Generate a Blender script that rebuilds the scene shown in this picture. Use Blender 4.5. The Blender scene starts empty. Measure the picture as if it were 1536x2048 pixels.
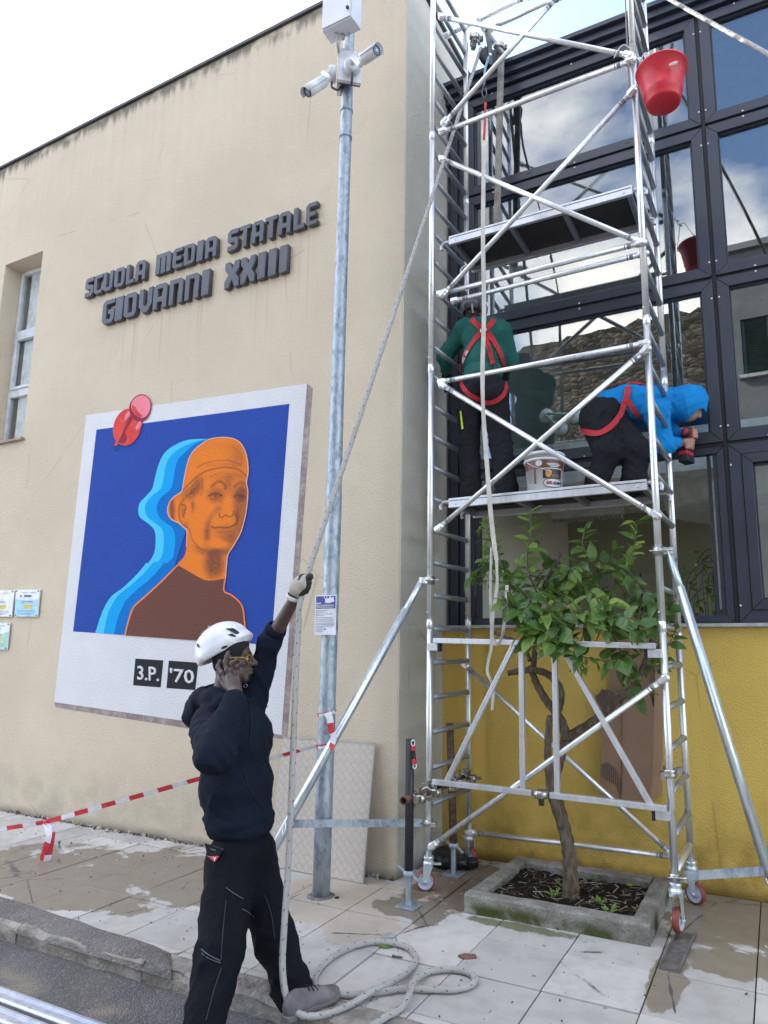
import bpy, math, random
import numpy as np
from mathutils import Vector, Matrix
R_ = math.radians
random.seed(7); rng = np.random.default_rng(7)
SC = bpy.context.scene; COL = SC.collection
# ------------------------------------------------------------------ camera, sky, sun, exposure
FPX, PX, PY, CAMZ = 1364.0, 873.46, 1054.75, 1.67
PITCH, ROLL, YAW = 0.16770, 0.003466, -0.456898
def _cam_axes():
    cy, sy = math.cos(YAW), math.sin(YAW)
    fw = np.array([sy*math.cos(PITCH), cy*math.cos(PITCH), math.sin(PITCH)])
    rt = np.array([cy, -sy, 0.0]); up = np.cross(rt, fw)
    c, s = math.cos(ROLL), math.sin(ROLL)
    return c*rt+s*up, -s*rt+c*up, fw
RT, UP, FW = _cam_axes()
cd = bpy.data.cameras.new("camera"); cam = bpy.data.objects.new("camera", cd); COL.objects.link(cam)
cd.sensor_fit = 'VERTICAL'; cd.sensor_height = 36.0; cd.sensor_width = 27.0
cd.lens = FPX/2048*36.0
cd.shift_x = -(PX-768)/2048; cd.shift_y = (PY-1024)/2048
cd.clip_start = .05; cd.clip_end = 900
m = Matrix.Identity(4)
for i in range(3):
    m[i][0] = RT[i]; m[i][1] = UP[i]; m[i][2] = -FW[i]
m[2][3] = CAMZ
cam.matrix_world = m
SC.camera = cam
SUN_EL, SUN_AZ = R_(38), R_(-66)            # azimuth from +Y towards +X: the sun stands behind the building, to the left
world = bpy.data.worlds.new("World"); SC.world = world; world.use_nodes = True
wn = world.node_tree; wn.nodes.clear()
def _w(t, **k):
    n = wn.nodes.new(t)
    for a, b in k.items(): setattr(n, a, b)
    return n
wo = _w('ShaderNodeOutputWorld'); wb = _w('ShaderNodeBackground'); wb.inputs[1].default_value = .12
sky = _w('ShaderNodeTexSky', sky_type='NISHITA', sun_disc=False, sun_elevation=SUN_EL, sun_rotation=SUN_AZ)
sky.air_density = 1.0; sky.dust_density = 0.7; sky.ozone_density = 2.0
tc = _w('ShaderNodeTexCoord'); sep = _w('ShaderNodeSeparateXYZ')
wn.links.new(tc.outputs['Generated'], sep.inputs[0])
def wmath(op, a, b=None, clamp=False):
    n = _w('ShaderNodeMath', operation=op, use_clamp=clamp)
    for i, v in enumerate((a, b)):
        if v is None: continue
        if isinstance(v, (int, float)): n.inputs[i].default_value = v
        else: wn.links.new(v, n.inputs[i])
    return n.outputs[0]
zz = wmath('ADD', wmath('MAXIMUM', sep.outputs[2], 0.0), .22)
comb = _w('ShaderNodeCombineXYZ')
wn.links.new(wmath('DIVIDE', sep.outputs[0], zz), comb.inputs[0]); wn.links.new(wmath('DIVIDE', sep.outputs[1], zz), comb.inputs[1])
cn = _w('ShaderNodeTexNoise'); cn.inputs['Scale'].default_value = 1.55; cn.inputs['Detail'].default_value = 9; cn.inputs['Roughness'].default_value = .56
cn.inputs['Distortion'].default_value = .25
mp = _w('ShaderNodeMapping'); mp.inputs['Location'].default_value = (8.9, 3.3, 2.0)
wn.links.new(comb.outputs[0], mp.inputs[0]); wn.links.new(mp.outputs[0], cn.inputs['Vector'])
cr = _w('ShaderNodeValToRGB'); cr.color_ramp.elements[0].position = .50; cr.color_ramp.elements[1].position = .66
wn.links.new(cn.outputs[0], cr.inputs[0])
cmix = _w('ShaderNodeMix', data_type='RGBA'); cmix.inputs['B'].default_value = (9.8, 9.0, 8.0, 1)
wn.links.new(wmath('MULTIPLY', cr.outputs[0], .93), cmix.inputs['Factor']); wn.links.new(sky.outputs[0], cmix.inputs['A'])
wn.links.new(cmix.outputs['Result'], wb.inputs[0]); wn.links.new(wb.outputs[0], wo.inputs[0])
sl = bpy.data.lights.new("sun", 'SUN'); sl.energy = 3.0; sl.angle = R_(.5); sl.color = (1, .95, .88)
so = bpy.data.objects.new("sun", sl); COL.objects.link(so)
sd = Vector((math.sin(SUN_AZ)*math.cos(SUN_EL), math.cos(SUN_AZ)*math.cos(SUN_EL), math.sin(SUN_EL)))
so.rotation_euler = sd.to_track_quat('Z', 'Y').to_euler(); so.location = (0, 0, 30)
vs = SC.view_settings
SC.display_settings.display_device = 'sRGB'
vs.view_transform = 'Standard'; vs.look = 'None'; vs.exposure = 2.2; vs.gamma = 1.0; vs.use_curve_mapping = False
SC.cycles.max_bounces = 10; SC.cycles.transparent_max_bounces = 16; SC.cycles.use_denoising = True

# ------------------------------------------------------------------ from photo pixels to places
def ray(px, py):
    return RT*((px-PX)/FPX) - UP*((py-PY)/FPX) + FW
def at(px, py, X=None, Y=None, Z=None):
    d = ray(px, py)
    t = X/d[0] if X is not None else Y/d[1] if Y is not None else (Z-CAMZ)/d[2]
    return Vector((d[0]*t, d[1]*t, CAMZ+d[2]*t))
def on_plane(px, py, p0, n):
    d = ray(px, py); c = np.array([0, 0, CAMZ]); n = np.array(n); p0 = np.array(p0)
    t = np.dot(p0-c, n)/np.dot(d, n)
    return Vector(c+d*t)

# ------------------------------------------------------------------ mesh helpers
def V(*a): return Vector(a[0]) if len(a) == 1 else Vector(a)
def frame(d):
    d = d.normalized(); a = Vector((0, 0, 1)) if abs(d.z) < .9 else Vector((1, 0, 0))
    u = d.cross(a).normalized(); return u, d.cross(u).normalized()
class MB:
    def __init__(s): s.v = []; s.f = []; s.m = []; s.s = []
    def add(s, vs, fs, mi=0, sm=False):
        o = len(s.v); s.v += [tuple(x) for x in vs]
        for f in fs: s.f.append(tuple(i+o for i in f)); s.m.append(mi); s.s.append(sm)
        return s
    def box(s, lo, hi, mi=0):
        (a, b, c), (d, e, f) = lo, hi
        return s.add([(a,b,c),(d,b,c),(d,e,c),(a,e,c),(a,b,f),(d,b,f),(d,e,f),(a,e,f)],
                     [(0,3,2,1),(4,5,6,7),(0,1,5,4),(1,2,6,5),(2,3,7,6),(3,0,4,7)], mi)
    def obox(s, c, ax, h, mi=0):            # oriented box: centre, three axes, half sizes
        c = V(c); ax = [V(a).normalized()*q for a, q in zip(ax, h)]
        vs = [c+ax[0]*i+ax[1]*j+ax[2]*k for k in (-1, 1) for j in (-1, 1) for i in (-1, 1)]
        return s.add(vs, [(0,2,3,1),(4,5,7,6),(0,1,5,4),(1,3,7,5),(3,2,6,7),(2,0,4,6)], mi)
    def bar(s, a, b, w, h, up=(0, 0, 1), mi=0):
        a, b = V(a), V(b); d = (b-a); u = V(up); x = d.cross(u)
        if x.length < 1e-6: x = d.cross(Vector((1, 0, 0)))
        x.normalize(); y = x.cross(d).normalized()
        return s.obox((a+b)/2, (d, x, y), (d.length/2, w/2, h/2), mi)
    def tube(s, pts, r, n=10, mi=0, cap=True, sq=None):
        pts = [V(p) for p in pts]; N = len(pts); rs = r if hasattr(r, '__len__') else [r]*N
        u = None; vs = []
        for i, p in enumerate(pts):
            d = (pts[min(i+1, N-1)]-pts[max(i-1, 0)])
            if d.length < 1e-9: d = Vector((0, 0, 1))
            d.normalize()
            if u is None: u, w = frame(d)
            else:
                u = u-d*u.dot(d); u.normalize(); w = d.cross(u)
            for k in range(n):
                t = 2*math.pi*k/n; vs.append(p+(u*math.cos(t)+w*math.sin(t))*rs[i])
        fs = [(i*n+k, i*n+(k+1) % n, (i+1)*n+(k+1) % n, (i+1)*n+k) for i in range(N-1) for k in range(n)]
        s.add(vs, fs, mi, True)
        if cap:
            o = len(s.v)-len(vs)
            s.f += [tuple(o+k for k in reversed(range(n))), tuple(o+(N-1)*n+k for k in range(n))]; s.m += [mi, mi]; s.s += [False, False]
        return s
    def cyl(s, a, b, r, r2=None, n=14, mi=0, cap=True): return s.tube([a, b], [r, r if r2 is None else r2], n, mi, cap)
    def lathe(s, prof, o, ax=(0, 0, 1), n=28, mi=0):     # profile of (radius, height)
        o = V(o); ax = V(ax).normalized(); u, w = frame(ax); vs = []
        for r, h in prof:
            for k in range(n):
                t = 2*math.pi*k/n; vs.append(o+ax*h+(u*math.cos(t)+w*math.sin(t))*max(r, 1e-4))
        P = len(prof)
        return s.add(vs, [(i*n+k, i*n+(k+1) % n, (i+1)*n+(k+1) % n, (i+1)*n+k) for i in range(P-1) for k in range(n)], mi, True)
    def prism(s, poly, ex, mi=0):           # polygon of 3D points extruded by a vector
        n = len(poly); ex = V(ex); a = [V(p) for p in poly]; vs = a+[p+ex for p in a]
        return s.add(vs, [tuple(range(n)), tuple(reversed(range(n, 2*n)))]+[(i, i+n, (i+1) % n+n, (i+1) % n) for i in range(n)], mi)
    def ball(s, c, r, n=10, mi=0, ax=None):
        r = r if hasattr(r, '__len__') else (r, r, r); c = V(c); vs = []; fs = []
        A = [V(a).normalized() for a in ax] if ax else [V(1, 0, 0), V(0, 1, 0), V(0, 0, 1)]
        for i in range(n+1):
            p = math.pi*i/n
            for k in range(2*n):
                t = math.pi*k/n
                vs.append(c+A[0]*(r[0]*math.sin(p)*math.cos(t))+A[1]*(r[1]*math.sin(p)*math.sin(t))+A[2]*(r[2]*math.cos(p)))
        for i in range(n):
            for k in range(2*n): fs.append((i*2*n+k, (i+1)*2*n+k, (i+1)*2*n+(k+1) % (2*n), i*2*n+(k+1) % (2*n)))
        return s.add(vs, fs, mi, True)
    def mesh(s, name, mats, base=(0, 0, 0)):
        b = V(base); me = bpy.data.meshes.new(name)
        me.from_pydata([(x-b.x, y-b.y, z-b.z) for x, y, z in s.v], [], s.f)
        for q in (mats if isinstance(mats, (list, tuple)) else [mats]): me.materials.append(q)
        me.polygons.foreach_set('material_index', s.m); me.polygons.foreach_set('use_smooth', s.s); me.update()
        return me
    def build(s, name, mats, parent=None, base=None, bevel=0, seg=2, **tags):
        root = parent
        while root is not None and root.parent is not None: root = root.parent
        b = V(base) if base is not None else (root.location.copy() if root else Vector())
        o = bpy.data.objects.new(name, s.mesh(name, mats, b)); COL.objects.link(o)
        if parent is not None: o.parent = parent
        if parent is None or base is not None: o.location = b-(root.location if root else Vector())
        if bevel:
            q = o.modifiers.new('bevel', 'BEVEL'); q.width = bevel; q.segments = seg; q.limit_method = 'ANGLE'; q.angle_limit = R_(40)
        for k, v in tags.items(): o[k] = v
        return o
def thing(name, label, cat, loc=(0, 0, 0), group=None):
    o = bpy.data.objects.new(name, None); COL.objects.link(o); o.location = loc; o.empty_display_size = .1
    o['label'] = label; o['category'] = cat
    if group: o['group'] = group
    return o
def tag(o, label, cat, group=None):
    o['label'] = label; o['category'] = cat
    if group: o['group'] = group
    return o
def struct(o): o['kind'] = 'structure'; return o
def inst(name, me, parent, loc, rot=None, scale=None, **tags):
    o = bpy.data.objects.new(name, me); COL.objects.link(o); o.parent = parent; o.location = loc
    if rot is not None: o.rotation_euler = rot
    if scale is not None: o.scale = scale if hasattr(scale, '__len__') else (scale,)*3
    for k, v in tags.items(): o[k] = v
    return o
def spline(pts, n=8):                       # Catmull-Rom through 3D points
    P = [V(p) for p in pts]; P = [P[0]*2-P[1]]+P+[P[-1]*2-P[-2]]; out = []
    for i in range(1, len(P)-2):
        a, b, c, d = P[i-1:i+3]
        for k in range(n):
            t = k/n; out.append(.5*((2*b)+(c-a)*t+(2*a-5*b+4*c-d)*t*t+(3*b-a-3*c+d)*t**3))
    return out+[P[-2]]
def curve2(pts, n=5, closed=True):          # smooth 2D outline
    N = len(pts); out = []
    for i in range(N if closed else N-1):
        if closed: a, b, c, d = [np.array(pts[(i+q) % N], float) for q in (-1, 0, 1, 2)]
        else:
            a, b, c, d = [np.array(pts[min(max(i+q, 0), N-1)], float) for q in (-1, 0, 1, 2)]
        for k in range(n):
            t = k/n; out.append(tuple(.5*((2*b)+(c-a)*t+(2*a-5*b+4*c-d)*t*t+(3*b-a-3*c+d)*t**3)))
    if not closed: out.append(tuple(pts[-1]))
    return out
def fill_mesh(name, loops, ex, bev=0, text=None, size=1, align='LEFT', res=2):
    """filled 2D outlines (holes allowed) or text, extruded, as a plain mesh in its XY plane"""
    if text is None:
        cu = bpy.data.curves.new(name, 'CURVE'); cu.dimensions = '2D'; cu.fill_mode = 'BOTH'
        for lp in loops:
            sp = cu.splines.new('POLY'); sp.points.add(len(lp)-1); sp.use_cyclic_u = True
            for q, p in zip(sp.points, lp): q.co = (p[0], p[1], 0, 1)
    else:
        cu = bpy.data.curves.new(name, 'FONT'); cu.body = text; cu.size = size; cu.align_x = align; cu.resolution_u = res
    cu.extrude = ex; cu.bevel_depth = bev; cu.bevel_resolution = 1
    o = bpy.data.objects.new(name, cu); COL.objects.link(o)
    me = bpy.data.meshes.new_from_object(o.evaluated_get(bpy.context.evaluated_depsgraph_get()))
    bpy.data.objects.remove(o); bpy.data.curves.remove(cu); me.name = name
    return me

# ------------------------------------------------------------------ materials
class NT:
    def __init__(s, name):
        s.m = bpy.data.materials.new(name); s.m.use_nodes = True; s.t = s.m.node_tree; s.t.nodes.clear()
        s.out = s.n('ShaderNodeOutputMaterial'); s.b = s.n('ShaderNodeBsdfPrincipled'); s.l(s.b.outputs[0], s.out.inputs[0])
        s.pos = s.n('ShaderNodeNewGeometry').outputs['Position']; s.obj = s.n('ShaderNodeTexCoord').outputs['Object']
    def n(s, t, **k):
        q = s.t.nodes.new(t)
        for a, b in k.items(): setattr(q, a, b)
        return q
    def l(s, a, b): s.t.links.new(a, b)
    def set(s, sock, v):
        if isinstance(v, bpy.types.NodeSocket): s.l(v, sock)
        elif isinstance(v, (tuple, list)) and len(v) == 3 and sock.type == 'RGBA': sock.default_value = (*v, 1)
        else: sock.default_value = v
    def math(s, op, a, b=None, c=None, clamp=False):
        q = s.n('ShaderNodeMath', operation=op, use_clamp=clamp)
        for i, v in enumerate((a, b, c)):
            if v is not None: s.set(q.inputs[i], v)
        return q.outputs[0]
    def map(s, vec, scale=(1, 1, 1), loc=(0, 0, 0), rot=(0, 0, 0)):
        q = s.n('ShaderNodeMapping'); s.l(vec, q.inputs[0]); q.inputs['Scale'].default_value = scale; q.inputs['Location'].default_value = loc
        q.inputs['Rotation'].default_value = rot; return q.outputs[0]
    def noise(s, vec, scale, detail=4, rough=.55, dist=0):
        q = s.n('ShaderNodeTexNoise'); s.l(vec, q.inputs['Vector'])
        for k, v in (('Scale', scale), ('Detail', detail), ('Roughness', rough), ('Distortion', dist)): q.inputs[k].default_value = v
        return q.outputs[0]
    def vor(s, vec, scale, feature='F1', out='Distance'):
        q = s.n('ShaderNodeTexVoronoi', feature=feature); s.l(vec, q.inputs['Vector']); q.inputs['Scale'].default_value = scale; return q.outputs[out]
    def step(s, v, lo, hi):
        q = s.n('ShaderNodeMapRange'); s.set(q.inputs[0], v); q.inputs[1].default_value = lo; q.inputs[2].default_value = hi; q.interpolation_type = 'SMOOTHSTEP'
        return q.outputs[0]
    def mix(s, f, a, b, mode='MIX'):
        q = s.n('ShaderNodeMix', data_type='RGBA', blend_type=mode)
        s.set(q.inputs['Factor'], f); s.set(q.inputs['A'], a); s.set(q.inputs['B'], b); return q.outputs['Result']
    def sep(s, v):
        q = s.n('ShaderNodeSeparateXYZ'); s.l(v, q.inputs[0]); return q.outputs
    def rnd(s): return s.n('ShaderNodeObjectInfo').outputs['Random']
    def bump(s, h, strength=.3, dist=.01):
        q = s.n('ShaderNodeBump'); q.inputs['Strength'].default_value = strength; q.inputs['Distance'].default_value = dist; s.l(h, q.inputs['Height'])
        s.l(q.outputs[0], s.b.inputs['Normal']); return q
    def p(s, **k):
        for a, v in k.items(): s.set(s.b.inputs[{'col': 'Base Color', 'rough': 'Roughness', 'metal': 'Metallic', 'spec': 'Specular IOR Level', 'coat': 'Coat Weight', 'trans': 'Transmission Weight', 'sheen': 'Sheen Weight'}[a]], v)
        return s
def mul(c, k): return tuple(min(1, x*k) for x in c)
def simple(name, col, rough=.55, metal=0, var=.15, vscale=9, bump=0, bscale=120, bd=.002, spec=.5, rvar=.1, **k):
    q = NT(name); nz = q.noise(q.obj, vscale, 5)
    q.p(col=q.mix(q.step(nz, .3, .7), mul(col, 1-var), mul(col, 1+var)), rough=q.math('ADD', rough-rvar/2, q.math('MULTIPLY', nz, rvar)), metal=metal, spec=spec, **k)
    if bump: q.bump(q.noise(q.obj, bscale, 3), bump, bd)
    return q.m
def cloth(name, col, rough=.9, var=.2):
    q = NT(name); w = q.noise(q.obj, 420, 2); big = q.noise(q.obj, 6, 5)
    q.p(col=q.mix(big, mul(col, 1-var), mul(col, 1+var)), rough=rough, spec=.15)
    q.bump(q.math('ADD', q.math('MULTIPLY', w, .35), q.noise(q.obj, 26, 4, .6, .6)), .35, .006); return q.m
# ------------------------------------------------------------------ materials of the setting
WALLY = 4.55; WX = -2.545
def wall_top(x): return 7.684+.02*(x+3.55)
def stucco(name, col, stains=True, dirt=(.3, .27, .22), rough=.95, grime=.5):
    q = NT(name); x, y, z = q.sep(q.pos)
    big = q.noise(q.pos, .8, 6, .6); mid = q.noise(q.pos, 5, 6, .6); fine = q.noise(q.pos, 130, 3, .6)
    c = q.mix(q.step(big, .3, .72), mul(col, .94), mul(col, 1.04))
    c = q.mix(q.math('MULTIPLY', q.step(mid, .42, .8), .16), c, mul(col, .8))
    c = q.mix(q.math('MULTIPLY', q.step(fine, .45, .75), .22), c, mul(col, .62))
    streak = q.noise(q.map(q.pos, (14, 14, .35)), 1, 5, .6)
    if stains:
        top = q.math('SUBTRACT', q.math('ADD', 7.684+.02*3.55, q.math('MULTIPLY', x, .02)), z)
        k = q.math('MULTIPLY', q.step(q.math('ADD', top, q.math('MULTIPLY', q.math('SUBTRACT', .5, streak), .45)), .17, 0.03), q.step(mid, .3, .55))
        c = q.mix(q.math('MULTIPLY', k, .7), c, (.06, .058, .06))
        k2 = q.math('MULTIPLY', q.step(top, 1.8, .05), q.step(streak, .42, .72))
        c = q.mix(q.math('MULTIPLY', k2, .13), c, mul(col, .55))
        # rust streaks that run down from the letters of the sign
        s2 = q.noise(q.map(q.pos, (26, 26, .25), (3.1, 0, .7)), 1, 3, .5)
        inx = q.math('MULTIPLY', q.step(x, -6.55, -6.3), q.step(x, -3.35, -3.55))
        inz = q.math('MULTIPLY', q.step(z, 4.1, 4.95), q.step(z, 5.42, 5.3))
        c = q.mix(q.math('MULTIPLY', q.math('MULTIPLY', inx, inz), q.math('MULTIPLY', q.step(s2, .55, .72), .34)), c, (.33, .19, .11))
    base = q.math('MULTIPLY', q.step(z, .75, 0.02), q.step(q.math('ADD', q.math('MULTIPLY', mid, .6), q.math('MULTIPLY', big, .5)), .38, .7))
    c = q.mix(q.math('MULTIPLY', base, grime), c, dirt)
    low = q.math('MULTIPLY', q.step(q.math('ADD', z, q.math('MULTIPLY', mid, .16)), .17, .06), .75)
    c = q.mix(low, c, mul(dirt, .5))
    # hairline cracks
    cr = q.vor(q.map(q.pos, (.55, .55, .42)), 1, 'DISTANCE_TO_EDGE')
    q2 = q.math('MULTIPLY', q.step(cr, .004, .001), q.step(q.noise(q.pos, 1.3, 2), .52, .6))
    c = q.mix(q.math('MULTIPLY', q2, .35), c, mul(col, .4))
    q.p(col=c, rough=rough, spec=.15)
    g = q.n('ShaderNodeTexVoronoi'); q.l(q.pos, g.inputs['Vector']); g.inputs['Scale'].default_value = 75
    q.bump(q.math('ADD', q.math('MULTIPLY', g.outputs['Distance'], .6), fine), .75, .008)
    return q.m
M_CREAM = stucco('cream_render', (.65, .552, .422))
M_GREY = stucco('grey_render', (.60, .565, .485), False, (.2, .2, .18), grime=.7)
M_YEL = stucco('yellow_render', (.73, .505, .13), False, (.26, .155, .04), grime=1.0)
M_FRAME = simple('anthracite_aluminium', (.027, .033, .052), .42, .0, .12, 3, 0, spec=.6)
M_GASKET = simple('black_rubber', (.012, .012, .014), .6)
M_DARKM = simple('dark_metal_coping', (.06, .06, .065), .5, .3)
M_SILL = simple('pale_stone_sill', (.42, .42, .41), .6, 0, .2, 14, .2)
M_BROWNST = simple('brown_stone', (.34, .25, .18), .7, 0, .25, 12, .3)
M_WHITEF = simple('white_window_frame', (.62, .63, .66), .45)
M_CURTAIN = simple('white_curtain', (.80, .80, .82), .9)
M_INT = simple('interior_wall', (.36, .34, .265), .9, 0, .06, 2)
M_INTW = simple('interior_white', (.74, .75, .74), .8)
M_INTD = simple('interior_dark', (.06, .055, .05), .9)
def glass(name, tint=(.80, .86, .88), lo=.15, hi=.85):
    q = NT(name); q.t.nodes.remove(q.b)
    t = q.n('ShaderNodeBsdfTransparent'); q.set(t.inputs[0], tint); g = q.n('ShaderNodeBsdfGlossy'); g.inputs['Roughness'].default_value = 0; g.inputs[0].default_value = (.96, .98, 1, 1)
    lw = q.n('ShaderNodeLayerWeight'); lw.inputs[0].default_value = .5
    f = q.math('ADD', q.math('MULTIPLY', q.math('POWER', lw.outputs['Facing'], 4.0), hi), lo, clamp=True)
    nz = q.noise(q.pos, 1.1, 2); bp = q.n('ShaderNodeBump'); bp.inputs['Strength'].default_value = .012; bp.inputs['Distance'].default_value = .02
    q.l(nz, bp.inputs['Height']); q.l(bp.outputs[0], g.inputs['Normal'])
    ms = q.n('ShaderNodeMixShader'); q.l(f, ms.inputs[0]); q.l(t.outputs[0], ms.inputs[1]); q.l(g.outputs[0], ms.inputs[2]); q.l(ms.outputs[0], q.out.inputs[0])
    return q.m
M_GLASS = glass('coated_window_glass')
M_GLASS2 = glass('clear_window_glass', (.93, .95, .95), .05)

# wet patches, sandy dirt and dry grey on the pavement: one shared material
def paving():
    q = NT('paving_concrete'); x, y, z = q.sep(q.pos); r = q.rnd()
    n1 = q.noise(q.pos, 2.6, 8, .62, .4); n2 = q.noise(q.pos, 9, 6, .6); fine = q.noise(q.pos, 240, 3, .6)
    def blob(cx, cy, rx, ry):
        a = q.math('MULTIPLY', q.math('SUBTRACT', x, cx), 1/rx); b = q.math('MULTIPLY', q.math('SUBTRACT', y, cy), 1/ry)
        return q.math('SUBTRACT', 1, q.math('SQRT', q.math('ADD', q.math('MULTIPLY', a, a), q.math('MULTIPLY', b, b))))
    def union(bs):
        v = bs[0]
        for b in bs[1:]: v = q.math('MAXIMUM', v, b)
        return v
    c = q.mix(r, (.44, .425, .395), (.575, .55, .51))
    c = q.mix(q.math('MULTIPLY', q.step(n2, .4, .75), .35), c, (.36, .36, .35))
    c = q.mix(q.math('MULTIPLY', q.step(fine, .5, .72), .25), c, (.27, .27, .27))
    sp = q.vor(q.map(q.pos, (1, 1, 1), (.3, .1, 0)), 5.5)
    c = q.mix(q.math('MULTIPLY', q.step(sp, .075, .06), .7), c, (.16, .16, .16))
    sand = q.step(q.math('ADD', union([blob(-2.75, 4.0, .75, .55), blob(-2.1, 4.55, .5, .6), blob(-2.45, 3.9, .42, .42)]), q.math('MULTIPLY', q.math('SUBTRACT', n1, .5), 1.7)), .16, .24)
    c = q.mix(q.math('MULTIPLY', sand, .85), c, q.mix(n2, (.40, .325, .25), (.53, .455, .37)))
    rust = q.step(q.math('ADD', union([blob(-2.0, 4.55, .42, .5), blob(-2.15, 4.9, .4, .5), blob(-2.3, 4.45, .16, .3)]), q.math('MULTIPLY', q.math('SUBTRACT', n2, .5), 1.5)), .15, .5)
    c = q.mix(q.math('MULTIPLY', rust, .88), c, q.mix(n2, (.06, .045, .032), (.2, .135, .08)))
    wet = q.step(q.math('ADD', union([blob(-5.0, 3.55, .95, .48), blob(-4.25, 3.95, 1.1, .46), blob(-4.3, 3.35, .7, .33), blob(-6.7, 3.6, .9, .35), blob(-2.2, 4.12, .3, .2), blob(-.25, 4.85, .55, .65), blob(-.2, 4.25, .5, .22), blob(-.62, 4.0, .1, .45), blob(-3.6, 3.75, .5, .3)]),
               q.math('MULTIPLY', q.math('SUBTRACT', n1, .5), 2.3)), .11, .20)
    c = q.mix(q.math('MULTIPLY', q.step(q.math('ADD', n1, q.math('MULTIPLY', n2, .3)), .58, .8), .35), c, (.27, .25, .22))
    c = q.mix(q.math('MULTIPLY', wet, .92), c, q.mix(n2, (.15, .125, .092), (.285, .245, .185)))
    moss = q.step(q.math('ADD', blob(-1.5, 4.18, .5, .07), q.math('MULTIPLY', q.math('SUBTRACT', n2, .5), 1.4)), .1, .4)
    c = q.mix(q.math('MULTIPLY', moss, .8), c, (.1, .115, .035))
    cr = q.vor(q.map(q.pos, (1.1, .9, 1), (.4, .2, 0)), 1.0, 'DISTANCE_TO_EDGE')
    crack = q.math('MULTIPLY', q.step(q.math('ADD', cr, q.math('MULTIPLY', q.math('SUBTRACT', n2, .5), .02)), .006, .002), q.step(n1, .5, .58))
    c = q.mix(crack, c, (.09, .085, .08))
    q.p(col=c, rough=q.math('SUBTRACT', .85, q.math('MULTIPLY', wet, .42)), spec=q.math('ADD', .3, q.math('MULTIPLY', wet, .25)))
    q.bump(q.math('SUBTRACT', q.math('ADD', q.math('MULTIPLY', n2, .5), q.math('MULTIPLY', fine, .25)), q.math('ADD', q.math('MULTIPLY', crack, 1.0), q.math('MULTIPLY', wet, .15))), .25, .006)
    return q.m
M_PAVE = paving()
def asphalt(name, a, b, patch=True):
    q = NT(name); v = q.vor(q.pos, 95, 'F1', 'Distance'); cv = q.vor(q.pos, 95, 'F1', 'Color'); n = q.noise(q.pos, 1.7, 6); f = q.noise(q.pos, 60, 4, .7)
    c = q.mix(q.step(n, .35, .7), a, b); c = q.mix(q.math('MULTIPLY', q.step(q.sep(cv)[0], .7, 1), .4), c, mul(b, 1.9))
    c = q.mix(q.math('MULTIPLY', q.step(f, .5, .7), .4), c, mul(a, .45))
    if patch:
        x, y, z = q.sep(q.pos)
        sandy = q.math('MULTIPLY', q.step(q.math('ABSOLUTE', q.math('SUBTRACT', y, 2.55)), .12, .0), q.step(q.noise(q.pos, 3.2, 5), .46, .62))
        c = q.mix(q.math('MULTIPLY', sandy, .7), c, (.34, .29, .22))
    q.p(col=c, rough=.9, spec=.3); q.bump(q.math('SUBTRACT', f, v), 1.0, .009); return q.m
M_ROAD = asphalt('road_asphalt', (.125, .12, .12), (.185, .178, .172))
M_PATCH = asphalt('asphalt_patch', (.165, .155, .145), (.24, .225, .21), False)
M_KERB = simple('kerb_concrete', (.30, .275, .24), .92, 0, .4, 7, 1.0, 45, .015)
M_JOINT = simple('joint_dirt', (.045, .04, .034), .95)

# ------------------------------------------------------------------ ground
g = MB(); N = 12
for (x0, x1) in ((-150, -30), (-30, -12), (-12, 6), (6, 30), (30, 150)):
    for (y0, y1) in ((-150, -30), (-30, -4), (-4, 3.1), (3.1, 30), (30, 150)): g.add([(x0,y0,-.09),(x1,y0,-.09),(x1,y1,-.09),(x0,y1,-.09)], [(0,1,2,3)])
struct(g.build('road', M_ROAD))
pav = struct(MB().box((-14, 2.99, -.085), (6, 5.31, -.012)).build('pavement', M_JOINT))
def clip(poly, a, b, c):                    # keep a*x+b*y<=c
    out = []
    for i, p in enumerate(poly):
        q = poly[(i+1) % len(poly)]; dp = a*p[0]+b*p[1]-c; dq = a*q[0]+b*q[1]-c
        if dp <= 0: out.append(p)
        if dp*dq < 0: t = dp/(dp-dq); out.append((p[0]+(q[0]-p[0])*t, p[1]+(q[1]-p[1])*t))
    return out
def rowY(x, k): return 3.485+.0085*(x+3.6)+.445*k
for i in range(-14, 6):
    for k in range(-2, 5):
        j = .0035
        x0, x1 = -2.092+.4705*i+j, -2.092+.4705*(i+1)-j
        p = [(x0, rowY(x0, k)+j), (x1, rowY(x1, k)+j), (x1, rowY(x1, k+1)-j), (x0, rowY(x0, k+1)-j)]
        p = clip(p, 0, -1, -3.0)
        lim = WALLY-.012 if (x0+x1)/2 < WX else 5.27
        p = clip(p, 0, 1, lim)
        if len(p) < 3: continue
        if (x0 < WX < x1) and p[-1][1] > WALLY: p = clip(p, -1, 0, -(WX+.01)) if k > 2 else p
        dz = rng.normal(0, .0016); tx, ty = rng.normal(0, .002, 2); cx, cy = sum(a[0] for a in p)/len(p), sum(a[1] for a in p)/len(p)
        mb = MB(); top = [(a, b, dz+tx*(a-cx)+ty*(b-cy)) for a, b in p]
        mb.prism([(a, b, c-.04) for a, b, c in top], (0, 0, .04))
        mb.build('paving_tile', M_PAVE, pav, bevel=.002, seg=1)
kerb = struct(MB().box((-14, 2.86, -.4), (6, 2.985, -.02)).build('kerb', M_KERB))
x = -12.2
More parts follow.
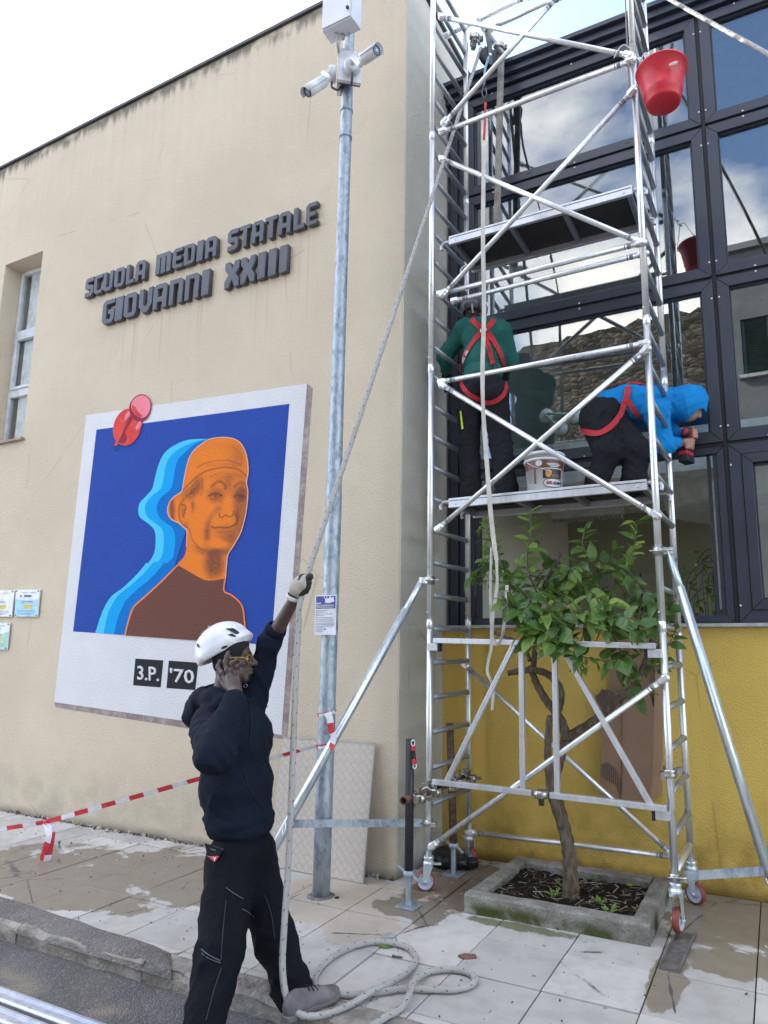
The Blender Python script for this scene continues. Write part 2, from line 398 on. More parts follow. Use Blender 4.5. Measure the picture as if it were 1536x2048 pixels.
for i in range(18):
    L = 1.0+rng.uniform(-.05, .05); n = 9; mb = MB(); pts = []
    prof = [(2.99, -.02), (2.99, .002), (2.868, .004), (2.845, -.008), (2.838, -.035), (2.842, -.2)]
    xs = np.linspace(x+.004, x+L-.004, n); vs = []
    for a in xs:
        for (yy, z2) in prof:
            k = .006 if z2 > -.1 and yy < 2.9 else .002
            vs.append((a, yy+rng.normal(0, k), z2+rng.normal(0, k*.7)))
    P = len(prof); fs = [(a*P+b, (a+1)*P+b, (a+1)*P+b+1, a*P+b+1) for a in range(n-1) for b in range(P-1)]
    fs += [tuple(range(P)), tuple((n-1)*P+b for b in reversed(range(P)))]
    mb.add(vs, fs, 0, False).build('kerb_stone', M_KERB, kerb); x += L
# strip of asphalt smeared over the tiles and kerb at the left
pl = [(-13, 3.14), (-6.5, 3.13), (-4.7, 3.09), (-4.2, 3.08), (-3.9, 3.05), (-3.5, 3.03), (-3.28, 3.02), (-3.05, 2.985), (-2.98, 2.93), (-2.93, 2.848)]
top = []; mb = MB(); nb = 60
for i in range(nb+1):
    X = -13+(10.1)*i/nb
    yb = np.interp(X, [p[0] for p in pl], [p[1] for p in pl])+rng.normal(0, .008)
    top.append((X, yb))
vs = []; ny = 6
for X, yb in top:
    for k in range(ny):
        t = k/(ny-1); yy = 2.833+(yb-2.833)*t
        zt = .012+rng.normal(0, .003) if 0 < k < ny-1 else (.002 if k else -.03)
        vs.append((X, yy+(rng.normal(0, .006) if k == 0 else 0), zt))
mb.add(vs, [(a*ny+b, (a+1)*ny+b, (a+1)*ny+b+1, a*ny+b+1) for a in range(nb) for b in range(ny-1)], 0, True)
struct(mb.build('pavement_patch', M_PATCH))

# ------------------------------------------------------------------ the cream school block
school = thing('school_building', 'cream rendered school building with a tall narrow window and dark roof edge', 'building', (-6, WALLY, 0))
wl, wr, wz0, wz1 = -8.10, -7.39, 3.91, 6.187
D = .34; xl = -16
mb = MB()
def wbox(x0, x1, z0, z1=None):
    a, b = (wall_top(x0), wall_top(x1)) if z1 is None else (z1, z1)
    mb.add([(x0,WALLY,z0),(x1,WALLY,z0),(x1,WALLY+D,z0),(x0,WALLY+D,z0),(x0,WALLY,a),(x1,WALLY,b),(x1,WALLY+D,b),(x0,WALLY+D,a)],
           [(0,3,2,1),(4,5,6,7),(0,1,5,4),(1,2,6,5),(2,3,7,6),(3,0,4,7)])
wbox(xl, wl, -.2); wbox(wr, WX-.012, -.2); wbox(wl, wr, -.2, wz0-.03); wbox(wl, wr, wz1)
mb.build('front_wall', M_CREAM, school)
mb = MB(); mb.add([(WX-.012,WALLY+.003,-.2),(WX,WALLY+.003,-.2),(WX,13,-.2),(WX-.012,13,-.2),(WX-.012,WALLY+.003,7.66),(WX,WALLY+.003,7.66),(WX,13,7.66),(WX-.012,13,7.66)],
           [(0,3,2,1),(4,5,6,7),(0,1,5,4),(1,2,6,5),(2,3,7,6),(3,0,4,7)])
mb.build('side_wall', M_GREY, school)
MB().box((WX-.3, WALLY+D+.01, -.2), (WX-.014, 13, 7.64)).build('inner_wall', M_INT, school)
MB().box((xl, WALLY+D+.01, 7.1), (WX-.32, 13, 7.3)).box((xl, 12.8, -.2), (WX-.32, 13, 7.1)).box((xl, WALLY+D+.01, -.2), (xl+.2, 12.79, 7.1)).build('roof', M_INTD, school)  # unseen roof and rear walls, put in to block the sun
mb = MB(); a, b = wall_top(xl), wall_top(WX)
mb.add([(xl,WALLY-.03,a+.002),(WX+.03,WALLY-.03,b+.002),(WX+.03,WALLY+.38,b+.002),(xl,WALLY+.38,a+.002),(xl,WALLY-.03,a+.035),(WX+.03,WALLY-.03,b+.035),(WX+.03,WALLY+.38,b+.035),(xl,WALLY+.38,a+.035)],
       [(0,3,2,1),(4,5,6,7),(0,1,5,4),(1,2,6,5),(2,3,7,6),(3,0,4,7)])
mb.box((WX-.34, WALLY+.385, 7.664), (WX+.03, 13, 7.70)); mb.build('roof_coping', M_DARKM, school)
MB().box((wl-.03, WALLY-.04, wz0-.03), (wr+.035, WALLY+.24, wz0)).build('window_sill', M_BROWNST, school, bevel=.004)
fy = WALLY+.2; mb = MB(); F = .05; zs = [wz0+.002, wz0+.68, wz0+1.44, wz1-.002]
mb.box((wl+.002, fy, zs[0]), (wl+F, fy+.06, zs[3])); mb.box((wr-F, fy, zs[0]), (wr-.002, fy+.06, zs[3]))
for z0, z1 in ((zs[0], zs[0]+F), (zs[1]-.045, zs[1]+.045), (zs[2]-.045, zs[2]+.045), (zs[3]-F, zs[3])): mb.box((wl+F+.001, fy+.001, z0), (wr-F-.001, fy+.059, z1))
wf = mb.build('window_frame', M_WHITEF, school, bevel=.004)
mb = MB(); a0, a1, b0, b1 = wl+F+.003, wr-F-.003, zs[1]+.048, zs[2]-.048; k = .035
mb.box((a0, fy-.012, b0), (a0+k, fy+.03, b1)); mb.box((a1-k, fy-.012, b0), (a1, fy+.03, b1)); mb.box((a0+k, fy-.012, b0), (a1-k, fy+.03, b0+k)); mb.box((a0+k, fy-.012, b1-k), (a1-k, fy+.03, b1))
mb.build('opening_sash', M_WHITEF, wf, bevel=.003)
for z0, z1 in ((zs[0]+F, zs[1]-.045), (zs[1]+.045, zs[2]-.045), (zs[2]+.045, zs[3]-F)):
    MB().box((wl+F+.002, fy+.032, z0+.002), (wr-F-.002, fy+.038, z1-.002)).build('pane', M_GLASS2, wf)
mb = MB(); n = 40
cxs = np.linspace(wl+.15, wr-.02, n); vs = []
for xx in cxs:
    yy = fy+.052+.007*math.sin(xx*95); vs += [(xx, yy, zs[0]), (xx, yy, zs[3])]
mb.add(vs, [(2*i, 2*i+2, 2*i+3, 2*i+1) for i in range(n-1)], 0, True).build('curtain', M_CURTAIN, school)

# ------------------------------------------------------------------ the glazed wing
wing = thing('glazed_wing', 'glazed school wing with dark frames above a yellow rendered base wall', 'building', (-.8, 5.3, 0))
GX1 = 3.2
mb = MB().box((WX+.002, 5.30, -.2), (GX1, 5.52, 1.786)); mb.build('base_wall', M_YEL, wing)
MB().box((WX+.004, 5.245, 1.788), (GX1, 5.53, 1.813)).build('window_ledge', M_SILL, wing, bevel=.003)
MB().box((WX+.004, 5.25, 7.0), (GX1, 5.6, 7.045)).box((WX+.004, 5.29, 6.93), (GX1, 5.6, 6.998)).box((WX+.004, 5.33, 6.865), (GX1, 5.6, 6.928)).build('roof_fascia', M_FRAME, wing, bevel=.004)
zz_ = [1.818, 3.15, 4.489, 5.82, 6.862]; cx_ = [(-2.345, -.250), (-.222, 1.62), (1.648, GX1)]
mb = MB()
for xa, xb, ya in ((WX+.006, -2.505, 5.40), (-2.503, -2.43, 5.36), (-2.428, -2.40, 5.385), (-2.398, -2.349, 5.365)): mb.box((xa, ya, 1.816), (xb, 5.46, 6.862))
mb.build('corner_post', M_FRAME, wing, bevel=.004)
mb = MB()
for xm in (-.236, 1.634): mb.box((xm-.0135, 5.378, 1.816), (xm+.0135, 5.45, 6.86))
for zm in zz_[1:4]:
    for xa, xb in cx_: mb.box((xa, 5.38, zm-.0125), (xb, 5.449, zm+.0125))
mb.build('rubber_gasket', M_GASKET, wing)
bolt = MB(); bolt.lathe([(0, -.004), (.007, -.004), (.008, -.001), (.006, .002), (0, .003)], (0, 0, 0), (0, -1, 0), 10)
BM = bolt.mesh('bolt_cap', simple('white_cap', (.75, .75, .75), .4))
def mitred(x0, x1, z0, z1, w, y0, y1, name, parent, gap=.0008):
    mb = MB(); o = [(x0, z0), (x1, z0), (x1, z1), (x0, z1)]; i_ = [(x0+w, z0+w), (x1-w, z0+w), (x1-w, z1-w), (x0+w, z1-w)]
    for k in range(4):
        a, b, c, d = o[k], o[(k+1) % 4], i_[(k+1) % 4], i_[k]
        t = Vector((b[0]-a[0], 0, b[1]-a[1])).normalized()*gap
        mb.prism([(a[0]+t.x, y0, a[1]+t.z), (b[0]-t.x, y0, b[1]-t.z), (c[0]-t.x, y0, c[1]-t.z), (d[0]+t.x, y0, d[1]+t.z)], (0, y1-y0, 0))
    return mb.build(name, M_FRAME, parent, bevel=.0025, seg=1)
for ci, (xa, xb) in enumerate(cx_):
    for ri in range(4):
        za, zb = zz_[ri]+(.0125 if ri else .003), zz_[ri+1]-.0125
        opening = (ci == 0 and ri == 0); sash = (ci >= 1 and ri == 0)
        w = .055 if opening else .085
        f = mitred(xa+.001, xb-.001, za, zb, w, 5.362 if not opening else 5.385, 5.448, 'window_frame', wing)
        if opening:
            for q in (((xb-.13, 5.43, za+w), (xb-.105, 5.50, zb-w)), ((xb-.085, 5.40, za+w+.001), (xb-.06, 5.447, zb-w-.001)), ((xa+w+.001, 5.40, za+w+.001), (xa+.11, 5.447, zb-w-.001))):
                MB().box(*q).build('jamb_profile', M_FRAME, f)
            MB().box((xb-.102, 5.425, za+.1), (xb-.088, 5.444, zb-.25)).build('metal_strip', simple('bare_metal_strip', (.34, .34, .34), .45, .6), f); continue
        if sash:
            f2 = mitred(xa+w+.004, xb-w-.004, za+w+.004, zb-w-.004, .07, 5.35, 5.44, 'opening_sash', f); w = w+.075
            mitred(xa+w+.002, xb-w-.002, za+w+.002, zb-w-.002, .012, 5.385, 5.43, 'glazing_bead', f); w += .012
        else:
            mitred(xa+w+.0015, xb-w-.0015, za+w+.0015, zb-w-.0015, .012, 5.385, 5.43, 'glazing_bead', f); w += .0
        MB().box((xa+w, 5.405, za+w), (xb-w, 5.411, zb-w)).build('pane', M_GLASS, f)
        caps = [(xb-.012, za+.12), (xb-.012, zb-.16), (xa+.012, za+.12), (xa+.012, zb-.16), ((xa+xb)/2, za+.012), ((xa+xb)/2, zb-.012), (xb-.42, za+.012), (xb-.42, zb-.012), (xa+.28, za+.012), (xa+.28, zb-.012)]
        for cx, cz in caps:
            inst('bolt_cap', BM, f, (cx-wing.location.x, 5.36-wing.location.y, cz))
        for fx in (.3, .72): MB().box((xa+(xb-xa)*fx-.022, 5.3605, za+.04), (xa+(xb-xa)*fx+.022, 5.366, za+.046)).build('drain_slot', M_GASKET, f)
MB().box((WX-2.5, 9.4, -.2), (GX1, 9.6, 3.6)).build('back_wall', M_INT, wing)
MB().box((WX-2.5, 9.4, 3.602), (GX1, 9.6, 7.2)).build('back_wall', simple('upper_room_wall', (.12, .115, .11), .9), wing)  # dimness of the upper room put into a darker wall colour
MB().box((WX+.01, 5.53, .1), (GX1, 9.38, .2)).build('floor', M_INTD, wing)
MB().box((WX+.01, 5.61, 6.87), (GX1, 13, 7.03)).build('ceiling', simple('upper_ceiling', (.2, .2, .2), .9), wing)  # ceiling darkened in colour too, to keep the upper room dim
MB().box((GX1+.002, 5.3, -.2), (GX1+.2, 9.6, .9)).box((GX1+.002, 5.3, 3.3), (GX1+.2, 9.6, 7.1)).build('end_wall', M_INTD, wing)  # unseen wall; gap between the boxes added to let sky light in
MB().box((WX+.01, 6.3, 3.42), (GX1, 9.38, 3.60)).build('floor_slab', M_INTW, wing)
MB().box((WX+.01, 5.95, 3.11), (GX1, 6.29, 3.42)).build('ceiling_beam', M_INTW, wing)
# cupboard panels on the back wall, seen through the open frame
mb = MB()
for i in range(6): mb.box((WX+.1+i*.9, 9.3, .2), (WX+.1+i*.9+.88, 9.388, 2.6))
mb.build('wall_panel', M_INT, wing, bevel=.006)
# round white ceiling drum, ceiling lamp with louvres, picture, plants in the room
dr = thing('ceiling_drum', 'large white round ceiling drum inside the room behind the open frame', 'ceiling lamp', (-.1, 7.1, 3.4))
mb = MB().lathe([(.0, 3.30), (.92, 3.30), (.92, 3.52), (.9, 3.53)], (-.05, 7.2, 0), n=48); mb.lathe([(.92, 3.3), (.86, 2.98), (.80, 2.95), (0, 2.93)], (-.05, 7.2, -.002), n=48); mb.build('lamp_shade', M_INTW, dr)
MB().lathe([(.93, 3.31), (.93, 3.345), (.915, 3.345)], (-.05, 7.2, 0), n=48).build('dark_rim', M_INTD, dr)
lf = thing('louvre_lamp', 'long louvred ceiling lamp seen inside above the lemon tree', 'ceiling lamp', (-1.9, 8, 3.15))
MB().box((-2.35, 7.95, 3.16), (-1.5, 8.05, 3.25)).build('housing', M_INTW, lf)
mb = MB()
for i in range(20): mb.box((-2.34+i*.043, 7.94, 3.115), (-2.33+i*.043, 8.06, 3.158))
mb.build('louvre', simple('louvre_metal', (.7, .7, .7), .3, .5), lf)
pc = thing('framed_picture', 'small framed picture leaning inside behind the left scaffold leg', 'picture', (-3.0, 7.2, 2.05))
a, b = at(945, 1203, Y=6.6), at(969, 1233, Y=6.6)
mb = MB(); mb.box((a.x, 6.6, b.z), (b.x, 6.62, a.z)); mb.build('picture_frame', M_INTD, pc)
MB().box((a.x+.012, 6.594, b.z+.012), (b.x-.012, 6.598, a.z-.012)).build('print', M_INTW, pc)
mb = MB().box((a.x-.02, 6.5, .2), (b.x+.02, 6.9, b.z-.002)); mb.build('side_cabinet', M_INT, wing)

# ------------------------------------------------------------------ across the street (seen in the glass)
def rubble():
    q = NT('rubble_stone'); p2 = q.map(q.pos, (1.0, 1, 1.9)); v = q.vor(p2, 5.2, 'F1', 'Color'); e = q.vor(p2, 5.2, 'DISTANCE_TO_EDGE'); n = q.noise(q.pos, 2.2, 7, .65); s = q.sep(v)
    c = q.mix(s[0], (.045, .037, .029), (.17, .14, .105)); c = q.mix(q.step(n, .55, .72), c, (.22, .195, .16)); c = q.mix(q.step(e, .05, .01), c, (.018, .016, .013))
    c = q.mix(q.math('MULTIPLY', q.step(q.noise(q.pos, 6, 5), .55, .7), .6), c, (.06, .055, .045))
    q.p(col=c, rough=.95, spec=.1); q.bump(q.math('ADD', e, n), .9, .05); return q.m
OY = -6.0; OV = 2*5.408-OY
def opp(px, py): a = at(px, py, Y=OV); return a.x, a.z
lx, lz = opp(1040, 700); rx, rz = opp(1432, 608)
sw = thing('stone_wall', 'old rubble stone wall mirrored in the glass above the kneeling worker', 'wall', (-3, OY, 0))
mb = MB(); n = 26; xs = np.linspace(lx-.1, rx, n); vs = []
for k, xx in enumerate(xs):
    zt = lz+(rz-lz)*k/(n-1)+rng.normal(0, .05)
    for yy in (OY, OY-.7): vs += [(xx, yy, -.1), (xx, yy, zt)]
fs = []
for k in range(n-1):
    a = k*4; fs += [(a, a+1, a+5, a+4), (a+1, a+3, a+7, a+5), (a+3, a+2, a+6, a+7)]
fs += [(0, 2, 3, 1), tuple((n-1)*4+q for q in (0, 1, 3, 2))]
mb.add(vs, fs).build('masonry', rubble(), sw)
gb = thing('grey_building', 'grey house with dark green shutters mirrored in the right glass', 'building', (2.5, OY, 0))
gx0, gz = opp(1447, 525); gz += .1; W0 = opp(1480, 640); W1 = opp(1478, 752)
gwall = simple('grey_facade', (.15, .155, .15), .9, 0, .15, 2, .3)
wx0, wx1, wz0_, wz1_ = W0[0], W0[0]+1.25, W1[1], W0[1]
mb = MB().box((gx0, OY-.4, -.1), (wx0, OY+.0, gz)).box((wx1, OY-.4, -.1), (7, OY, gz)).box((wx0, OY-.4, -.1), (wx1, OY, wz0_)).box((wx0, OY-.4, wz1_), (wx1, OY, gz)).box((gx0, OY-8, -.1), (7, OY-.41, gz-.2)); mb.build('wall', gwall, gb)
MB().box((gx0-.15, OY-.3, gz+.002), (7.1, OY+.28, gz+.16)).box((gx0-.08, OY+.002, gz-.25), (7.05, OY+.15, gz)).build('cornice', simple('cornice_stone', (.2, .2, .19), .8), gb)
sh = MB()
for sx0, sx1 in ((wx0+.02, (wx0+wx1)/2-.01), ((wx0+wx1)/2+.01, wx1-.02)):
    sh.box((sx0, OY-.1, wz0_+.02), (sx0+.06, OY-.05, wz1_-.02)); sh.box((sx1-.06, OY-.1, wz0_+.02), (sx1, OY-.05, wz1_-.02))
    for k in range(22):
        z0 = wz0_+.06+k*(wz1_-wz0_-.12)/22; sh.bar(((sx0+.06), OY-.075, z0), ((sx1-.06), OY-.075, z0), .05, .012, (0, .6, .8))
sh.build('window_shutter', simple('green_shutter', (.02, .05, .035), .5), gb)
MB().box((wx0, OY-.2, wz0_), (wx1, OY-.12, wz1_)).build('pane', M_INTD, gb)
MB().box((wx0-.1, OY+.002, wz0_-.1), (wx1+.1, OY+.12, wz0_-.02)).build('window_sill', M_SILL, gb)
# ------------------------------------------------------------------ painted mural on the cream wall
def paint(name, col, var=.08, col2=None, sc=45, lo=.42, hi=.6):
    q = NT(name); n = q.noise(q.pos, 3, 5); f = q.noise(q.pos, 130, 3, .6)
    c = q.mix(n, mul(col, 1-var), mul(col, 1+var))
    if col2: c = q.mix(q.step(q.math('ADD', q.math('MULTIPLY', q.noise(q.pos, sc, 4, .7), .5), q.math('MULTIPLY', q.noise(q.pos, 7, 3), .5)), lo, hi), c, col2)
    c = q.mix(q.math('MULTIPLY', q.step(f, .45, .75), .25), c, mul(col, .6))
    q.p(col=c, rough=.9, spec=.2)
    q.bump(q.math('ADD', q.math('MULTIPLY', q.vor(q.pos, 75), .6), f), .75, .008); return q.m
P_WHITE = paint('mural_white', (.72, .71, .73)); P_BLUE = paint('mural_blue', (.028, .075, .36), .15)
P_CY = paint('mural_light_cyan', (.08, .57, .90)); P_MID = paint('mural_sky_blue', (.008, .36, .78)); P_DEEP = paint('mural_deep_blue', (.006, .17, .55))
ORG = (.86, .225, .03); BRN = (.30, .085, .035); DRK = (.10, .035, .028)
P_ORG = paint('mural_orange', ORG, .1); P_SHD = paint('mural_brown_wash', (.55, .145, .032), .2, BRN, 60, .4, .62); P_DRK = paint('mural_dark_line', DRK, .2, (.2, .065, .035))
P_SHIRT = paint('mural_brown', (.165, .068, .05), .08); P_RIM = paint('mural_orange_edge', (.93, .25, .08)); P_RIM2 = paint('mural_pink_edge', (.85, .42, .30))
P_BLK = paint('mural_black', (.028, .03, .034)); P_SHADE = paint('mural_grey_edge', (.27, .215, .21), .15, (.5, .42, .38), 20, .4, .7)
P_RED = paint('mural_red', (.66, .06, .065), .2, (.78, .10, .07), 20, .4, .65); P_PINK = paint('mural_pink', (.82, .24, .30), .15); P_DRED = paint('mural_dark_red', (.30, .035, .06), .15); P_DBLUE = paint('mural_dark_blue', (.018, .065, .26))
mural = thing('wall_mural', 'painted mural of an orange man in a cap on an instant photo with red pin', 'mural', tuple(at(360, 1437, Y=WALLY)))
def wpts(pts, k, crop):
    ox, oy, s = crop
    return [at(ox+u*s, oy+v*s, Y=WALLY-.0012*k) for u, v in pts]
C7 = (90, 740, 550/1522); CF = (160, 850, 360/1536); CPN = (220, 780, 100/1536)
def flat(name, pts, mt, k, crop, smooth=0):
    if smooth: pts = curve2(pts, smooth)
    return MB().prism(wpts(pts, k, crop), (0, .0008, 0)).build(name, mt, mural)
def ribbon(name, pts, w, mt, k, crop, closed=False, parent=None, taper=False):
    c = [np.array(p, float) for p in curve2(pts, 5, closed)]; N = len(c); L = []; Rr = []
    for i in range(N):
        a, b = (c[i-1], c[(i+1) % N]) if closed else (c[max(i-1, 0)], c[min(i+1, N-1)])
        d = b-a; d /= max(np.hypot(*d), 1e-6); n = np.array([-d[1], d[0]]); ww = w*(.25+.75*math.sin(math.pi*min(max(i/(N-1), 0.02), .98))) if taper else w
        L.append(c[i]+n*ww/2); Rr.append(c[i]-n*ww/2)
    a, b = wpts(L, k, crop), wpts(Rr, k, crop); mb = MB(); e = Vector((0, .0008, 0))
    vs = a+b+[p+e for p in a]+[p+e for p in b]; M = N if closed else N-1
    fs = []
    for i in range(M):
        j = (i+1) % N; fs += [(i, j, N+j, N+i), (2*N+i, 3*N+i, 3*N+j, 2*N+j), (i, 2*N+i, 2*N+j, j), (N+i, N+j, 3*N+j, 3*N+i)]
    return mb.add(vs, fs).build(name, mt, mural)
flat('painted_edge', [(1450,75),(1482,100),(1340,2045),(800,1985),(60,1868),(50,1836),(700,1900),(1300,1990)], P_SHADE, 1, C7)
B = [(228,250),(1450,75),(1308,2020),(50,1838)]; FLD = [(285,330),(1352,187),(1252,1522),(155,1447)]
flat('white_border', B, P_WHITE, 2, C7)
flat('blue_field', FLD, P_BLUE, 3, C7)
def inner(pts): return pts
bandR = [(1100,118),(1000,500),(905,900),(800,1230),(400,1792)]
light = [(1050,118),(930,125),(840,155),(750,210),(700,270),(660,370),(635,470),(615,545),(560,610),(510,665),(497,740),(515,790),(580,840),(630,890),(645,960),(640,1060),(615,1130),(578,1180),(566,1176),(540,1210),(470,1290),(370,1385),(270,1460),(210,1550),(170,1650),(130,1773)]
mid = [(1075,118),(960,150),(850,200),(770,270),(735,340),(715,440),(690,540),(620,600),(565,665),(556,740),(590,800),(660,850),(705,900),(715,980),(708,1080),(680,1150),(650,1172),(635,1165),(600,1200),(540,1270),(440,1360),(330,1450),(270,1540),(235,1620),(200,1780)]
deep = [(1100,120),(1000,150),(910,220),(840,290),(810,380),(795,470),(770,550),(710,600),(665,660),(655,720),(680,790),(740,840),(790,880),(812,960),(805,1060),(790,1130),(740,1178),(720,1172),(690,1210),(600,1310),(480,1410),(390,1500),(340,1600),(310,1690),(290,1786)]
def band(name, pts, mt, k):
    pts = curve2(pts, 4, False); flat(name, pts+list(reversed(bandR)), mt, k, CF)
band('light_blue_band', light, P_CY, 4); band('mid_blue_band', mid, P_MID, 5); band('deep_blue_band', deep, P_DEEP, 6)
head = [(868,565),(885,480),(905,380),(930,290),(975,215),(1040,160),(1110,120),(1200,106),(1290,112),(1360,145),(1405,215),(1428,300),(1435,400),(1420,490),(1432,560),(1425,680),(1405,800),(1370,920),(1310,1030),(1265,1100),(1250,1200),(1240,1318),(1140,1330),(1050,1325),(940,1265),(838,1195),(890,1120),(908,1040),(912,960),(910,900),(880,870),(840,835),(775,800),(748,740),(760,670),(800,615)]
def soft_face():
    st = 4.0; U0, V0 = 735, 98; nu, nv = 180, 312; uu, vv = np.meshgrid(U0+st*np.arange(nu), V0+st*np.arange(nv), indexing='ij')
    S = np.zeros_like(uu)
    def blob(cu, cv, ru, rv, a, rot=0, p=1.0):
        c, s_ = math.cos(R_(rot)), math.sin(R_(rot)); x, y = (uu-cu), (vv-cv); q = ((x*c+y*s_)/ru)**2+((-x*s_+y*c)/rv)**2; return a*np.exp(-q**p)
    def line(pts, w, a):
        P = np.array(curve2(pts, 5, False)); D = np.full(uu.shape, 1e9)
        for i in range(len(P)-1):
            d = P[i+1]-P[i]; t = np.clip(((uu-P[i][0])*d[0]+(vv-P[i][1])*d[1])/max(d@d, 1e-6), 0, 1); D = np.minimum(D, (uu-P[i][0]-t*d[0])**2+(vv-P[i][1]-t*d[1])**2)
        return a*np.exp(-(D/(w*w))**1.1)
    for q in ((1395,690,60,230,.62,0,1.3),(1160,600,82,72,.66,0,1.5),(1362,588,60,72,.62,0,1.5),(1268,510,46,70,.5),(1335,720,34,90,.55,-8),(1205,720,24,60,.25),(1245,900,115,45,.4),(1250,965,70,36,.5),(1310,980,55,120,.52,18),(1180,1080,150,34,.75),(1145,1190,88,120,.95,0,2.0),(1085,950,34,110,.28),(1260,440,150,42,.34),(1345,270,75,110,.42,12),(1200,338,210,22,.22),(1240,180,130,30,.16),(1000,520,48,84,.72,20,1.4),(925,590,66,42,.66,-35,1.4),(962,690,18,54,.7),(790,725,22,110,.85,0,1.5),(872,725,26,66,.45),(905,850,26,40,.4),(1010,1060,60,22,.4,35),(1180,1010,60,32,-.45),(1110,720,60,90,-.15),(1255,690,28,70,-.35),(1240,755,36,20,-.2)): S += blob(*q)
    for pts, w, a in (([(1172,715),(1120,780),(1088,860),(1084,960)],26,.5),([(1330,860),(1345,800),(1330,760)],16,.4)): S += line(pts, w, a)
    L = np.zeros_like(uu)
    for pts, w, a in (([(868,565),(1000,440),(1100,385),(1250,362),(1360,385),(1420,440)],6,.8),([(1000,362),(1100,315),(1250,300),(1350,330),(1372,350)],5,.55),([(1372,350),(1378,260),(1300,180)],6,.3),([(1105,450),(1180,412),(1280,418),(1380,435)],5,.25),
        ([(1125,522),(1178,484),(1225,500),(1244,540)],13,.7),([(1318,522),(1365,490),(1410,506)],11,.6),([(1100,604),(1135,588),(1170,586),(1208,600)],9,.95),([(1316,612),(1350,598),(1398,612)],9,.9),([(1110,628),(1155,634),(1204,612)],5,.6),([(1328,628),(1365,634),(1398,620)],5,.5),([(1150,607),(1165,604)],9,.9),([(1362,612),(1372,610)],8,.8),
        ([(1188,752),(1196,788),(1225,780),(1244,768),(1265,782),(1300,772),(1312,735)],6,.8),([(1122,866),(1150,878),(1190,872),(1240,876),(1290,868),(1330,838)],7,.95),([(1175,912),(1235,918),(1290,900)],8,.35),([(935,890),(960,980),(1020,1050),(1070,1066)],6,.6),([(885,636),(848,690),(845,780),(878,850),(922,878)],6,.7),([(868,682),(902,692),(892,740),(880,785)],8,.75),([(1338,790),(1346,850)],7,.6),
        ([(905,560),(960,520),(1010,470)],4,.5),([(910,605),(970,560),(1020,500)],5,.6),([(930,640),(985,590),(1030,530)],4,.5),([(790,640),(772,720),(800,812)],7,.7),([(1412,500),(1422,640),(1398,790),(1352,920)],5,.45),([(1042,440),(1048,540),(1030,600)],5,.5),([(1120,1100),(1130,1200),(1110,1300)],9,.25),([(1180,1120),(1190,1220)],9,.25)): L = np.maximum(L, line(pts, w, a))
    g = np.random.default_rng(3).normal(0, 1, uu.shape); g = (g+np.roll(g, 1, 0)+np.roll(g, 1, 1)+np.roll(g, -1, 0))/2.4
    S = np.clip(1.0*S*(1+.12*g)+.03*g, 0, 1); C0, C1, C2 = np.array(ORG), np.array((.235, .078, .045)), np.array((.09, .032, .03))
    col = C0+(C1-C0)*S[..., None]; col = col+(C2-col)*np.clip(.82*L*(1+.1*g), 0, 1)[..., None]
    out = np.array(curve2(head, 4)); ins = np.zeros(uu.shape, bool); x, y = uu+st/2, vv+st/2; j = len(out)-1
    for i in range(len(out)):
        (xi, yi), (xj, yj) = out[i], out[j]
        if yi != yj: ins ^= ((yi > y) != (yj > y)) & (x < (xj-xi)*(y-yi)/(yj-yi)+xi)
        j = i
    d0, d1, d2, d3 = [wpts([p], 7, CF)[0] for p in ((U0, V0), (U0+st*(nu-1), V0), (U0+st*(nu-1), V0+st*(nv-1)), (U0, V0+st*(nv-1)))]
    base = mural.location; vs = []; idx = -np.ones(uu.shape, int); use = np.zeros(uu.shape, bool); I = np.argwhere(ins[:-1, :-1])
    for a, b in ((0, 0), (1, 0), (1, 1), (0, 1)): use[I[:, 0]+a, I[:, 1]+b] = True
    K = np.argwhere(use); idx[use] = np.arange(len(K)); vs = [wpts([(uu[a, b], vv[a, b])], 7, CF)[0]-base for a, b in K]
    fs = [(idx[a, b], idx[a, b+1], idx[a+1, b+1], idx[a+1, b]) for a, b in I]
    me = bpy.data.meshes.new('painted_face'); me.from_pydata([tuple(v) for v in vs], [], [tuple(int(t) for t in f) for f in fs]); ca = me.color_attributes.new('paint', 'FLOAT_COLOR', 'POINT')
    cc = np.ones((len(K), 4), np.float32); cc[:, :3] = col[use]; ca.data.foreach_set('color', cc.ravel())
    q = NT('mural_face_paint'); at_ = q.n('ShaderNodeVertexColor', layer_name='paint'); f = q.noise(q.pos, 130, 3, .6); q.p(col=q.mix(q.math('MULTIPLY', q.step(f, .45, .75), .25), at_.outputs[0], (.25, .08, .02)), rough=.9, spec=.2); q.bump(q.math('ADD', q.math('MULTIPLY', q.vor(q.pos, 75), .6), f), .75, .008)
    me.materials.append(q.m); o = bpy.data.objects.new('painted_face', me); COL.objects.link(o); o.parent = mural
soft_face()
shirt = curve2([(835,1196),(950,1262),(1060,1322),(1150,1326),(1234,1316),(1228,1415),(1290,1450),(1360,1510),(1390,1570),(1402,1660),(1410,1760),(1412,1868)], 3, False)+curve2([(385,1795),(400,1720),(440,1590),(470,1540),(560,1460),(680,1350),(760,1270)], 3, False)
flat('brown_shirt', shirt, P_SHIRT, 8, CF)
ribbon('orange_outline', [(385,1795),(400,1720),(440,1590),(470,1540),(560,1460),(680,1350),(760,1270),(838,1192)], 12, P_RIM, 9, CF)
ribbon('orange_outline', [(1240,1312),(1228,1415),(1290,1450),(1360,1510),(1390,1570),(1402,1660),(1410,1760),(1412,1868)], 12, P_RIM, 9, CF)
ribbon('orange_outline', head[27:]+head[:22], 9, P_RIM2, 9, CF)
flat('pin_shadow', [(60,1700),(200,1640),(300,1750),(200,1880),(90,1860)], P_DBLUE, 5, CPN, 4)
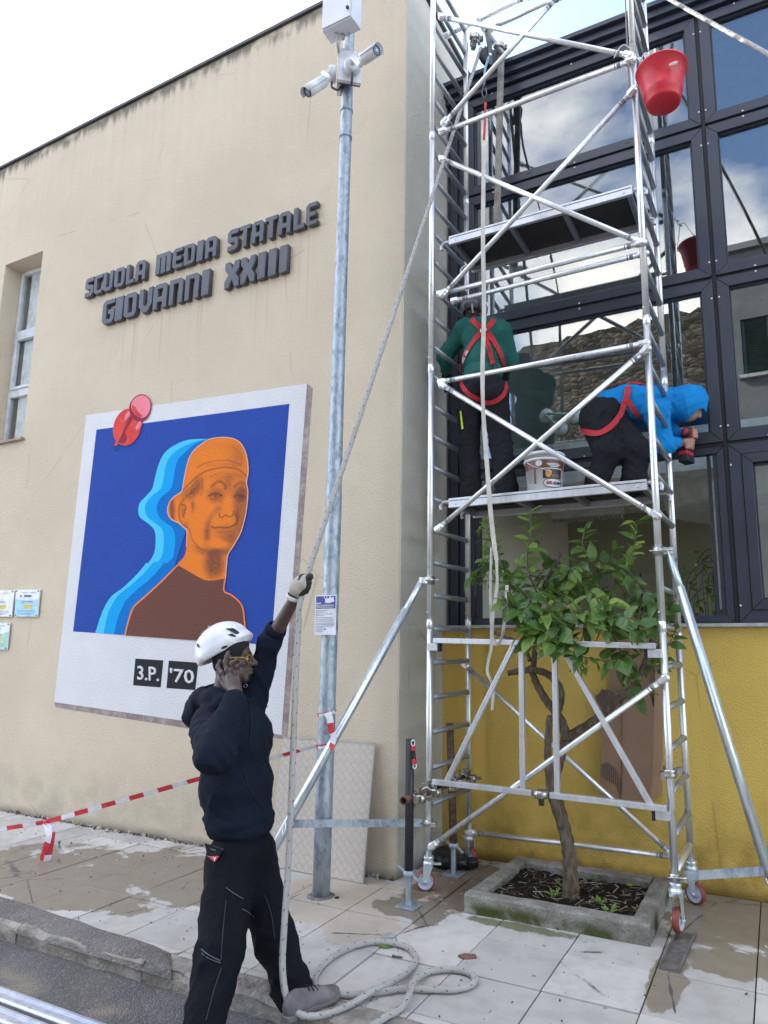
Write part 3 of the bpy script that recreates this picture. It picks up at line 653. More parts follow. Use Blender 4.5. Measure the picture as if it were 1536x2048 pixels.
flat('pin_body', [(560,570),(330,680),(170,900),(95,1180),(110,1400),(200,1600),(370,1690),(540,1700),(720,1600),(880,1380),(960,1150),(985,960),(800,640)], P_RED, 10, CPN, 5)
flat('pin_point', [(170,1590),(270,1640),(190,1730),(130,1700)], P_RED, 9.5, CPN)
flat('pin_stripe', [(600,830),(480,1080),(300,1500),(250,1600),(420,1640),(520,1480),(470,1300),(600,1050),(690,880)], P_DRED, 11, CPN, 4)
flat('pin_shine', [(470,760),(580,640),(610,760),(520,880),(440,950)], P_PINK, 11, CPN, 4); flat('pin_shine', [(780,1150),(900,960),(960,1000),(920,1140),(820,1230)], P_PINK, 11, CPN, 4)
flat('pin_edge', [(600,480),(660,330),(780,200),(930,130),(1080,150),(1200,260),(1260,430),(1240,640),(1150,830),(1040,930),(880,965),(730,900),(630,760),(590,600)], P_DRED, 11.5, CPN, 4)
flat('pin_head', [(650,480),(700,320),(820,210),(950,160),(1080,180),(1190,280),(1240,430),(1220,620),(1130,780),(1020,850),(900,840),(760,740),(670,610)], P_PINK, 12.5, CPN, 4)
flat('pin_head_shade', [(680,480),(780,520),(860,660),(1000,800),(900,830),(770,740),(685,620)], P_RED, 13, CPN, 3)
flat('caption_box', [(500,1597),(655,1607),(640,1757),(487,1745)], P_BLK, 3, C7); flat('caption_box', [(685,1608),(848,1620),(832,1772),(672,1760)], P_BLK, 3, C7)
def wall_text(txt, u0, v0, u1, v1, h, crop, k, mt, parent, name='lettering', bold=.004):
    """text on the wall from baseline point (u0,v0) towards (u1,v1); h is the cap height in the crop's pixels"""
    a, b, c = wpts([(u0, v0), (u1, v1), (u0, v0-h)], k, crop)
    me = fill_mesh(name, None, .0004, bold, text=txt, size=1); xs = [v.co.x for v in me.vertices]; ys = [v.co.y for v in me.vertices]
    sx = (b-a).length/(max(xs)-min(xs)); sy = (c-a).length/max(max(ys), .01); ex = (b-a).normalized(); ez = Vector((0, 0, 1))*math.cos(0); ez = (c-a).normalized(); x0 = min(xs); base = parent.location
    for v in me.vertices: v.co = a+ex*((v.co.x-x0)*sx)+ez*(v.co.y*sy)+Vector((0, -v.co.z*.5, 0))-base
    me.materials.clear(); me.materials.append(mt); o = bpy.data.objects.new(name, me); COL.objects.link(o); o.parent = parent; return o
wall_text('3.P.', 512, 1712, 632, 1722, 76, C7, 5, P_WHITE, mural, bold=.012); wall_text("'70", 692, 1725, 826, 1735, 76, C7, 5, P_WHITE, mural, bold=.012)

# ------------------------------------------------------------------ raised letters of the school sign
def glyph(ch, w):
    c, t = .13, .165; s = .295*w; cw = c
    O = [(cw,0),(w-cw,0),(w,c),(w,1-c),(w-cw,1),(cw,1),(0,1-c),(0,c)]; hole = [(s,t),(w-s,t),(w-s,1-t),(s,1-t)]
    l, g = .27*w, .095*w
    return {
     'I': [[(0,0),(w,0),(w,1),(0,1)]], 'L': [[(0,0),(w,0),(w,t),(s*1.1,t),(s*1.1,1),(0,1)]],
     'T': [[(w/2-s*.55,0),(w/2+s*.55,0),(w/2+s*.55,1-t),(w,1-t),(w,1),(0,1),(0,1-t),(w/2-s*.55,1-t)]],
     'E': [[(cw,0),(w,0),(w,t),(s,t),(s,.4),(.85*w,.4),(.85*w,.58),(s,.58),(s,1-t),(w,1-t),(w,1),(cw,1),(0,1-c),(0,c)]],
     'S': [[(0,0),(w-cw,0),(w,c),(w,.6-c*.6),(w-cw,.6),(s,.6),(s,.8),(w,.8),(w,1),(cw,1),(0,1-c),(0,.4+c*.6),(cw,.4),(w-s,.4),(w-s,.2),(0,.2)]],
     'C': [[(cw,0),(w,0),(w,t),(s,t),(s,1-t),(w,1-t),(w,1),(cw,1),(0,1-c),(0,c)]],
     'U': [[(cw,0),(w-cw,0),(w,c),(w,1),(w-s,1),(w-s,t),(s,t),(s,1),(0,1),(0,c)]], 'O': [O, hole],
     'A': [[(0,0),(s,0),(s,.28),(w-s,.28),(w-s,0),(w,0),(w,1-c),(w-cw,1),(cw,1),(0,1-c)], [(s,.46),(w-s,.46),(w-s,1-t),(s,1-t)]],
     'M': [[(0,0),(l,0),(l,.82),(l+g,.82),(l+g,0),(2*l+g,0),(2*l+g,.82),(2*l+2*g,.82),(2*l+2*g,0),(w,0),(w,1-c),(w-cw,1),(0,1)]],
     'D': [[(0,0),(w-cw,0),(w,c),(w,1-c),(w-cw,1),(0,1)], hole],
     'G': [[(cw,0),(w-cw,0),(w,c),(w,.56),(.5*w,.56),(.5*w,.4),(w-s,.4),(w-s,t),(s,t),(s,1-t),(w,1-t),(w,1),(cw,1),(0,1-c),(0,c)]],
     'V': [[(.34*w,0),(.66*w,0),(w,.3),(w,1),(w-s,1),(w-s,.36),(.5*w,.2),(s,.36),(s,1),(0,1),(0,.3)]],
     'N': [[(0,0),(s,0),(s,1-t),(w-s,1-t),(w-s,0),(w,0),(w,1-c),(w-cw,1),(0,1)]],
     'X': [[(0,0),(s,0),(.5*w,.33),(w-s,0),(w,0),(w,.27),(.74*w,.5),(w,.73),(w,1),(w-s,1),(.5*w,.67),(s,1),(0,1),(0,.73),(.26*w,.5),(0,.27)]]}[ch]
M_LET = simple('grey_letter_paint', (.075, .077, .09), .5, 0, .2, 6, .2, 60)
LY = WALLY-.052
def letters(text, spans, z0, z1, label):
    first = at(140+spans[0][0]*.3385, 560, Y=LY)
    t = thing('sign_lettering', label, 'sign', (first.x, WALLY, z0))
    for ch, (a, b) in zip(text, spans):
        # the spans are measured at mid letter height in the photograph
        for vmid in (0,):
            f = (a-100)/1330; vy = (z_line(a, z0, z1))
        xa, xb = at(140+a*.3385, vy, Y=LY).x, at(140+b*.3385, vy, Y=LY).x
        h = z1-z0; me = fill_mesh('letter', [[(x*h, y*h) for x, y in lp] for lp in glyph(ch, (xb-xa)/h)], .021, .004)
        me.materials.clear(); me.materials.append(M_LET)
        o = bpy.data.objects.new('letter', me); COL.objects.link(o); o.parent = t
        o.rotation_euler = (math.pi/2, 0, 0); o.location = (xa-first.x, LY+.0255-WALLY, 0)
def z_line(u, z0, z1):                      # image row of the letters' mid height at crop column u
    if z1-z0 < .235: return 380+(575+(140-575)*(u-112)/(1425-112))*.3385
    return 380+(715+(410-715)*(u-225)/(1258-225))*.3385
letters('SCUOLAMEDIASTATALE', [(90,135),(143,187),(196,248),(263,318),(333,378),(388,442),(507,592),(607,662),(675,733),(750,782),(800,862),(932,990),(1003,1062),(1075,1140),(1153,1220),(1232,1300),(1322,1382),(1395,1455)], 5.362, 5.575, 'raised grey letters SCUOLA MEDIA STATALE on the cream wall, upper line')
letters('GIOVANNIXXIII', [(192,258),(268,308),(320,388),(408,480),(492,568),(587,662),(680,757),(778,818),(915,995),(1010,1088),(1110,1150),(1172,1215),(1237,1280)], 4.978, 5.238, 'larger raised grey letters GIOVANNI XXIII on the cream wall, lower line')

# ------------------------------------------------------------------ printed plaques at the left edge
M_PLW = simple('plaque_white', (.68, .69, .74), .4); M_PLB = simple('plaque_blue', (.28, .55, .80), .4); M_PLG = simple('plaque_green', (.30, .55, .48), .4)
M_PLY = simple('plaque_yellow', (.62, .47, .03), .4); M_INK = simple('grey_ink', (.20, .22, .28), .6); M_NAVY = simple('navy_print', (.03, .1, .25), .5); M_SCR = simple('screw_head', (.12, .12, .13), .4, .6)
M_GRN = simple('green_print', (.08, .38, .2), .5)
CQ = (0, 1160, 100/1280)
def plaque(q, label, colour, ycol, dark, wave):
    P = [at(CQ[0]+u*CQ[2], CQ[1]+v*CQ[2], Y=WALLY-.024) for u, v in q]      # tl tr br bl
    t = thing('wall_plaque', label, 'plaque', (P[0].x, WALLY, P[3].z))
    MB().prism(P, (0, .012, 0)).build('panel', M_PLW, t, bevel=.001)
    def pt(a, b, k=1): return P[0].lerp(P[1], a).lerp(P[3].lerp(P[2], a), b)+Vector((0, -.0008*k, 0))
    def quad(n, a0, b0, a1, b1, mt, k=2): MB().prism([pt(a0, b0, k), pt(a1, b0, k), pt(a1, b1, k), pt(a0, b1, k)], (0, .0006, 0)).build(n, mt, t)
    if wave:
        MB().prism([pt(.02, .36), pt(.2, .37), pt(.45, .43), pt(.7, .42), pt(.98, .33), pt(.98, .98), pt(.02, .98)], (0, .0006, 0)).build('colour_field', colour, t)
        quad('printed_title', .38, .2, .68, .28, dark); quad('printed_logo', .2, .2, .27, .29, M_INK)
    quad('printed_box', .38, .56, .76, .72, ycol)
    for a0, b0, a1 in ((.3, .42, .72), (.3, .45, .76), (.22, .5, .36), (.12, .78, .88), (.12, .82, .9), (.12, .88, .86), (.3, .91, .7), (.25, .1, .5), (.6, .1, .85), (.42, .605, .72), (.42, .66, .6)): quad('printed_line', a0, b0, a1, b0+.014, M_INK, 3)
    for a in (.05, .95):
        for b in (.05, .95):
            c = pt(a, b); MB().lathe([(0, .004), (.009, .004), (.009, 0)], c, (0, -1, 0), 10).build('screw', M_SCR, t)
            MB().cyl(c+Vector((0, .012, 0)), (c.x, WALLY, c.z), .006, n=8).build('spacer', M_SCR, t)
plaque([(-330,265),(365,265),(295,938),(-410,938)], 'white printed wall plaque with a small yellow box, cut by the left edge', M_PLW, M_PLY, M_NAVY, False)
plaque([(405,245),(1020,245),(955,935),(365,935)], 'blue and white printed wall plaque nearest to the mural', M_PLB, M_PLY, M_NAVY, True)
plaque([(-420,1098),(250,1098),(175,1780),(-500,1780)], 'green and white printed wall plaque under the white one', M_PLG, M_PLY, M_GRN, True)

# ------------------------------------------------------------------ galvanised pole with box, two cameras and a notice
def galv(name, base=(.37, .42, .47), dark=(.20, .25, .31), metal=.55):
    q = NT(name); a = q.noise(q.map(q.pos, (1, 1, .45)), 24, 5, .62, .8); v = q.vor(q.map(q.pos, (1, 1, .6)), 46, 'F1', 'Color'); b = q.noise(q.pos, 3.5, 4)
    c = q.mix(q.step(a, .42, .62), base, dark); c = q.mix(q.math('MULTIPLY', q.sep(v)[0], .3), c, (.58, .62, .65)); c = q.mix(q.math('MULTIPLY', q.step(b, .5, .7), .4), c, (.52, .55, .57))
    q.p(col=c, rough=q.math('ADD', .42, q.math('MULTIPLY', a, .2)), metal=metal); q.bump(a, .15, .003); return q.m
M_GALV = galv('galvanised_steel')
pb = at(642, 1792, Z=0); PX0, PY0 = pb.x, pb.y
pole = thing('steel_pole', 'tall galvanised steel pole standing on the pavement before the cream wall', 'pole', (PX0, PY0, 0))
def pole_at(z): return Vector((PX0+.004*z, PY0, z))
mb = MB(); mb.tube([pole_at(z) for z in np.linspace(-.02, 7.3, 12)], list(np.interp(np.linspace(0, 7.3, 12), [0, 2.9, 3.0, 7.3], [.060, .058, .052, .043])), 28); mb.build('shaft', M_GALV, pole)
MB().lathe([(.058, .0), (.095, .0), (.08, .004), (.062, .009)], pole_at(0.001), n=24).build('mortar_collar', M_PATCH, pole)
bz = 6.42; cs = [at(*p, Z=bz) for p in ((643.6, 62.5), (703, 33.6), (722.5, 60), (662, 89))]
bx = thing('control_box', 'white metal control box high on the steel pole above the cameras', 'box', tuple(sum(cs, Vector())/4))
M_WBOX = simple('white_powder_coat', (.66, .66, .70), .4, 0, .06, 2)
MB().prism(cs[::-1], (0, 0, .62)).build('casing', M_WBOX, bx, bevel=.006)
ctr = sum(cs, Vector())/4
dn = (cs[1]-cs[0]).normalized(); out = Vector((dn.y, -dn.x, 0))
fc = [cs[0]+out*.012+dn*.008+Vector((0, 0, .008)), cs[1]+out*.012-dn*.008+Vector((0, 0, .008))]
MB().prism([fc[0], fc[1], fc[1]+Vector((0, 0, .6)), fc[0]+Vector((0, 0, .6))], -out*.011).build('door', M_WBOX, bx, bevel=.003)
lk = at(695.5, 15.5, Y=(cs[0].lerp(cs[1], .85)).y-.02); MB().cyl(lk+out*.0, lk+out*.012, .013, n=16).build('lock', M_GASKET, bx)
for p in ((673, 68), (686, 70), (697.5, 66)):
    g = at(*p, Z=bz-.001); MB().cyl(g, g-Vector((0, 0, .035)), .016 if p[0] < 690 else .006, n=12).build('cable_gland', simple('grey_plastic', (.4, .4, .42), .5), bx)
cb = MB(); g1, g2 = at(673, 72, Z=bz-.02), at(686, 72, Z=bz-.02)
cable = thing('camera_cable', 'thin grey cables hanging from the white box to the cameras', 'cable', tuple(g1))
MB().tube(spline([g1, at(676, 95, Y=g1.y), at(678, 112, Y=PY0-.05), at(679, 122, Y=PY0-.06)]), .011, 8).build('conduit', simple('grey_cable', (.36, .36, .37), .6), cable)
MB().tube(spline([g2, at(680, 82, Y=g2.y), at(678, 95, Y=PY0-.1), at(690, 99, Y=PY0-.09), at(700, 107, Y=PY0-.055)]), .005, 6).build('cable', simple('white_cable', (.6, .6, .62), .6), cable)
M_CAMW = simple('white_camera_plastic', (.68, .68, .71), .35); M_LENS = simple('black_glass', (.01, .01, .014), .08, spec=.8); M_DK = simple('dark_grey_steel', (.09, .09, .10), .5, .3)
def camera_unit(label, plate, nrm, disc, front, back, joint):
    """plate: centre of the back plate; nrm: its outward normal"""
    t = thing('security_camera', label, 'camera', tuple(plate)); nrm = nrm.normalized(); side = Vector((0, 0, 1)).cross(nrm).normalized(); up = Vector((0, 0, 1))
    MB().obox(plate, (nrm, side, up), (.015, .09, .14)).build('mounting_plate', M_CAMW, t, bevel=.003)
    MB().obox(plate-nrm*.022-up*.01, (nrm, side, up), (.006, .085, .13)).build('plate_bracket', M_DK, t)
    MB().lathe([(0, 0), (.064, 0), (.067, .01), (.065, .046), (.057, .057), (0, .058)], disc, nrm, 26).build('junction_box', M_CAMW, t, bevel=.002)
    MB().tube(spline([disc+nrm*.05, disc+nrm*.1, joint, back]), [.024]*3+[.02]*(len(spline([0*nrm, nrm, nrm*2, nrm*3]))-3), 12).build('bracket_arm', M_CAMW, t)
    d = (front-back).normalized(); u, w = frame(d)
    MB().lathe([(0, -.02), (.028, -.02), (.039, .0), (.041, .02), (.041, (front-back).length-.005), (.036, (front-back).length)], back, d, 24).build('camera_body', M_CAMW, t)
    L = (front-back).length; vs = []; upv = (up-d*up.dot(d)).normalized(); sd_ = d.cross(upv); mb = MB(); n = 12
    for h in (.0, L+.03):
        for rr in (.044, .047):
            for k in range(n+1):
                a = math.pi*(-.05+1.1*k/n); vs.append(back+d*h+(sd_*math.cos(a)+upv*math.sin(a))*rr)
    M1 = n+1; fs = []
    for k in range(n): fs += [(k, k+1, 2*M1+k+1, 2*M1+k), (M1+k, 3*M1+k, 3*M1+k+1, M1+k+1), (2*M1+k, 2*M1+k+1, 3*M1+k+1, 3*M1+k), (k, M1+k, M1+k+1, k+1)]
    fs += [(0, 2*M1, 3*M1, M1), (n, M1+n, 3*M1+n, 2*M1+n)]
    mb.add(vs, fs, 0, True).build('sun_visor', M_CAMW, t)
    MB().cyl(front-d*.008, front+d*.001, .036, n=24).build('front_glass', M_LENS, t)
    MB().lathe([(.026, 0), (.021, .004), (.018, .0)], front+d*.002, d, 20).build('lens_ring', simple('blue_grey_ring', (.25, .33, .42), .3), t)
    MB().lathe([(0, .003), (.013, .002), (.014, 0)], front+d*.003, d, 16).build('lens', simple('lens_glass', (.5, .6, .7), .1), t)
    g = disc+nrm*.03-up*.085; MB().tube(spline([g+up*.015, g-up*.03, g-up*.05-nrm*.05, g-up*.02-nrm*.07]), .009, 8).build('cable', M_DK, t)
q1 = at(683, 145, Y=PY0-.06); n1 = (at(655, 148, Y=PY0-.22)-at(683, 145, Y=PY0-.06))
n1 = Vector((-.82, -.57, 0)); n2 = Vector((.62, -.78, 0))
camera_unit('white bullet camera on the left of the pole, pointing down left', at(678, 145, Y=PY0-.075), n1, at(672, 150, Y=PY0-.095), at(615, 184, Y=PY0-.42), at(648, 163, Y=PY0-.30), at(657, 155, Y=PY0-.24))
camera_unit('white bullet camera on the right of the pole, pointing up right', at(700, 135, Y=PY0-.09), n2, at(704, 137, Y=PY0-.11), at(753, 101, Y=PY0-.33), at(726, 119, Y=PY0-.28), at(719, 130, Y=PY0-.23))
for zc in (5.92, 5.68): MB().lathe([(.047, -.012), (.052, -.012), (.052, .012), (.047, .012)], pole_at(zc), n=24).build('pipe_clamp', M_GALV, pole)
# notice on the pole
nt = [at(*p, Y=PY0-.075) for p in ((631, 1191), (673, 1189.5), (671, 1269.5), (628.5, 1270))]
ns = thing('notice_sign', 'white and navy surveillance notice AREA VIDEOSORVEGLIATA strapped to the pole', 'sign', tuple(nt[3]))
MB().prism(nt, (0, .003, 0)).build('panel', M_PLW, ns)
def npt(a, b, k=1): return nt[0].lerp(nt[1], a).lerp(nt[3].lerp(nt[2], a), b)+Vector((0, -.0008*k, 0))
def nq(name, a0, b0, a1, b1, mt, k=2): return MB().prism([npt(a0, b0, k), npt(a1, b0, k), npt(a1, b1, k), npt(a0, b1, k)], (0, .0006, 0)).build(name, mt, ns)
M_NB = simple('notice_navy', (.045, .05, .26), .45)
nq('navy_field', .04, .025, .96, .34, M_NB, 1)
MB().prism([npt(a, b, 3) for a, b in ((.47, .1), (.68, .075), (.68, .02), (.73, .02), (.73, .07), (.88, .05), (.91, .17), (.6, .215), (.55, .185), (.5, .2), (.46, .19), (.5, .15))], (0, .0006, 0)).build('camera_symbol', M_PLW, ns)
MB().lathe([(.009, 0), (.013, .0), (.013, .0008), (.009, .0008)], npt(.5, .05, 2), (0, -1, 0), 16).build('round_symbol', M_PLW, ns)
def sign_text(txt, a0, b0, a1, h, mt=None, k=3):
    me = fill_mesh('lettering', None, .0003, .01, text=txt, size=1, res=1); xs = [v.co.x for v in me.vertices]; ys = [v.co.y for v in me.vertices]
    A, Bp, Cp = npt(a0, b0, k), npt(a1, b0, k), npt(a0, b0-h, k); ex, ez = (Bp-A)/(max(xs)-min(xs)), (Cp-A)/max(ys); x0 = min(xs)
    for v in me.vertices: v.co = A+ex*(v.co.x-x0)+ez*v.co.y+Vector((0, -v.co.z*.5, 0))-ns.location
    me.materials.clear(); me.materials.append(mt or M_PLW); o = bpy.data.objects.new('lettering', me); COL.objects.link(o); o.parent = ns
sign_text('AREA', .07, .23, .3, .045); sign_text('VIDEOSORVEGLIATA', .07, .29, .91, .045)
nq('printed_line', .07, .303, .9, .318, M_PLW, 3)
for i, (a1, b0) in enumerate(((.55, .385), (.46, .42), (.85, .47), (.42, .51), (.8, .56), (.92, .6), (.92, .645), (.95, .7), (.95, .735), (.93, .775), (.45, .815), (.4, .86), (.4, .9))): nq('printed_line', .05, b0, a1, b0+.012, M_INK, 2)
nq('printed_emblem', .46, .84, .54, .88, M_INK, 2)
for b in (.25, .8):
    c = npt(.6, b); MB().lathe([(.058, -.008), (.0605, -.008), (.0605, .008), (.058, .008)], pole_at(c.z), n=24).build('strap', M_GALV, ns)

# ------------------------------------------------------------------ red and white barrier tape
M_TW = simple('white_tape', (.72, .70, .74), .4, 0, .1, 20); M_TR = simple('red_tape', (.60, .03, .05), .4, 0, .15, 20)
def tape(path, w, parent, name, step=.14, twist=0., up=Vector((0, 0, 1)), start=0, ph=0):
    L = 0; mb = MB(); vs = []; mi = []; pts = path
    for i, p in enumerate(pts):
        if i: L += (pts[i]-pts[i-1]).length
        d = (pts[min(i+1, len(pts)-1)]-pts[max(i-1, 0)]).normalized(); s = d.cross(up).normalized(); u = s.cross(d)
        a = ph+twist*L; e = (u*math.cos(a)+s*math.sin(a))*w/2; vs += [p+e-s*.0004, p-e-s*.0004, p-e+s*.0004, p+e+s*.0004]; mi.append(int((L+start)/step) % 2)
    for i in range(len(pts)-1):
        a = 4*i
        mb.add([], [], 0)
        for q in ((0, 1, 5, 4), (1, 2, 6, 5), (2, 3, 7, 6), (3, 0, 4, 7)): mb.f.append(tuple(a+k for k in q)); mb.m.append(mi[i]); mb.s.append(False)
    mb.v = [tuple(v) for v in vs]
    return mb.build(name, [M_TW, M_TR], parent)
kn = at(92, 1644, Y=3.72)
tp = thing('barrier_tape', 'red and white barrier tape stretched from the left edge to the steel pole', 'tape', tuple(kn))
def dens(a, b, n, sag=0): return [a.lerp(b, k/n)-Vector((0, 0, sag*4*(k/n)*(1-k/n))) for k in range(n+1)]
tape(dens(at(-60, 1668, Y=3.7), kn, 24), .034, tp, 'tape_band', .17, .4, start=.05)
pe = pole_at(at(640, 1490, Y=PY0).z)+Vector((-.05, -.045, 0))
tape(dens(kn, pe, 110, .0), .036, tp, 'tape_band', .135, .35, start=.135)
tape(spline([kn, at(98, 1670, Y=3.7), at(90, 1700, Y=3.7), at(83, 1728, Y=3.71), at(89, 1734, Y=3.715), at(97, 1710, Y=3.72), at(104, 1660, Y=3.73), kn+Vector((.01, .01, 0))], 8), .05, tp, 'tape_tail', .16, 1.2, up=Vector((.9, .43, .1)))
MB().ball(kn, (.022, .02, .02), 6).build('tape_knot', M_TR, tp)
def wraptape(z, n, w, name, tilt=.0):
    pts = []; 
    for k in range(n*16+1):
        a = 2*math.pi*k/16; c = pole_at(z+.012*math.sin(a+1)+tilt*k/16); pts.append(c+Vector((math.cos(a)*.064, math.sin(a)*.064, 0)))
    return tape(pts, w, tp, name, .13, 0.6)
wraptape(pe.z, 2, .028, 'tape_wrap', .004); zt = at(655, 1428, Y=PY0).z; wraptape(zt, 2, .02, 'tape_wrap', .006)
tape(spline([at(655, 1425, Y=PY0-.07), at(660, 1440, Y=PY0-.075), at(662, 1458, Y=PY0-.075), at(667, 1475, Y=PY0-.07), at(661, 1500, Y=PY0-.07)], 6), .045, tp, 'tape_tail', .07, 2.5, up=Vector((.9, .43, .1)))

# ------------------------------------------------------------------ chequer plate leaning on the wall
def chequer():
    q = NT('chequer_plate'); u, v, w = q.sep(q.obj); k = 15.0
    a = q.math('MULTIPLY', q.math('ADD', u, w), k); b = q.math('MULTIPLY', q.math('SUBTRACT', u, w), k)
    chk = q.math('LESS_THAN', q.math('FRACT', q.math('MULTIPLY', q.math('ADD', q.math('FLOOR', a), q.math('FLOOR', b)), .5)), .25)
    fa, fb = q.math('FRACT', a), q.math('FRACT', b)
    def bars(x, y):
        s = q.math('SINE', q.math('MULTIPLY', x, 2*math.pi*5)); m = q.math('MULTIPLY', q.step(y, .08, .2), q.step(y, .92, .8)); e = q.math('MULTIPLY', q.step(x, .03, .1), q.step(x, .97, .9))
        return q.math('MULTIPLY', q.math('MULTIPLY', q.step(s, .0, .6), m), e)
    h = q.math('ADD', q.math('MULTIPLY', chk, bars(fa, fb)), q.math('MULTIPLY', q.math('SUBTRACT', 1, chk), bars(fb, fa)))
    n = q.noise(q.obj, 4, 6, .6); n2 = q.noise(q.obj, 40, 4)
    c = q.mix(q.step(n, .35, .7), (.34, .28, .24), (.47, .40, .35)); c = q.mix(q.math('MULTIPLY', q.step(n2, .5, .75), .4), c, (.25, .21, .19)); c = q.mix(q.math('MULTIPLY', h, .4), mul((.62, .53, .45), .8), c)
    c = q.mix(q.math('MULTIPLY', h, .85), c, (.72, .66, .60))
    q.p(col=c, rough=q.math('ADD', .42, q.math('MULTIPLY', n2, .25)), metal=0, spec=.4); q.bump(h, .8, .007); return q.m
tl, tr = at(566, 1474, Y=4.515), at(750, 1486, Y=4.515); br = at(727, 1768, Z=.002)
ex = (tr-tl).normalized(); dv = Vector((0, br.y-4.515, -tr.z)); dv = Vector((0, -.13, -tr.z))
bl_ = tl+dv; br_ = tr+dv; bl_.z = .002+.001; br_.z = .002
pt_ = thing('chequer_plate', 'dirty aluminium chequer plate leaning on the wall behind the pole', 'metal sheet', tuple((bl_+br_)/2))
nrm = (tr-tl).cross(dv).normalized(); nrm = nrm if nrm.y > 0 else -nrm
MB().prism([tl, tr, br_, bl_], nrm*.012).build('sheet', chequer(), pt_, bevel=.001)
e_ = simple('sheet_rim', (.42, .39, .37), .5, .4)
for a, b in ((tl, tr), (tr, br_)): MB().bar(a.lerp(b, .003)-nrm*.003, a.lerp(b, .997)-nrm*.003, .006, .004, nrm).build('edge_strip', e_, pt_)
# ------------------------------------------------------------------ rolling scaffold tower
def alu(name, col=(.84, .85, .86), rough=.34, metal=.8, var=.06):
    q = NT(name); n = q.noise(q.map(q.pos, (1, 1, .12)), 26, 5, .6); f = q.noise(q.pos, 90, 3, .7)
    c = q.mix(q.step(n, .3, .7), mul(col, 1-var*1.6), mul(col, 1+var)); c = q.mix(q.math('MULTIPLY', q.step(f, .56, .72), .4), c, mul(col, .45)); g = q.noise(q.pos, 17, 5, .7); c = q.mix(q.math('MULTIPLY', q.step(g, .6, .66), .6), c, (.50, .48, .45))
    q.p(col=c, rough=q.math('ADD', rough-.08, q.math('MULTIPLY', n, .2)), metal=metal); q.bump(f, .08, .001); return q.m
M_ALU = alu('scaffold_aluminium'); M_ALUF = alu('flat_aluminium', (.66, .67, .70), .42, .7); M_RUNG = alu('rung_aluminium', (.36, .375, .40), .45, .75)
M_ZINC = alu('bright_zinc', (.72, .80, .85), .34, .75, .1); M_CLAMP = alu('forged_clamp', (.5, .49, .46), .3, .9, .35); M_PLY = simple('dark_deck_board', (.035, .032, .032), .7, 0, .3, 5)
FL, FR, BL, BR = V(-2.25, 4.47, 0), V(-.622, 4.41, 0), V(-2.222, 5.10, 0), V(-.607, 5.05, 0)
tw = thing('scaffold_tower', 'tall aluminium scaffold tower on wheels in front of the glazed wing', 'scaffold', tuple((FL+FR+BL+BR)/4))
RU = .0225
M_MARK = simple('grey_ink_mark', (.22, .22, .23), .6)
def line_n(a, b): d = (b-a).normalized(); return Vector((d.y, -d.x, 0))
NF = line_n(FL, FR); NB = line_n(BL, BR); NL = line_n(FL, BL)
def onF(p, off=0): return on_plane(p[0], p[1], FL+NF*off, NF)
def onB(p, off=0): return on_plane(p[0], p[1], BL+NB*off, NB)
ZJ = [1.84, 3.80, 5.82, 7.75]
def upright(P, z0, ztop, joints):
    zs = [z0]+[j for j in joints if j < ztop-.05]+[ztop]
    for i in range(len(zs)-1):
        mb = MB().cyl((P.x, P.y, zs[i]), (P.x, P.y, zs[i+1]-.003), RU, n=18)
        if i < len(zs)-2:
            zt = zs[i+1]; mb.lathe([(RU, zt-.07), (RU+.003, zt-.068), (RU+.003, zt-.004), (RU, zt-.003)], (P.x, P.y, 0), n=18)
        if i: mb.ball((P.x-.012, P.y-RU, zs[i]+.05), (.006, .003, .006), 5)
        mb.build('upright', M_ALU, tw)
upright(FL, .215, 8.3, ZJ); upright(FR, .30, 8.3, [1.81, 3.82, 5.80, 7.75]); upright(BL, .23, 7.52, [1.86, 3.83, 5.62]); upright(BR, .25, 8.3, [1.75, 3.62, 5.62])
for (A, B) in ((FL, BL), (FR, BR)):
    d = (B-A).normalized(); mb = MB().cyl(A+d*RU, B-d*RU, .019, n=12)
    for e, s in ((A, 1), (B, -1)): mb.lathe([(.019, 0), (.0235, .0), (.0215, .012), (.019, .016)], e+d*RU*s*.96, d*s, 10)
    me = mb.mesh('rung', M_RUNG, (0, 0, 0))
    z = .557
    while z < 8.2:
        if z < 7.5 or A is not FL: inst('rung', me, tw, (-tw.location.x, -tw.location.y, z))
        z += .2425
MB().cyl(FR+V(0, .03, .36), BR+V(0, -.03, .36), .022, n=12).build('base_tube', M_ALU, tw)
def claw(mb, p, d, mi=0):
    d = d.normalized(); mb.cyl(p-d*.02, p+d*.05, RU*.98, n=12, mi=mi); mb.ball(p, (.032, .028, .028), 6, mi); u_, w_ = frame(d); mb.obox(p+d*.012, (d, u_, w_), (.03, .031, .012), mi); mb.cyl(p+d*.08, p+d*.105, RU*.86, n=12, mi=1); mb.cyl(p+d*.115, p+d*.122, RU*.86, n=12, mi=1)
def brace(pa, pb, r=.0185, name='brace'):
    mb = MB().cyl(pa, pb, r, n=16); d = pb-pa
    claw(mb, pa, d); claw(mb, pb, -d); return mb.build(name, [M_ALU, M_MARK], tw)
for a, b in (((884,264),(1264,121)), ((880,588),(1286,485)), ((882,764),(1292,686))): brace(onF(a, .03), onF(b, .03), name='guard_rail')
brace(onF((908, 602), -.16), onF((1290, 507), -.16), name='guard_rail')
for a, b in (((883,34),(1260,112)), ((888,247),(1118,-10)), ((886,590),(1266,182)), ((884,318),(1282,485)), ((876,1058),(1294,697)), ((884,770),(1314,1032)), ((864,1692),(1330,1356))): brace(onF(a, .045), onF(b, .045))
for a, b in (((890,73),(1062,-10)), ((976,60),(1128,-10))): brace(onB(a, -.02), onB(b, -.02), name='guard_rail')
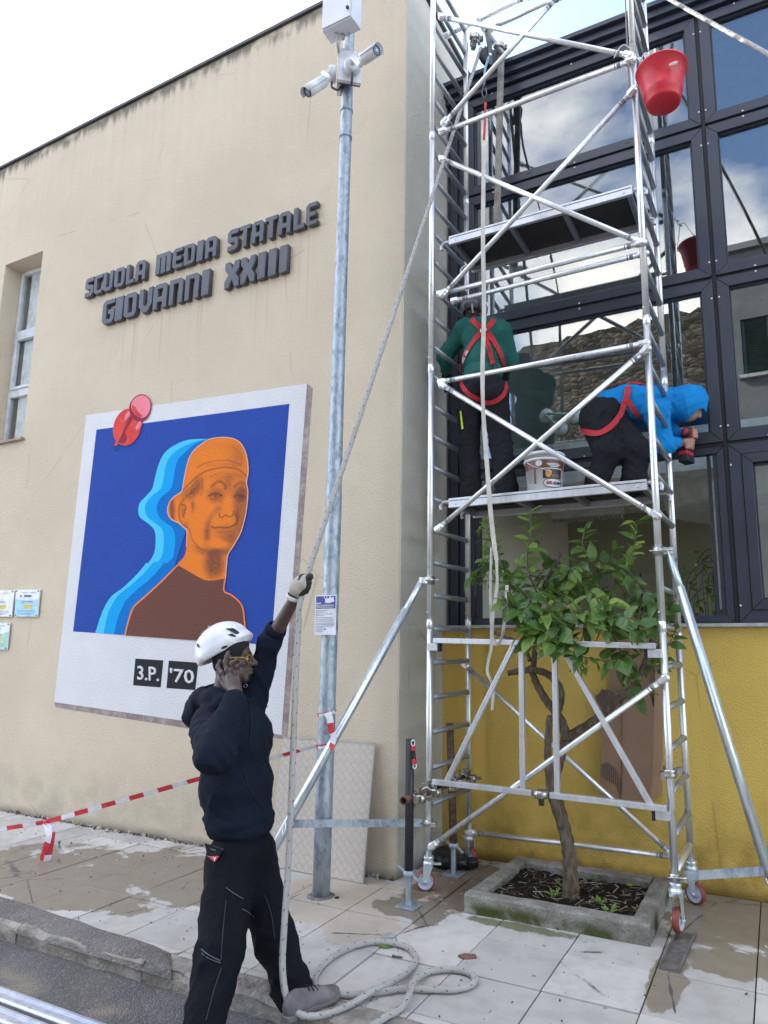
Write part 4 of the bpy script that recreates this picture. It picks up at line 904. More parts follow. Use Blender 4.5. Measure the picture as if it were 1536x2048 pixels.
brace(onB((928, 1328), .03), onB((1348, 1712), .03)); brace(onB((938, 1664), .0), onB((1352, 1714), .0), name='base_tube')
# small white lever on the top right connection
# decks
def deck(z, xa, xb, ya, yb):
    d = thing_part = None
    mb = MB().box((xa, ya+.03, z-.016), (xb, yb-.03, z-.004)); dk = mb.build('platform', M_PLY, tw)
    for y0 in (ya, yb-.028):
        mb = MB().box((xa, y0, z-.072), (xb, y0+.028, z)); o = mb.build('edge_rail', M_ALUF, dk, bevel=.003)
        MB().box((xa+.01, y0-.002, z-.022), (xb-.01, y0+.0, z-.017)).build('rail_groove', M_DK, dk)
    for x in (xa+.01, xa+.5, xb-.52, xb-.045): MB().box((x, ya+.0285, z-.06), (x+.035, yb-.0285, z-.0175)).build('cross_beam', M_RUNG, dk)
    for x, s in ((xa, -1), (xb, 1)):
        for y in (ya+.05, yb-.05):
            pts = [V(x-s*.04, y, z-.02), V(x+s*.03, y, z-.015), V(x+s*.07, y, z-.02), V(x+s*.088, y, z-.045), V(x+s*.082, y, z-.075)]
            MB().tube(spline(pts, 4), .013, 8).build('deck_hook', M_ALUF, dk)
    for x in (xa+.06, xb-.06): MB().lathe([(0, .004), (.007, .003), (.008, 0)], (x, ya-.001, z-.045), (0, -1, 0), 10).build('rivet', M_ZINC, dk)
    return dk
Z1 = at(960, 990, Y=4.52).z; Z2 = at(1000, 442, Y=4.52).z
deck(Z1, -2.13, -.69, 4.53, 5.02); deck(Z2, -2.13, -.69, 4.53, 5.02)
# bridge frame of square tube at the bottom
O_ = .062
tA, tB, uA, uB = onF((868, 1281), O_), onF((1311, 1292), O_), onF((866, 1563), O_), onF((1333, 1617), O_)
S = .036
bf = MB().bar(tA, tB, S, S).build('bridge_frame', M_ALUF, tw, bevel=.003)
midp = onF((1078, 1587), O_); dd = (uB-uA).normalized()
MB().bar(uA, midp-dd*.045, S, S).build('chord', M_ALUF, bf, bevel=.003); MB().bar(midp+dd*.075, uB, S, S).build('chord', M_ALUF, bf, bevel=.003)
for a, b in (((1043,1286),(1046,1578)), ((1109,1287),(1115,1586)), ((1028,1290),(894,1562)), ((1121,1290),(1302,1611))): MB().bar(onF(a, O_), onF(b, O_), .034, .030, NF).build('strut', M_ALUF, bf, bevel=.003)
mb = MB().lathe([(.0, -.07), (.018, -.07), (.02, -.03), (.045, -.025), (.05, .0), (.045, .022), (.0, .024)], midp+dd*.015+V(0, 0, .0), (0, 0, 1), 18); mb.build('pin_coupler', M_CLAMP, bf)
for P_, q, sx in ((FL, tA, 1), (FR, tB, -1), (FL, uA, 1), (FR, uB, -1)):
    c = V(P_.x+sx*.045, P_.y-.035, q.z-.045); MB().obox(c, ((1, 0, 0), (0, 1, 0), (0, 0, 1)), (.042, .018, .026)).build('bracket', M_ALUF, bf, bevel=.003)
    MB().obox(c+V(sx*.052, 0, .012), ((1, 0, 0), (0, 1, 0), (0, 0, 1)), (.009, .02, .045)).build('rubber_stop', M_GASKET, bf)
# castors
M_TYRE = simple('red_tyre', (.25, .055, .04), .55, 0, .25, 20); M_HUB = simple('pale_hub', (.50, .55, .68), .4, 0, .1, 12)
def castor(P, ztop, ang, base=0, r=.066):
    d = V(math.cos(ang), math.sin(ang), 0); s = V(-d.y, d.x, 0); c = V(P.x, P.y, base+r)+d*.022
    k = MB().lathe([(0, ztop), (.034, ztop), (.036, ztop-.012), (.03, ztop-.03), (.04, ztop-.04), (.04, ztop-.055), (0, ztop-.056)], (P.x, P.y, 0), n=18)
    for q in (-1, 1): k.prism([V(P.x, P.y, ztop-.05)+s*q*.027+d*.035, V(P.x, P.y, ztop-.05)+s*q*.027-d*.03, c+s*q*.027-d*.016-V(0, 0, .01), c+s*q*.027+d*.016-V(0, 0, .01)], s*q*.004)
    k.cyl(c-s*.04, c+s*.04, .008, n=10); k.obox(V(P.x, P.y, ztop-.05)-d*.05, (d, s, (0, 0, 1)), (.035, .012, .006))
    w = k.build('castor', M_ZINC, tw, bevel=.001)
    MB().lathe([(r*.80, -.021), (r*.97, -.019), (r, -.008), (r, .008), (r*.97, .019), (r*.8, .021)], c, s, 32).build('tyre', M_TYRE, w)
    MB().lathe([(0, -.016), (.02, -.018), (.02, -.012), (r*.7, -.012), (r*.81, -.0215), (r*.81, .0215), (r*.7, .012), (.02, .012), (.02, .018), (0, .016)], c, s, 28).build('wheel_hub', M_HUB, w)
castor(FL, .225, R_(205)); castor(FR, .31, R_(80), .035); castor(BL, .24, R_(-30)); castor(BR, .26, R_(-25))
# couplers: forged half shells with a bolt
def coupler(p, ax, ax2, name='coupler', parent=tw, mt=None):
    mt = mt or M_CLAMP; mb = MB(); ax = V(ax).normalized(); ax2 = V(ax2).normalized(); s = ax.cross(ax2).normalized()
    mb.lathe([(.027, -.026), (.037, -.024), (.04, -.01), (.036, .0), (.04, .012), (.037, .024), (.027, .026)], p, ax, 14)
    q = p+s*.062; mb.lathe([(.027, -.026), (.037, -.024), (.04, 0), (.037, .024), (.027, .026)], q, ax2, 14); mb.cyl(p+s*.03, p+s*.036, .026, n=10)
    for c, e, o in ((p, ax2, ax), (q, ax, ax2)):
        b = c+e*.05; mb.cyl(b-s*.04, b+s*.05, .007, n=8); mb.obox(b+s*.045, (e, s, o), (.014, .01, .014)); mb.obox(b, (e, s, o), (.02, .014, .02)); b = c-e*.045; mb.obox(b, (e, s, o), (.014, .024, .02))
    return mb.build(name, mt, parent)
coupler(V(FR.x, FR.y, at(1335, 1546, Y=FR.y).z), (0, 0, 1), (1, .2, .3))
# stabilisers
def stabiliser(P, za, foot, zb, tside):
    top = V(P.x, P.y, za); d = (foot-V(P.x, P.y, 0)); d.z = 0; dn = d.normalized(); a = top+dn*.06; f = foot+V(0, 0, .03)
    st = MB().tube([a+(f-a)*.10, f], [.03, .03], 4).build('stabiliser_leg', M_ZINC, tw)
    MB().tube([a, a+(f-a)*.14], [.023, .023], 4).build('inner_tube', M_ZINC, st)
    MB().lathe([(RU, -.03), (RU+.012, -.03), (RU+.012, .03), (RU, .03)], top, n=16).obox(top+dn*.05, (dn, (-dn.y, dn.x, 0), (0, 0, 1)), (.035, .02, .022)).cyl(top+V(-.05, -.035, 0), top+V(.09, -.035, 0), .006, n=8).build('swivel_clamp', M_CLAMP, st)
    t = (za-zb)/za; lo = V(P.x, P.y, zb-.02); hi = a.lerp(f, min((za-zb-.03)/(za-.03), 1))
    dl = (hi-lo).normalized(); MB().bar(lo+dl*.05, hi-dl*.02, .006, .05, (0, 0, 1)).build('flat_bar', M_GALV, st)
    MB().lathe([(RU, -.02), (RU+.01, -.02), (RU+.01, .02), (RU, .02)], V(P.x, P.y, zb-.02), n=16).cyl(lo+V(-.04, -.04, .0), lo+V(.07, -.04, .01), .006, n=8).obox(lo+V(.05, -.02, 0), ((1, 0, 0), (0, 1, 0), (0, 0, 1)), (.02, .016, .016)).build('swivel_clamp', M_CLAMP, st)
    MB().tube(spline([hi+V(0, -.03, .02), hi+V(.02, -.045, -.02), hi+V(.0, -.045, -.06), hi+V(-.015, -.03, -.03)], 4), .004, 6).build('locking_pin', M_ZINC, st)
    MB().lathe([(0, .0), (.05, 0), (.05, .02), (.02, .035), (0, .035)], foot, n=18).build('rubber_foot', M_GASKET, st)
stabiliser(FL, 2.12, V(-2.25-1.2*math.cos(R_(40)), 4.45-1.2*math.sin(R_(40)), 0), .46, -1)
stabiliser(FR, 2.24, V(-.05, 4.62, 0), .36, 1)
# timber / tube lift arm with the pulley at the top left rear
parm = MB().cyl(onB((955, 40), .0), on_plane(1002, 100, BL+V(0, .0, 0), NB)+V(0, .06, 0), .024, n=14); parm.build('pulley_arm', M_RUNG, tw)
MB().bar(at(1003, 88, Y=5.17), at(993, 480, Y=5.17), .05, .035, (0, 1, 0)).build('timber_post', simple('old_grey_timber', (.30, .27, .24), .8, 0, .3, 12), tw)
coupler(onB((952, 75), .0), (0, 0, 1), (.5, .5, 0)); coupler(at(1000, 92, Y=5.14), (0, 0, 1), (.5, .5, 0))

# ------------------------------------------------------------------ steel props, rusty tube, channel
M_BLKST = simple('black_steel', (.03, .03, .034), .5, .3, .25, 12); M_RUST = simple('rusty_steel', (.13, .075, .055), .8, .2, .4, 30, .4, 60, .004)
def prop(base, ztop, label, mt, xt=0):
    t = thing('steel_prop', label, 'prop', tuple(base))
    MB().cyl(base+V(0, 0, .21), base+V(xt, 0, ztop), .0285, n=18).build('tube', mt, t)
    mb = MB()
    zs = np.arange(.012, .20, .004); mb.lathe([(.0175+(.003 if i % 2 else 0), z) for i, z in enumerate(zs)], base, n=14); mb.build('threaded_rod', M_GALV, t)
    MB().box((base.x-.07, base.y-.06, .003), (base.x+.07, base.y+.06, .012)).build('base_plate', M_GALV, t, bevel=.002)
    MB().lathe([(.018, .192), (.036, .192), (.038, .21), (.03, .222), (.018, .222)], base, n=16).bar(base+V(-.09, .02, .235), base+V(-.02, 0, .205), .014, .016).bar(base+V(.02, 0, .205), base+V(.09, -.03, .17), .014, .016).build('wing_nut', M_GALV, t, bevel=.002)
    return t
p1 = at(817, 1814, Z=0); z1 = at(819, 1478, Y=p1.y).z; prop(p1, z1, 'black steel prop with screw jack standing at the wall corner', M_BLKST)
p2 = at(907, 1750, Z=0); z2 = at(898, 1446, Y=p2.y).z; prop(p2, z2, 'rusty steel prop with screw jack standing behind the scaffold ladder', M_RUST, -.03)
ta = at(806, 1602, Y=p1.y-.10); tb = at(936, 1553, Y=5.08)
rt = thing('rusty_tube', 'short rusty scaffold tube clamped across the scaffold leg and both props', 'pipe', tuple(ta))
d = (tb-ta).normalized(); u, w = frame(d); mb = MB().lathe([(.021, .002), (.0245, .0), (.0245, (tb-ta).length), (.021, (tb-ta).length-.01), (.021, .002)], ta, d, 18); mb.build('tube', M_RUST, rt)
zz1 = ta.lerp(tb, .12); coupler(zz1, d, (0, 0, 1), 'coupler', rt); coupler(ta.lerp(tb, .34), d, (0, 0, 1), 'coupler', rt); coupler(ta.lerp(tb, .93), d, (0, 0, 1), 'coupler', rt); coupler(ta.lerp(tb, .74), d, (0, 0, 1), 'coupler', rt)
# turnbuckle on the black prop
tk = thing('turnbuckle', 'small red and black turnbuckle with hooks hanging from the black prop', 'turnbuckle', tuple(at(829, 1515, Y=p1.y-.03)))
y_ = p1.y-.03; a, b = at(827, 1497, Y=y_), at(829, 1523, Y=y_)
for dx in (-.008, .008): MB().cyl(a+V(dx, 0, 0), b+V(dx, 0, 0), .0045, n=8).build('body_bar', M_GASKET, tk)
for q in (a, b): MB().obox(q, ((1, 0, 0), (0, 1, 0), (0, 0, 1)), (.014, .009, .014)).build('red_end', M_TR, tk, bevel=.003)
for p_, s in ((at(826, 1486, Y=y_), 1), (at(829.5, 1532, Y=y_), -1)):
    ring = [p_+V(math.cos(t)*.013, 0, math.sin(t)*.019) for t in np.linspace(0, 6.283, 16)]; MB().tube(ring, .004, 6).build('hook', M_ZINC, tk)
# channel under the front right wheel
ch = MB(); xa, ya, xb, yb = -.615, 3.99, -.585, 4.52
d = V(xb-xa, yb-ya, 0).normalized(); s = V(d.y, -d.x, 0); a, b = V(xa, ya, .004), V(xb, yb, .004)
ch.prism([a-s*.05, a+s*.05, b+s*.05, b-s*.05], (0, 0, .005))
for q in (-1, 1): ch.prism([a+s*q*.05, a+s*q*.046, b+s*q*.046, b+s*q*.05], (0, 0, .026)) if q > 0 else ch.prism([a-s*.046, a-s*.05, b-s*.05, b-s*.046], (0, 0, .026))
tag(ch.build('steel_channel', simple('worn_grey_steel', (.20, .19, .185), .5, .4, .3, 20), base=(xa, ya, 0)), 'short grey steel channel under the front right scaffold wheel', 'metal channel')

# ------------------------------------------------------------------ planter with the lemon tree
def concrete(name, a, b, moss=False):
    q = NT(name); n = q.noise(q.pos, 6, 6, .65); v = q.vor(q.pos, 60); f = q.noise(q.pos, 90, 4, .7); x, y, z = q.sep(q.pos)
    c = q.mix(q.step(n, .3, .7), a, b); c = q.mix(q.math('MULTIPLY', q.step(f, .5, .68), .6), c, mul(a, .3))
    if moss: c = q.mix(q.math('MULTIPLY', q.step(z, .10, .03), q.step(q.noise(q.pos, 5, 5), .42, .62)), c, (.075, .085, .025))
    q.p(col=c, rough=.95, spec=.2); q.bump(q.math('SUBTRACT', f, q.step(v, .25, .1)), .9, .012); return q.m
M_CONC = concrete('planter_concrete', (.20, .185, .155), (.38, .37, .34), True)
q0, q1_, q2_, q3 = at(927, 1826, Z=0), at(1305, 1892, Z=0), at(1341, 1775, Z=.0), at(1028, 1722, Z=0)
fa = V(-1.88, 4.235, 0); fb = V(-.752, 4.25, 0); bb = V(-.755, 5.12, 0); ba = V(-1.845, 5.12, 0); HP = .112; TW_ = .105
pl_ = thing('concrete_planter', 'low mossy concrete planter box on the pavement around the lemon tree', 'planter', tuple((fa+fb+bb+ba)/4))
def edge(a, b, inw, cut):
    n = 14; vs = []; d = b-a
    for i in range(n+1):
        p = a+d*(i/n)
        for (o, h) in ((0, 0), (0, HP-.012), (.012, HP), (TW_-.01, HP-.002), (TW_, HP-.012), (TW_, 0)):
            vs.append(p+inw*(o+rng.normal(0, .0022))+V(0, 0, h+rng.normal(0, .0016) if h else 0))
    P = 6; fs = [(i*P+k, (i+1)*P+k, (i+1)*P+k+1, i*P+k+1) for i in range(n) for k in range(P-1)]+[tuple(range(P)), tuple(n*P+k for k in reversed(range(P)))]
    return MB().add(vs, fs).build('concrete_edge', M_CONC, pl_)
edge(fa, fb, V(0, 1, 0), 0); edge(fb+V(0, TW_+.004, 0), bb, V(-1, 0, 0), 0); edge(bb+V(-TW_-.004, 0, 0), ba+V(TW_+.004, 0, 0), V(0, -1, 0), 0); edge(ba, fa+V(0, TW_+.004, 0), V(1, 0, 0), 0)
qs = NT('dark_soil'); n1 = qs.noise(qs.pos, 14, 7, .7); n2 = qs.noise(qs.pos, 70, 4, .7); qs.p(col=qs.mix(qs.step(n2, .35, .7), (.012, .010, .009), (.055, .045, .038)), rough=.95, spec=.2); qs.bump(qs.math('ADD', n1, n2), 1.0, .03)
g = MB(); nx, ny = 40, 34; vs = []
for i in range(nx+1):
    for k in range(ny+1):
        x = fa.x+.09+(fb.x-fa.x-.18)*i/nx; y = fa.y+.09+(ba.y-fa.y-.18)*k/ny; vs.append((x, y, .062+.012*math.sin(x*7+y*4)*math.cos(y*9)+rng.normal(0, .005)))
g.add(vs, [(i*(ny+1)+k, (i+1)*(ny+1)+k, (i+1)*(ny+1)+k+1, i*(ny+1)+k+1) for i in range(nx) for k in range(ny)], 0, True); g.build('soil', qs.m, pl_, kind='stuff')
lit = MB(); lm = [simple('litter_pale', (.42, .40, .36), .8), simple('litter_straw', (.33, .27, .18), .8), simple('litter_brown', (.12, .08, .05), .8), simple('weed_green', (.13, .22, .04), .6), simple('yellow_leaf', (.36, .38, .09), .6)]
for i in range(260):
    c = V(rng.uniform(fa.x+.12, fb.x-.12), rng.uniform(fa.y+.12, ba.y-.13), .082+rng.uniform(0, .01)); a = rng.uniform(0, 6.28); d = V(math.cos(a), math.sin(a), rng.normal(0, .12)).normalized()
    L, W = rng.uniform(.008, .04), rng.uniform(.0018, .006); lit.bar(c-d*L, c+d*L, W, .002, mi=int(rng.choice([0, 1, 1, 2, 2, 2])))
lit.build('plant_litter', lm, pl_, kind='stuff')

# leaves
def leafmesh(name, mt, L=1.0, W=.46, fold=.16, curl=.22, wav=.0):
    n = 9; vs = []; fs = []
    for i in range(n):
        t = i/(n-1); w = W*.5*math.sin(math.pi*t**.78)**.8*(1-.1*t) if 0 < t < 1 else .004; z = -curl*t*t
        vs += [(-w, t*L, z+fold*w+wav*math.sin(t*9)), (0, t*L, z), (w, t*L, z+fold*w-wav*math.sin(t*8))]
    for i in range(n-1):
        a = i*3; fs += [(a, a+1, a+4, a+3), (a+1, a+2, a+5, a+4)]
    mb = MB().add(vs, fs, 0, True)
    return mb.mesh(name, mt)
def leafmat(name, a, b, young):
    q = NT(name); r = q.rnd(); x, y, z = q.sep(q.obj)
    c = q.mix(q.step(r, .0, .8), a, b); c = q.mix(q.step(r, .86, .97), c, young)
    rib = q.step(q.math('ABSOLUTE', x), .03, .0); c = q.mix(q.math('MULTIPLY', rib, .35), c, mul(young, .9))
    veins = q.step(q.math('SINE', q.math('ADD', q.math('MULTIPLY', y, 46), q.math('MULTIPLY', q.math('ABSOLUTE', x), -40))), .75, 1); c = q.mix(q.math('MULTIPLY', veins, .18), c, mul(young, .8))
    c = q.mix(q.math('MULTIPLY', q.noise(q.obj, 5, 3), .35), c, mul(a, .7))
    q.p(col=c, rough=.36, spec=.5); q.bump(q.math('ADD', q.math('MULTIPLY', veins, -.6), q.noise(q.obj, 9, 3)), .3, .02)
    tr = q.n('ShaderNodeBsdfTranslucent'); q.l(q.mix(.5, c, young), tr.inputs[0]); ms = q.n('ShaderNodeMixShader'); ms.inputs[0].default_value = .22
    q.l(q.b.outputs[0], ms.inputs[1]); q.l(tr.outputs[0], ms.inputs[2]); q.l(ms.outputs[0], q.out.inputs[0]); return q.m
M_LEAF = leafmat('lemon_leaf', (.055, .135, .030), (.19, .31, .065), (.38, .47, .08))
M_LEAFY = leafmat('young_lemon_leaf', (.10, .20, .035), (.20, .30, .045), (.34, .44, .07))
LM = [leafmesh('leaf', M_LEAF, 1, .60, .15, .25, .02), leafmesh('leaf', M_LEAF, 1, .52, .35, .4, .03), leafmesh('leaf', M_LEAF, 1, .64, .08, .15, .035), leafmesh('leaf', M_LEAF, 1, .54, .25, .65, .02)]
LY_ = [leafmesh('leaf', M_LEAFY, 1, .42, .25, .3, .02), leafmesh('leaf', M_LEAFY, 1, .48, .15, .15, .01)]
tb0 = at(1142, 1792, Z=.06)
tree = thing('lemon_tree', 'young lemon tree with glossy green leaves growing from the concrete planter', 'tree', (tb0.x, tb0.y, .07))
qb = NT('citrus_bark'); nb_ = qb.noise(qb.map(qb.pos, (1, 1, .3)), 40, 5, .65); nb2 = qb.noise(qb.pos, 7, 4)
qb.p(col=qb.mix(qb.step(nb_, .35, .7), (.085, .06, .042), (.20, .155, .115)), rough=.85, spec=.2); qb.l(qb.mix(qb.math('MULTIPLY', qb.step(nb2, .5, .7), .5), qb.mix(qb.step(nb_, .35, .7), (.085, .06, .042), (.20, .155, .115)), (.13, .125, .075)), qb.b.inputs['Base Color']); qb.bump(nb_, .7, .01); M_BARK = qb.m
M_TWIG = simple('green_twig', (.10, .13, .045), .6)
TY = tb0.y
def T(px, py, dy=0): return at(px, py, Y=TY+dy)
def limb(pts, r, name='branch', mt=M_BARK, n=12):
    c = spline(pts, 8); rr = list(np.interp(np.linspace(0, 1, len(c)), np.linspace(0, 1, len(r)), r)); rr = [a*(1+.08*math.sin(i*1.9)) for i, a in enumerate(rr)]
    return MB().tube(c, rr, n).build(name, mt, tree)
limb([tb0-V(0, 0, .03), T(1141, 1745), T(1136, 1690, .01), T(1122, 1630, .02), T(1110, 1570, .03), T(1120, 1515, .03), T(1133, 1475, .03)], [.060, .049, .045, .042, .035, .035, .036], 'trunk', n=18)
limb([T(1126, 1655), T(1104, 1590, -.03), T(1096, 1520, -.05), T(1098, 1450, -.05), T(1102, 1432, -.05)], [.034, .03, .026, .024, .022])
limb([T(1133, 1480, .02), T(1122, 1440, .0), T(1092, 1400, -.02), T(1070, 1360, -.03), T(1062, 1330, -.03)], [.036, .030, .027, .024, .023])
limb([T(1104, 1440, -.05), T(1118, 1415, -.05), T(1120, 1380, -.06), T(1098, 1350, -.06), T(1062, 1340, -.06), T(1016, 1346, -.08)], [.022, .027, .027, .025, .022, .02])
limb([T(1066, 1345, -.03), T(1070, 1300, 0), T(1076, 1240, .05), T(1082, 1190, .08), T(1110, 1130, .1), T(1122, 1105, .1)], [.02, .02, .019, .018, .016, .013])
limb([T(1137, 1475, .03), T(1185, 1445, .02), T(1230, 1405, -.02), T(1268, 1372, -.04), T(1288, 1330, -.05), T(1305, 1280, -.02), T(1322, 1235, .05)], [.036, .032, .026, .022, .02, .018, .015])
limb([T(1060, 1322, -.03), T(1045, 1290, -.02), T(1012, 1275, 0), T(988, 1265, .0)], [.016, .015, .013, .012])
TW = [ # twigs: list of points, leaf size range, youth
 ([(1078,1230,.05),(1040,1180,.0),(1010,1140,-.05),(985,1085,-.1),(965,1040,-.1)], .09, .25),
 ([(1040,1180,0),(1000,1165,.1),(960,1160,.1),(942,1150,.1)], .085, .2),
 ([(1080,1200,.05),(1060,1150,.0),(1055,1110,-.08),(1062,1060,-.12),(1058,1018,-.12)], .085, .5),
 ([(1076,1240,.05),(1060,1225,-.15),(1030,1215,-.25),(1000,1205,-.28)], .105, 0), ([(1076,1240,.05),(1085,1235,-.2),(1070,1270,-.3),(1040,1265,-.32)], .105, 0),
 ([(1082,1190,.08),(1110,1200,-.1),(1090,1230,-.28),(1075,1290,-.32)], .11, 0), ([(1082,1190,.08),(1130,1215,-.1),(1170,1230,-.2),(1200,1245,-.25),(1225,1265,-.28)], .11, .05),
 ([(1110,1130,.1),(1150,1160,.0),(1190,1190,-.15),(1230,1215,-.22)], .10, .1), ([(1082,1190,.08),(1140,1165,.1),(1200,1150,.05),(1250,1130,0),(1268,1090,0),(1274,1040,0)], .085, .35),
 ([(1200,1150,.05),(1180,1120,-.05),(1165,1090,-.1),(1170,1055,-.1)], .09, .45), ([(1180,1120,-.05),(1150,1135,-.15),(1140,1145,-.2)], .09, .3),
 ([(1250,1130,0),(1270,1160,-.05),(1300,1190,-.05),(1318,1220,-.05)], .09, .2), ([(1230,1160,.05),(1260,1195,.0),(1285,1225,-.05),(1300,1260,-.08)], .095, .15),
 ([(1170,1230,-.2),(1165,1275,-.25),(1150,1310,-.28),(1170,1340,-.28)], .10, .15), ([(1225,1265,-.28),(1240,1300,-.25),(1250,1335,-.22),(1265,1370,-.2),(1282,1392,-.18)], .09, .15),
 ([(1150,1310,-.28),(1195,1320,-.25),(1240,1325,-.25),(1265,1320,-.25)], .09, .1), ([(1100,1180,.08),(1130,1175,.2),(1180,1180,.3),(1230,1185,.3)], .09, .0),
 ([(1010,1140,-.05),(985,1130,-.15),(965,1110,-.2)], .085, .35), ([(1060,1150,0),(1090,1160,-.05),(1120,1165,0),(1140,1150,0)], .09, .1), ([(1030,1215,-.2),(1020,1180,-.2),(1030,1140,-.15)], .095, .1),
 ([(1305,1280,-.02),(1330,1290,.15),(1345,1275,.22),(1350,1240,.25)], .085, .2), ([(1322,1235,.05),(1340,1220,.2),(1335,1180,.2)], .085, .2), ([(1288,1330,-.05),(1320,1330,.2),(1335,1310,.25)], .075, .2),
 ([(1130,1215,-.1),(1120,1250,-.3),(1130,1290,-.33)], .105, .05), ([(1190,1190,-.15),(1215,1235,-.3),(1260,1240,-.33),(1285,1265,-.3)], .105, .05), ([(1040,1180,0),(1060,1200,-.25),(1040,1230,-.33)], .1, .0),
 ([(1140,1165,.1),(1120,1140,.15),(1090,1120,.2)], .085, .1), ([(1200,1150,.05),(1225,1110,.1),(1240,1090,.1)], .08, .3), ([(1085,1235,-.2),(1095,1265,-.34),(1110,1305,-.36)], .1, .0)]
nleaf = 0; rest = MB()
for pts, ls, yo in TW:
    c = spline([T(*p) for p in pts], 10)
    MB().tube(c, list(np.linspace(.006, .0022, len(c))), 6).build('twig', M_TWIG if yo > .2 else M_BARK, tree)
    tot = sum((c[i+1]-c[i]).length for i in range(len(c)-1)); cnt = max(8, int(tot/.0205)); side = rng.uniform(0, 6.28)
    for k in range(cnt):
        t = .12+.9*k/cnt; i = min(int(t*(len(c)-1)), len(c)-2); p = c[i]; d = (c[i+1]-c[i]).normalized(); side += 2.4+rng.normal(0, .5); u, w = frame(d)
        o = u*math.cos(side)+w*math.sin(side); ldir = (o*1.0+d*rng.uniform(.2, .9)+V(rng.normal(0, .2), rng.normal(0, .2)-.15, rng.normal(-.12, .25))).normalized()
        nup = V(rng.normal(0, .4), -.55+rng.normal(0, .35), .8+rng.normal(0, .3)); nn = (nup-ldir*nup.dot(ldir)).normalized(); xx = ldir.cross(nn)
        young = rng.random() < .05+yo*(.3+.9*t); s = ls*1.28*rng.uniform(.5, 1.25)*(1.0 if not young else .85)
        M4 = Matrix(((xx.x, ldir.x, nn.x, 0), (xx.y, ldir.y, nn.y, 0), (xx.z, ldir.z, nn.z, 0), (0, 0, 0, 1)))
        pos = p+ldir*.008; me = LY_[int(rng.integers(2))] if young else LM[int(rng.integers(4))]
        if pos.y > 5.22: continue
        if nleaf < 299:
            o_ = inst('leaf', me, tree, pos-tree.location); o_.rotation_euler = M4.to_euler(); o_.scale = (s, s, s); nleaf += 1
        else:
            R3 = M4.to_3x3(); rest.add([pos+R3 @ (v.co*s) for v in me.vertices], [tuple(q.vertices) for q in me.polygons], 1 if young else 0, True)
if rest.v: rest.build('foliage', [M_LEAF, M_LEAFY], tree, kind='stuff')
# weeds in the soil
for k, (px, py, s, lab) in enumerate(((1108, 1795, .045, 'small bright weed in the planter soil left of the trunk'), (1216, 1828, .05, 'largest leafy weed in the planter soil right of the trunk'), (1200, 1808, .035, 'small weed in the planter soil behind the largest weed'))):
    c = at(px, py, Z=.075); wd = thing('weed', lab, 'weed', tuple(c), 'weeds in the planter')
    for i in range(11):
        a = i*2.4; e = rng.uniform(.3, .9); d = V(math.cos(a)*e, math.sin(a)*e, .6).normalized(); p = c+d*s*rng.uniform(.2, .9); n_ = V(0, -.3, 1); n_ = (n_-d*n_.dot(d)).normalized(); xx = d.cross(n_)
        o_ = inst('leaf', LY_[i % 2], wd, p-c, Matrix(((xx.x, d.x, n_.x), (xx.y, d.y, n_.y), (xx.z, d.z, n_.z))).to_euler(), s*rng.uniform(.6, 1))
        MB().tube([c-V(0, 0, .01), p], .0012, 5).build('stem', M_TWIG, wd)
# fallen yellow leaves on the soil
for k, (px, py) in enumerate(((1262, 1812), (1265, 1772), (1118, 1755), (995, 1790), (1050, 1725), (1192, 1757))):
    c = at(px, py, Z=.085); o_ = bpy.data.objects.new('fallen_leaf', LY_[k % 2]); COL.objects.link(o_); o_.location = c; o_.rotation_euler = (rng.normal(0, .25), rng.normal(0, .3), rng.uniform(0, 6.28)); o_.scale = (.075,)*3
    tag(o_, ('yellow fallen leaf at the right front of the planter', 'pale fallen leaf at the right rear of the planter', 'yellow fallen leaf left of the tree trunk', 'yellow fallen leaf at the left front of the planter', 'yellow fallen leaf at the left rear of the planter', 'yellow fallen leaf just right of the tree trunk')[k], 'leaf', 'fallen leaves in the planter')

# ------------------------------------------------------------------ cardboard sheet leaning on the yellow wall
q = NT('brown_cardboard'); n = q.noise(q.pos, 5, 5); x, y, z = q.sep(q.obj); fl = q.math('SINE', q.math('MULTIPLY', x, 900)); q.p(col=q.mix(n, (.26, .155, .10), (.36, .225, .15)), rough=.85, spec=.15); q.bump(q.math('ADD', n, q.math('MULTIPLY', fl, .04)), .5, .01); M_CARD = q.m
qc = NT('torn_cardboard'); x, y, z = qc.sep(qc.obj); fl = qc.math('SINE', qc.math('MULTIPLY', x, 420)); qc.p(col=qc.mix(qc.step(fl, -.6, .6), (.13, .085, .06), (.25, .165, .115)), rough=.9); qc.bump(fl, .8, .006); M_TORN = qc.m
cb_ = thing('cardboard_sheet', 'torn brown cardboard box sheet leaning on the yellow wall behind the tree', 'cardboard', tuple(at(1255, 1610, Y=5.2)))
def cpt(px, py, yy): return at(px, py, Y=yy)
low = [cpt(1198,1590,5.2), cpt(1203,1480,5.215), cpt(1192,1425,5.22), cpt(1190,1392,5.225), cpt(1215,1378,5.225), cpt(1240,1385,5.225), cpt(1262,1374,5.225), cpt(1300,1390,5.225), cpt(1308,1420,5.22), cpt(1305,1560,5.205), cpt(1296,1602,5.2), cpt(1240,1600,5.2)]
MB().prism(low, (0, .006, 0)).build('front_panel', M_CARD, cb_)
up_ = [cpt(1222,1420,5.262), cpt(1218,1345,5.265), cpt(1228,1260,5.24), cpt(1240,1232,5.235), cpt(1312,1228,5.235), cpt(1312,1330,5.262), cpt(1308,1440,5.262)]
MB().prism(up_, (0, .006, 0)).build('rear_panel', M_CARD, cb_)
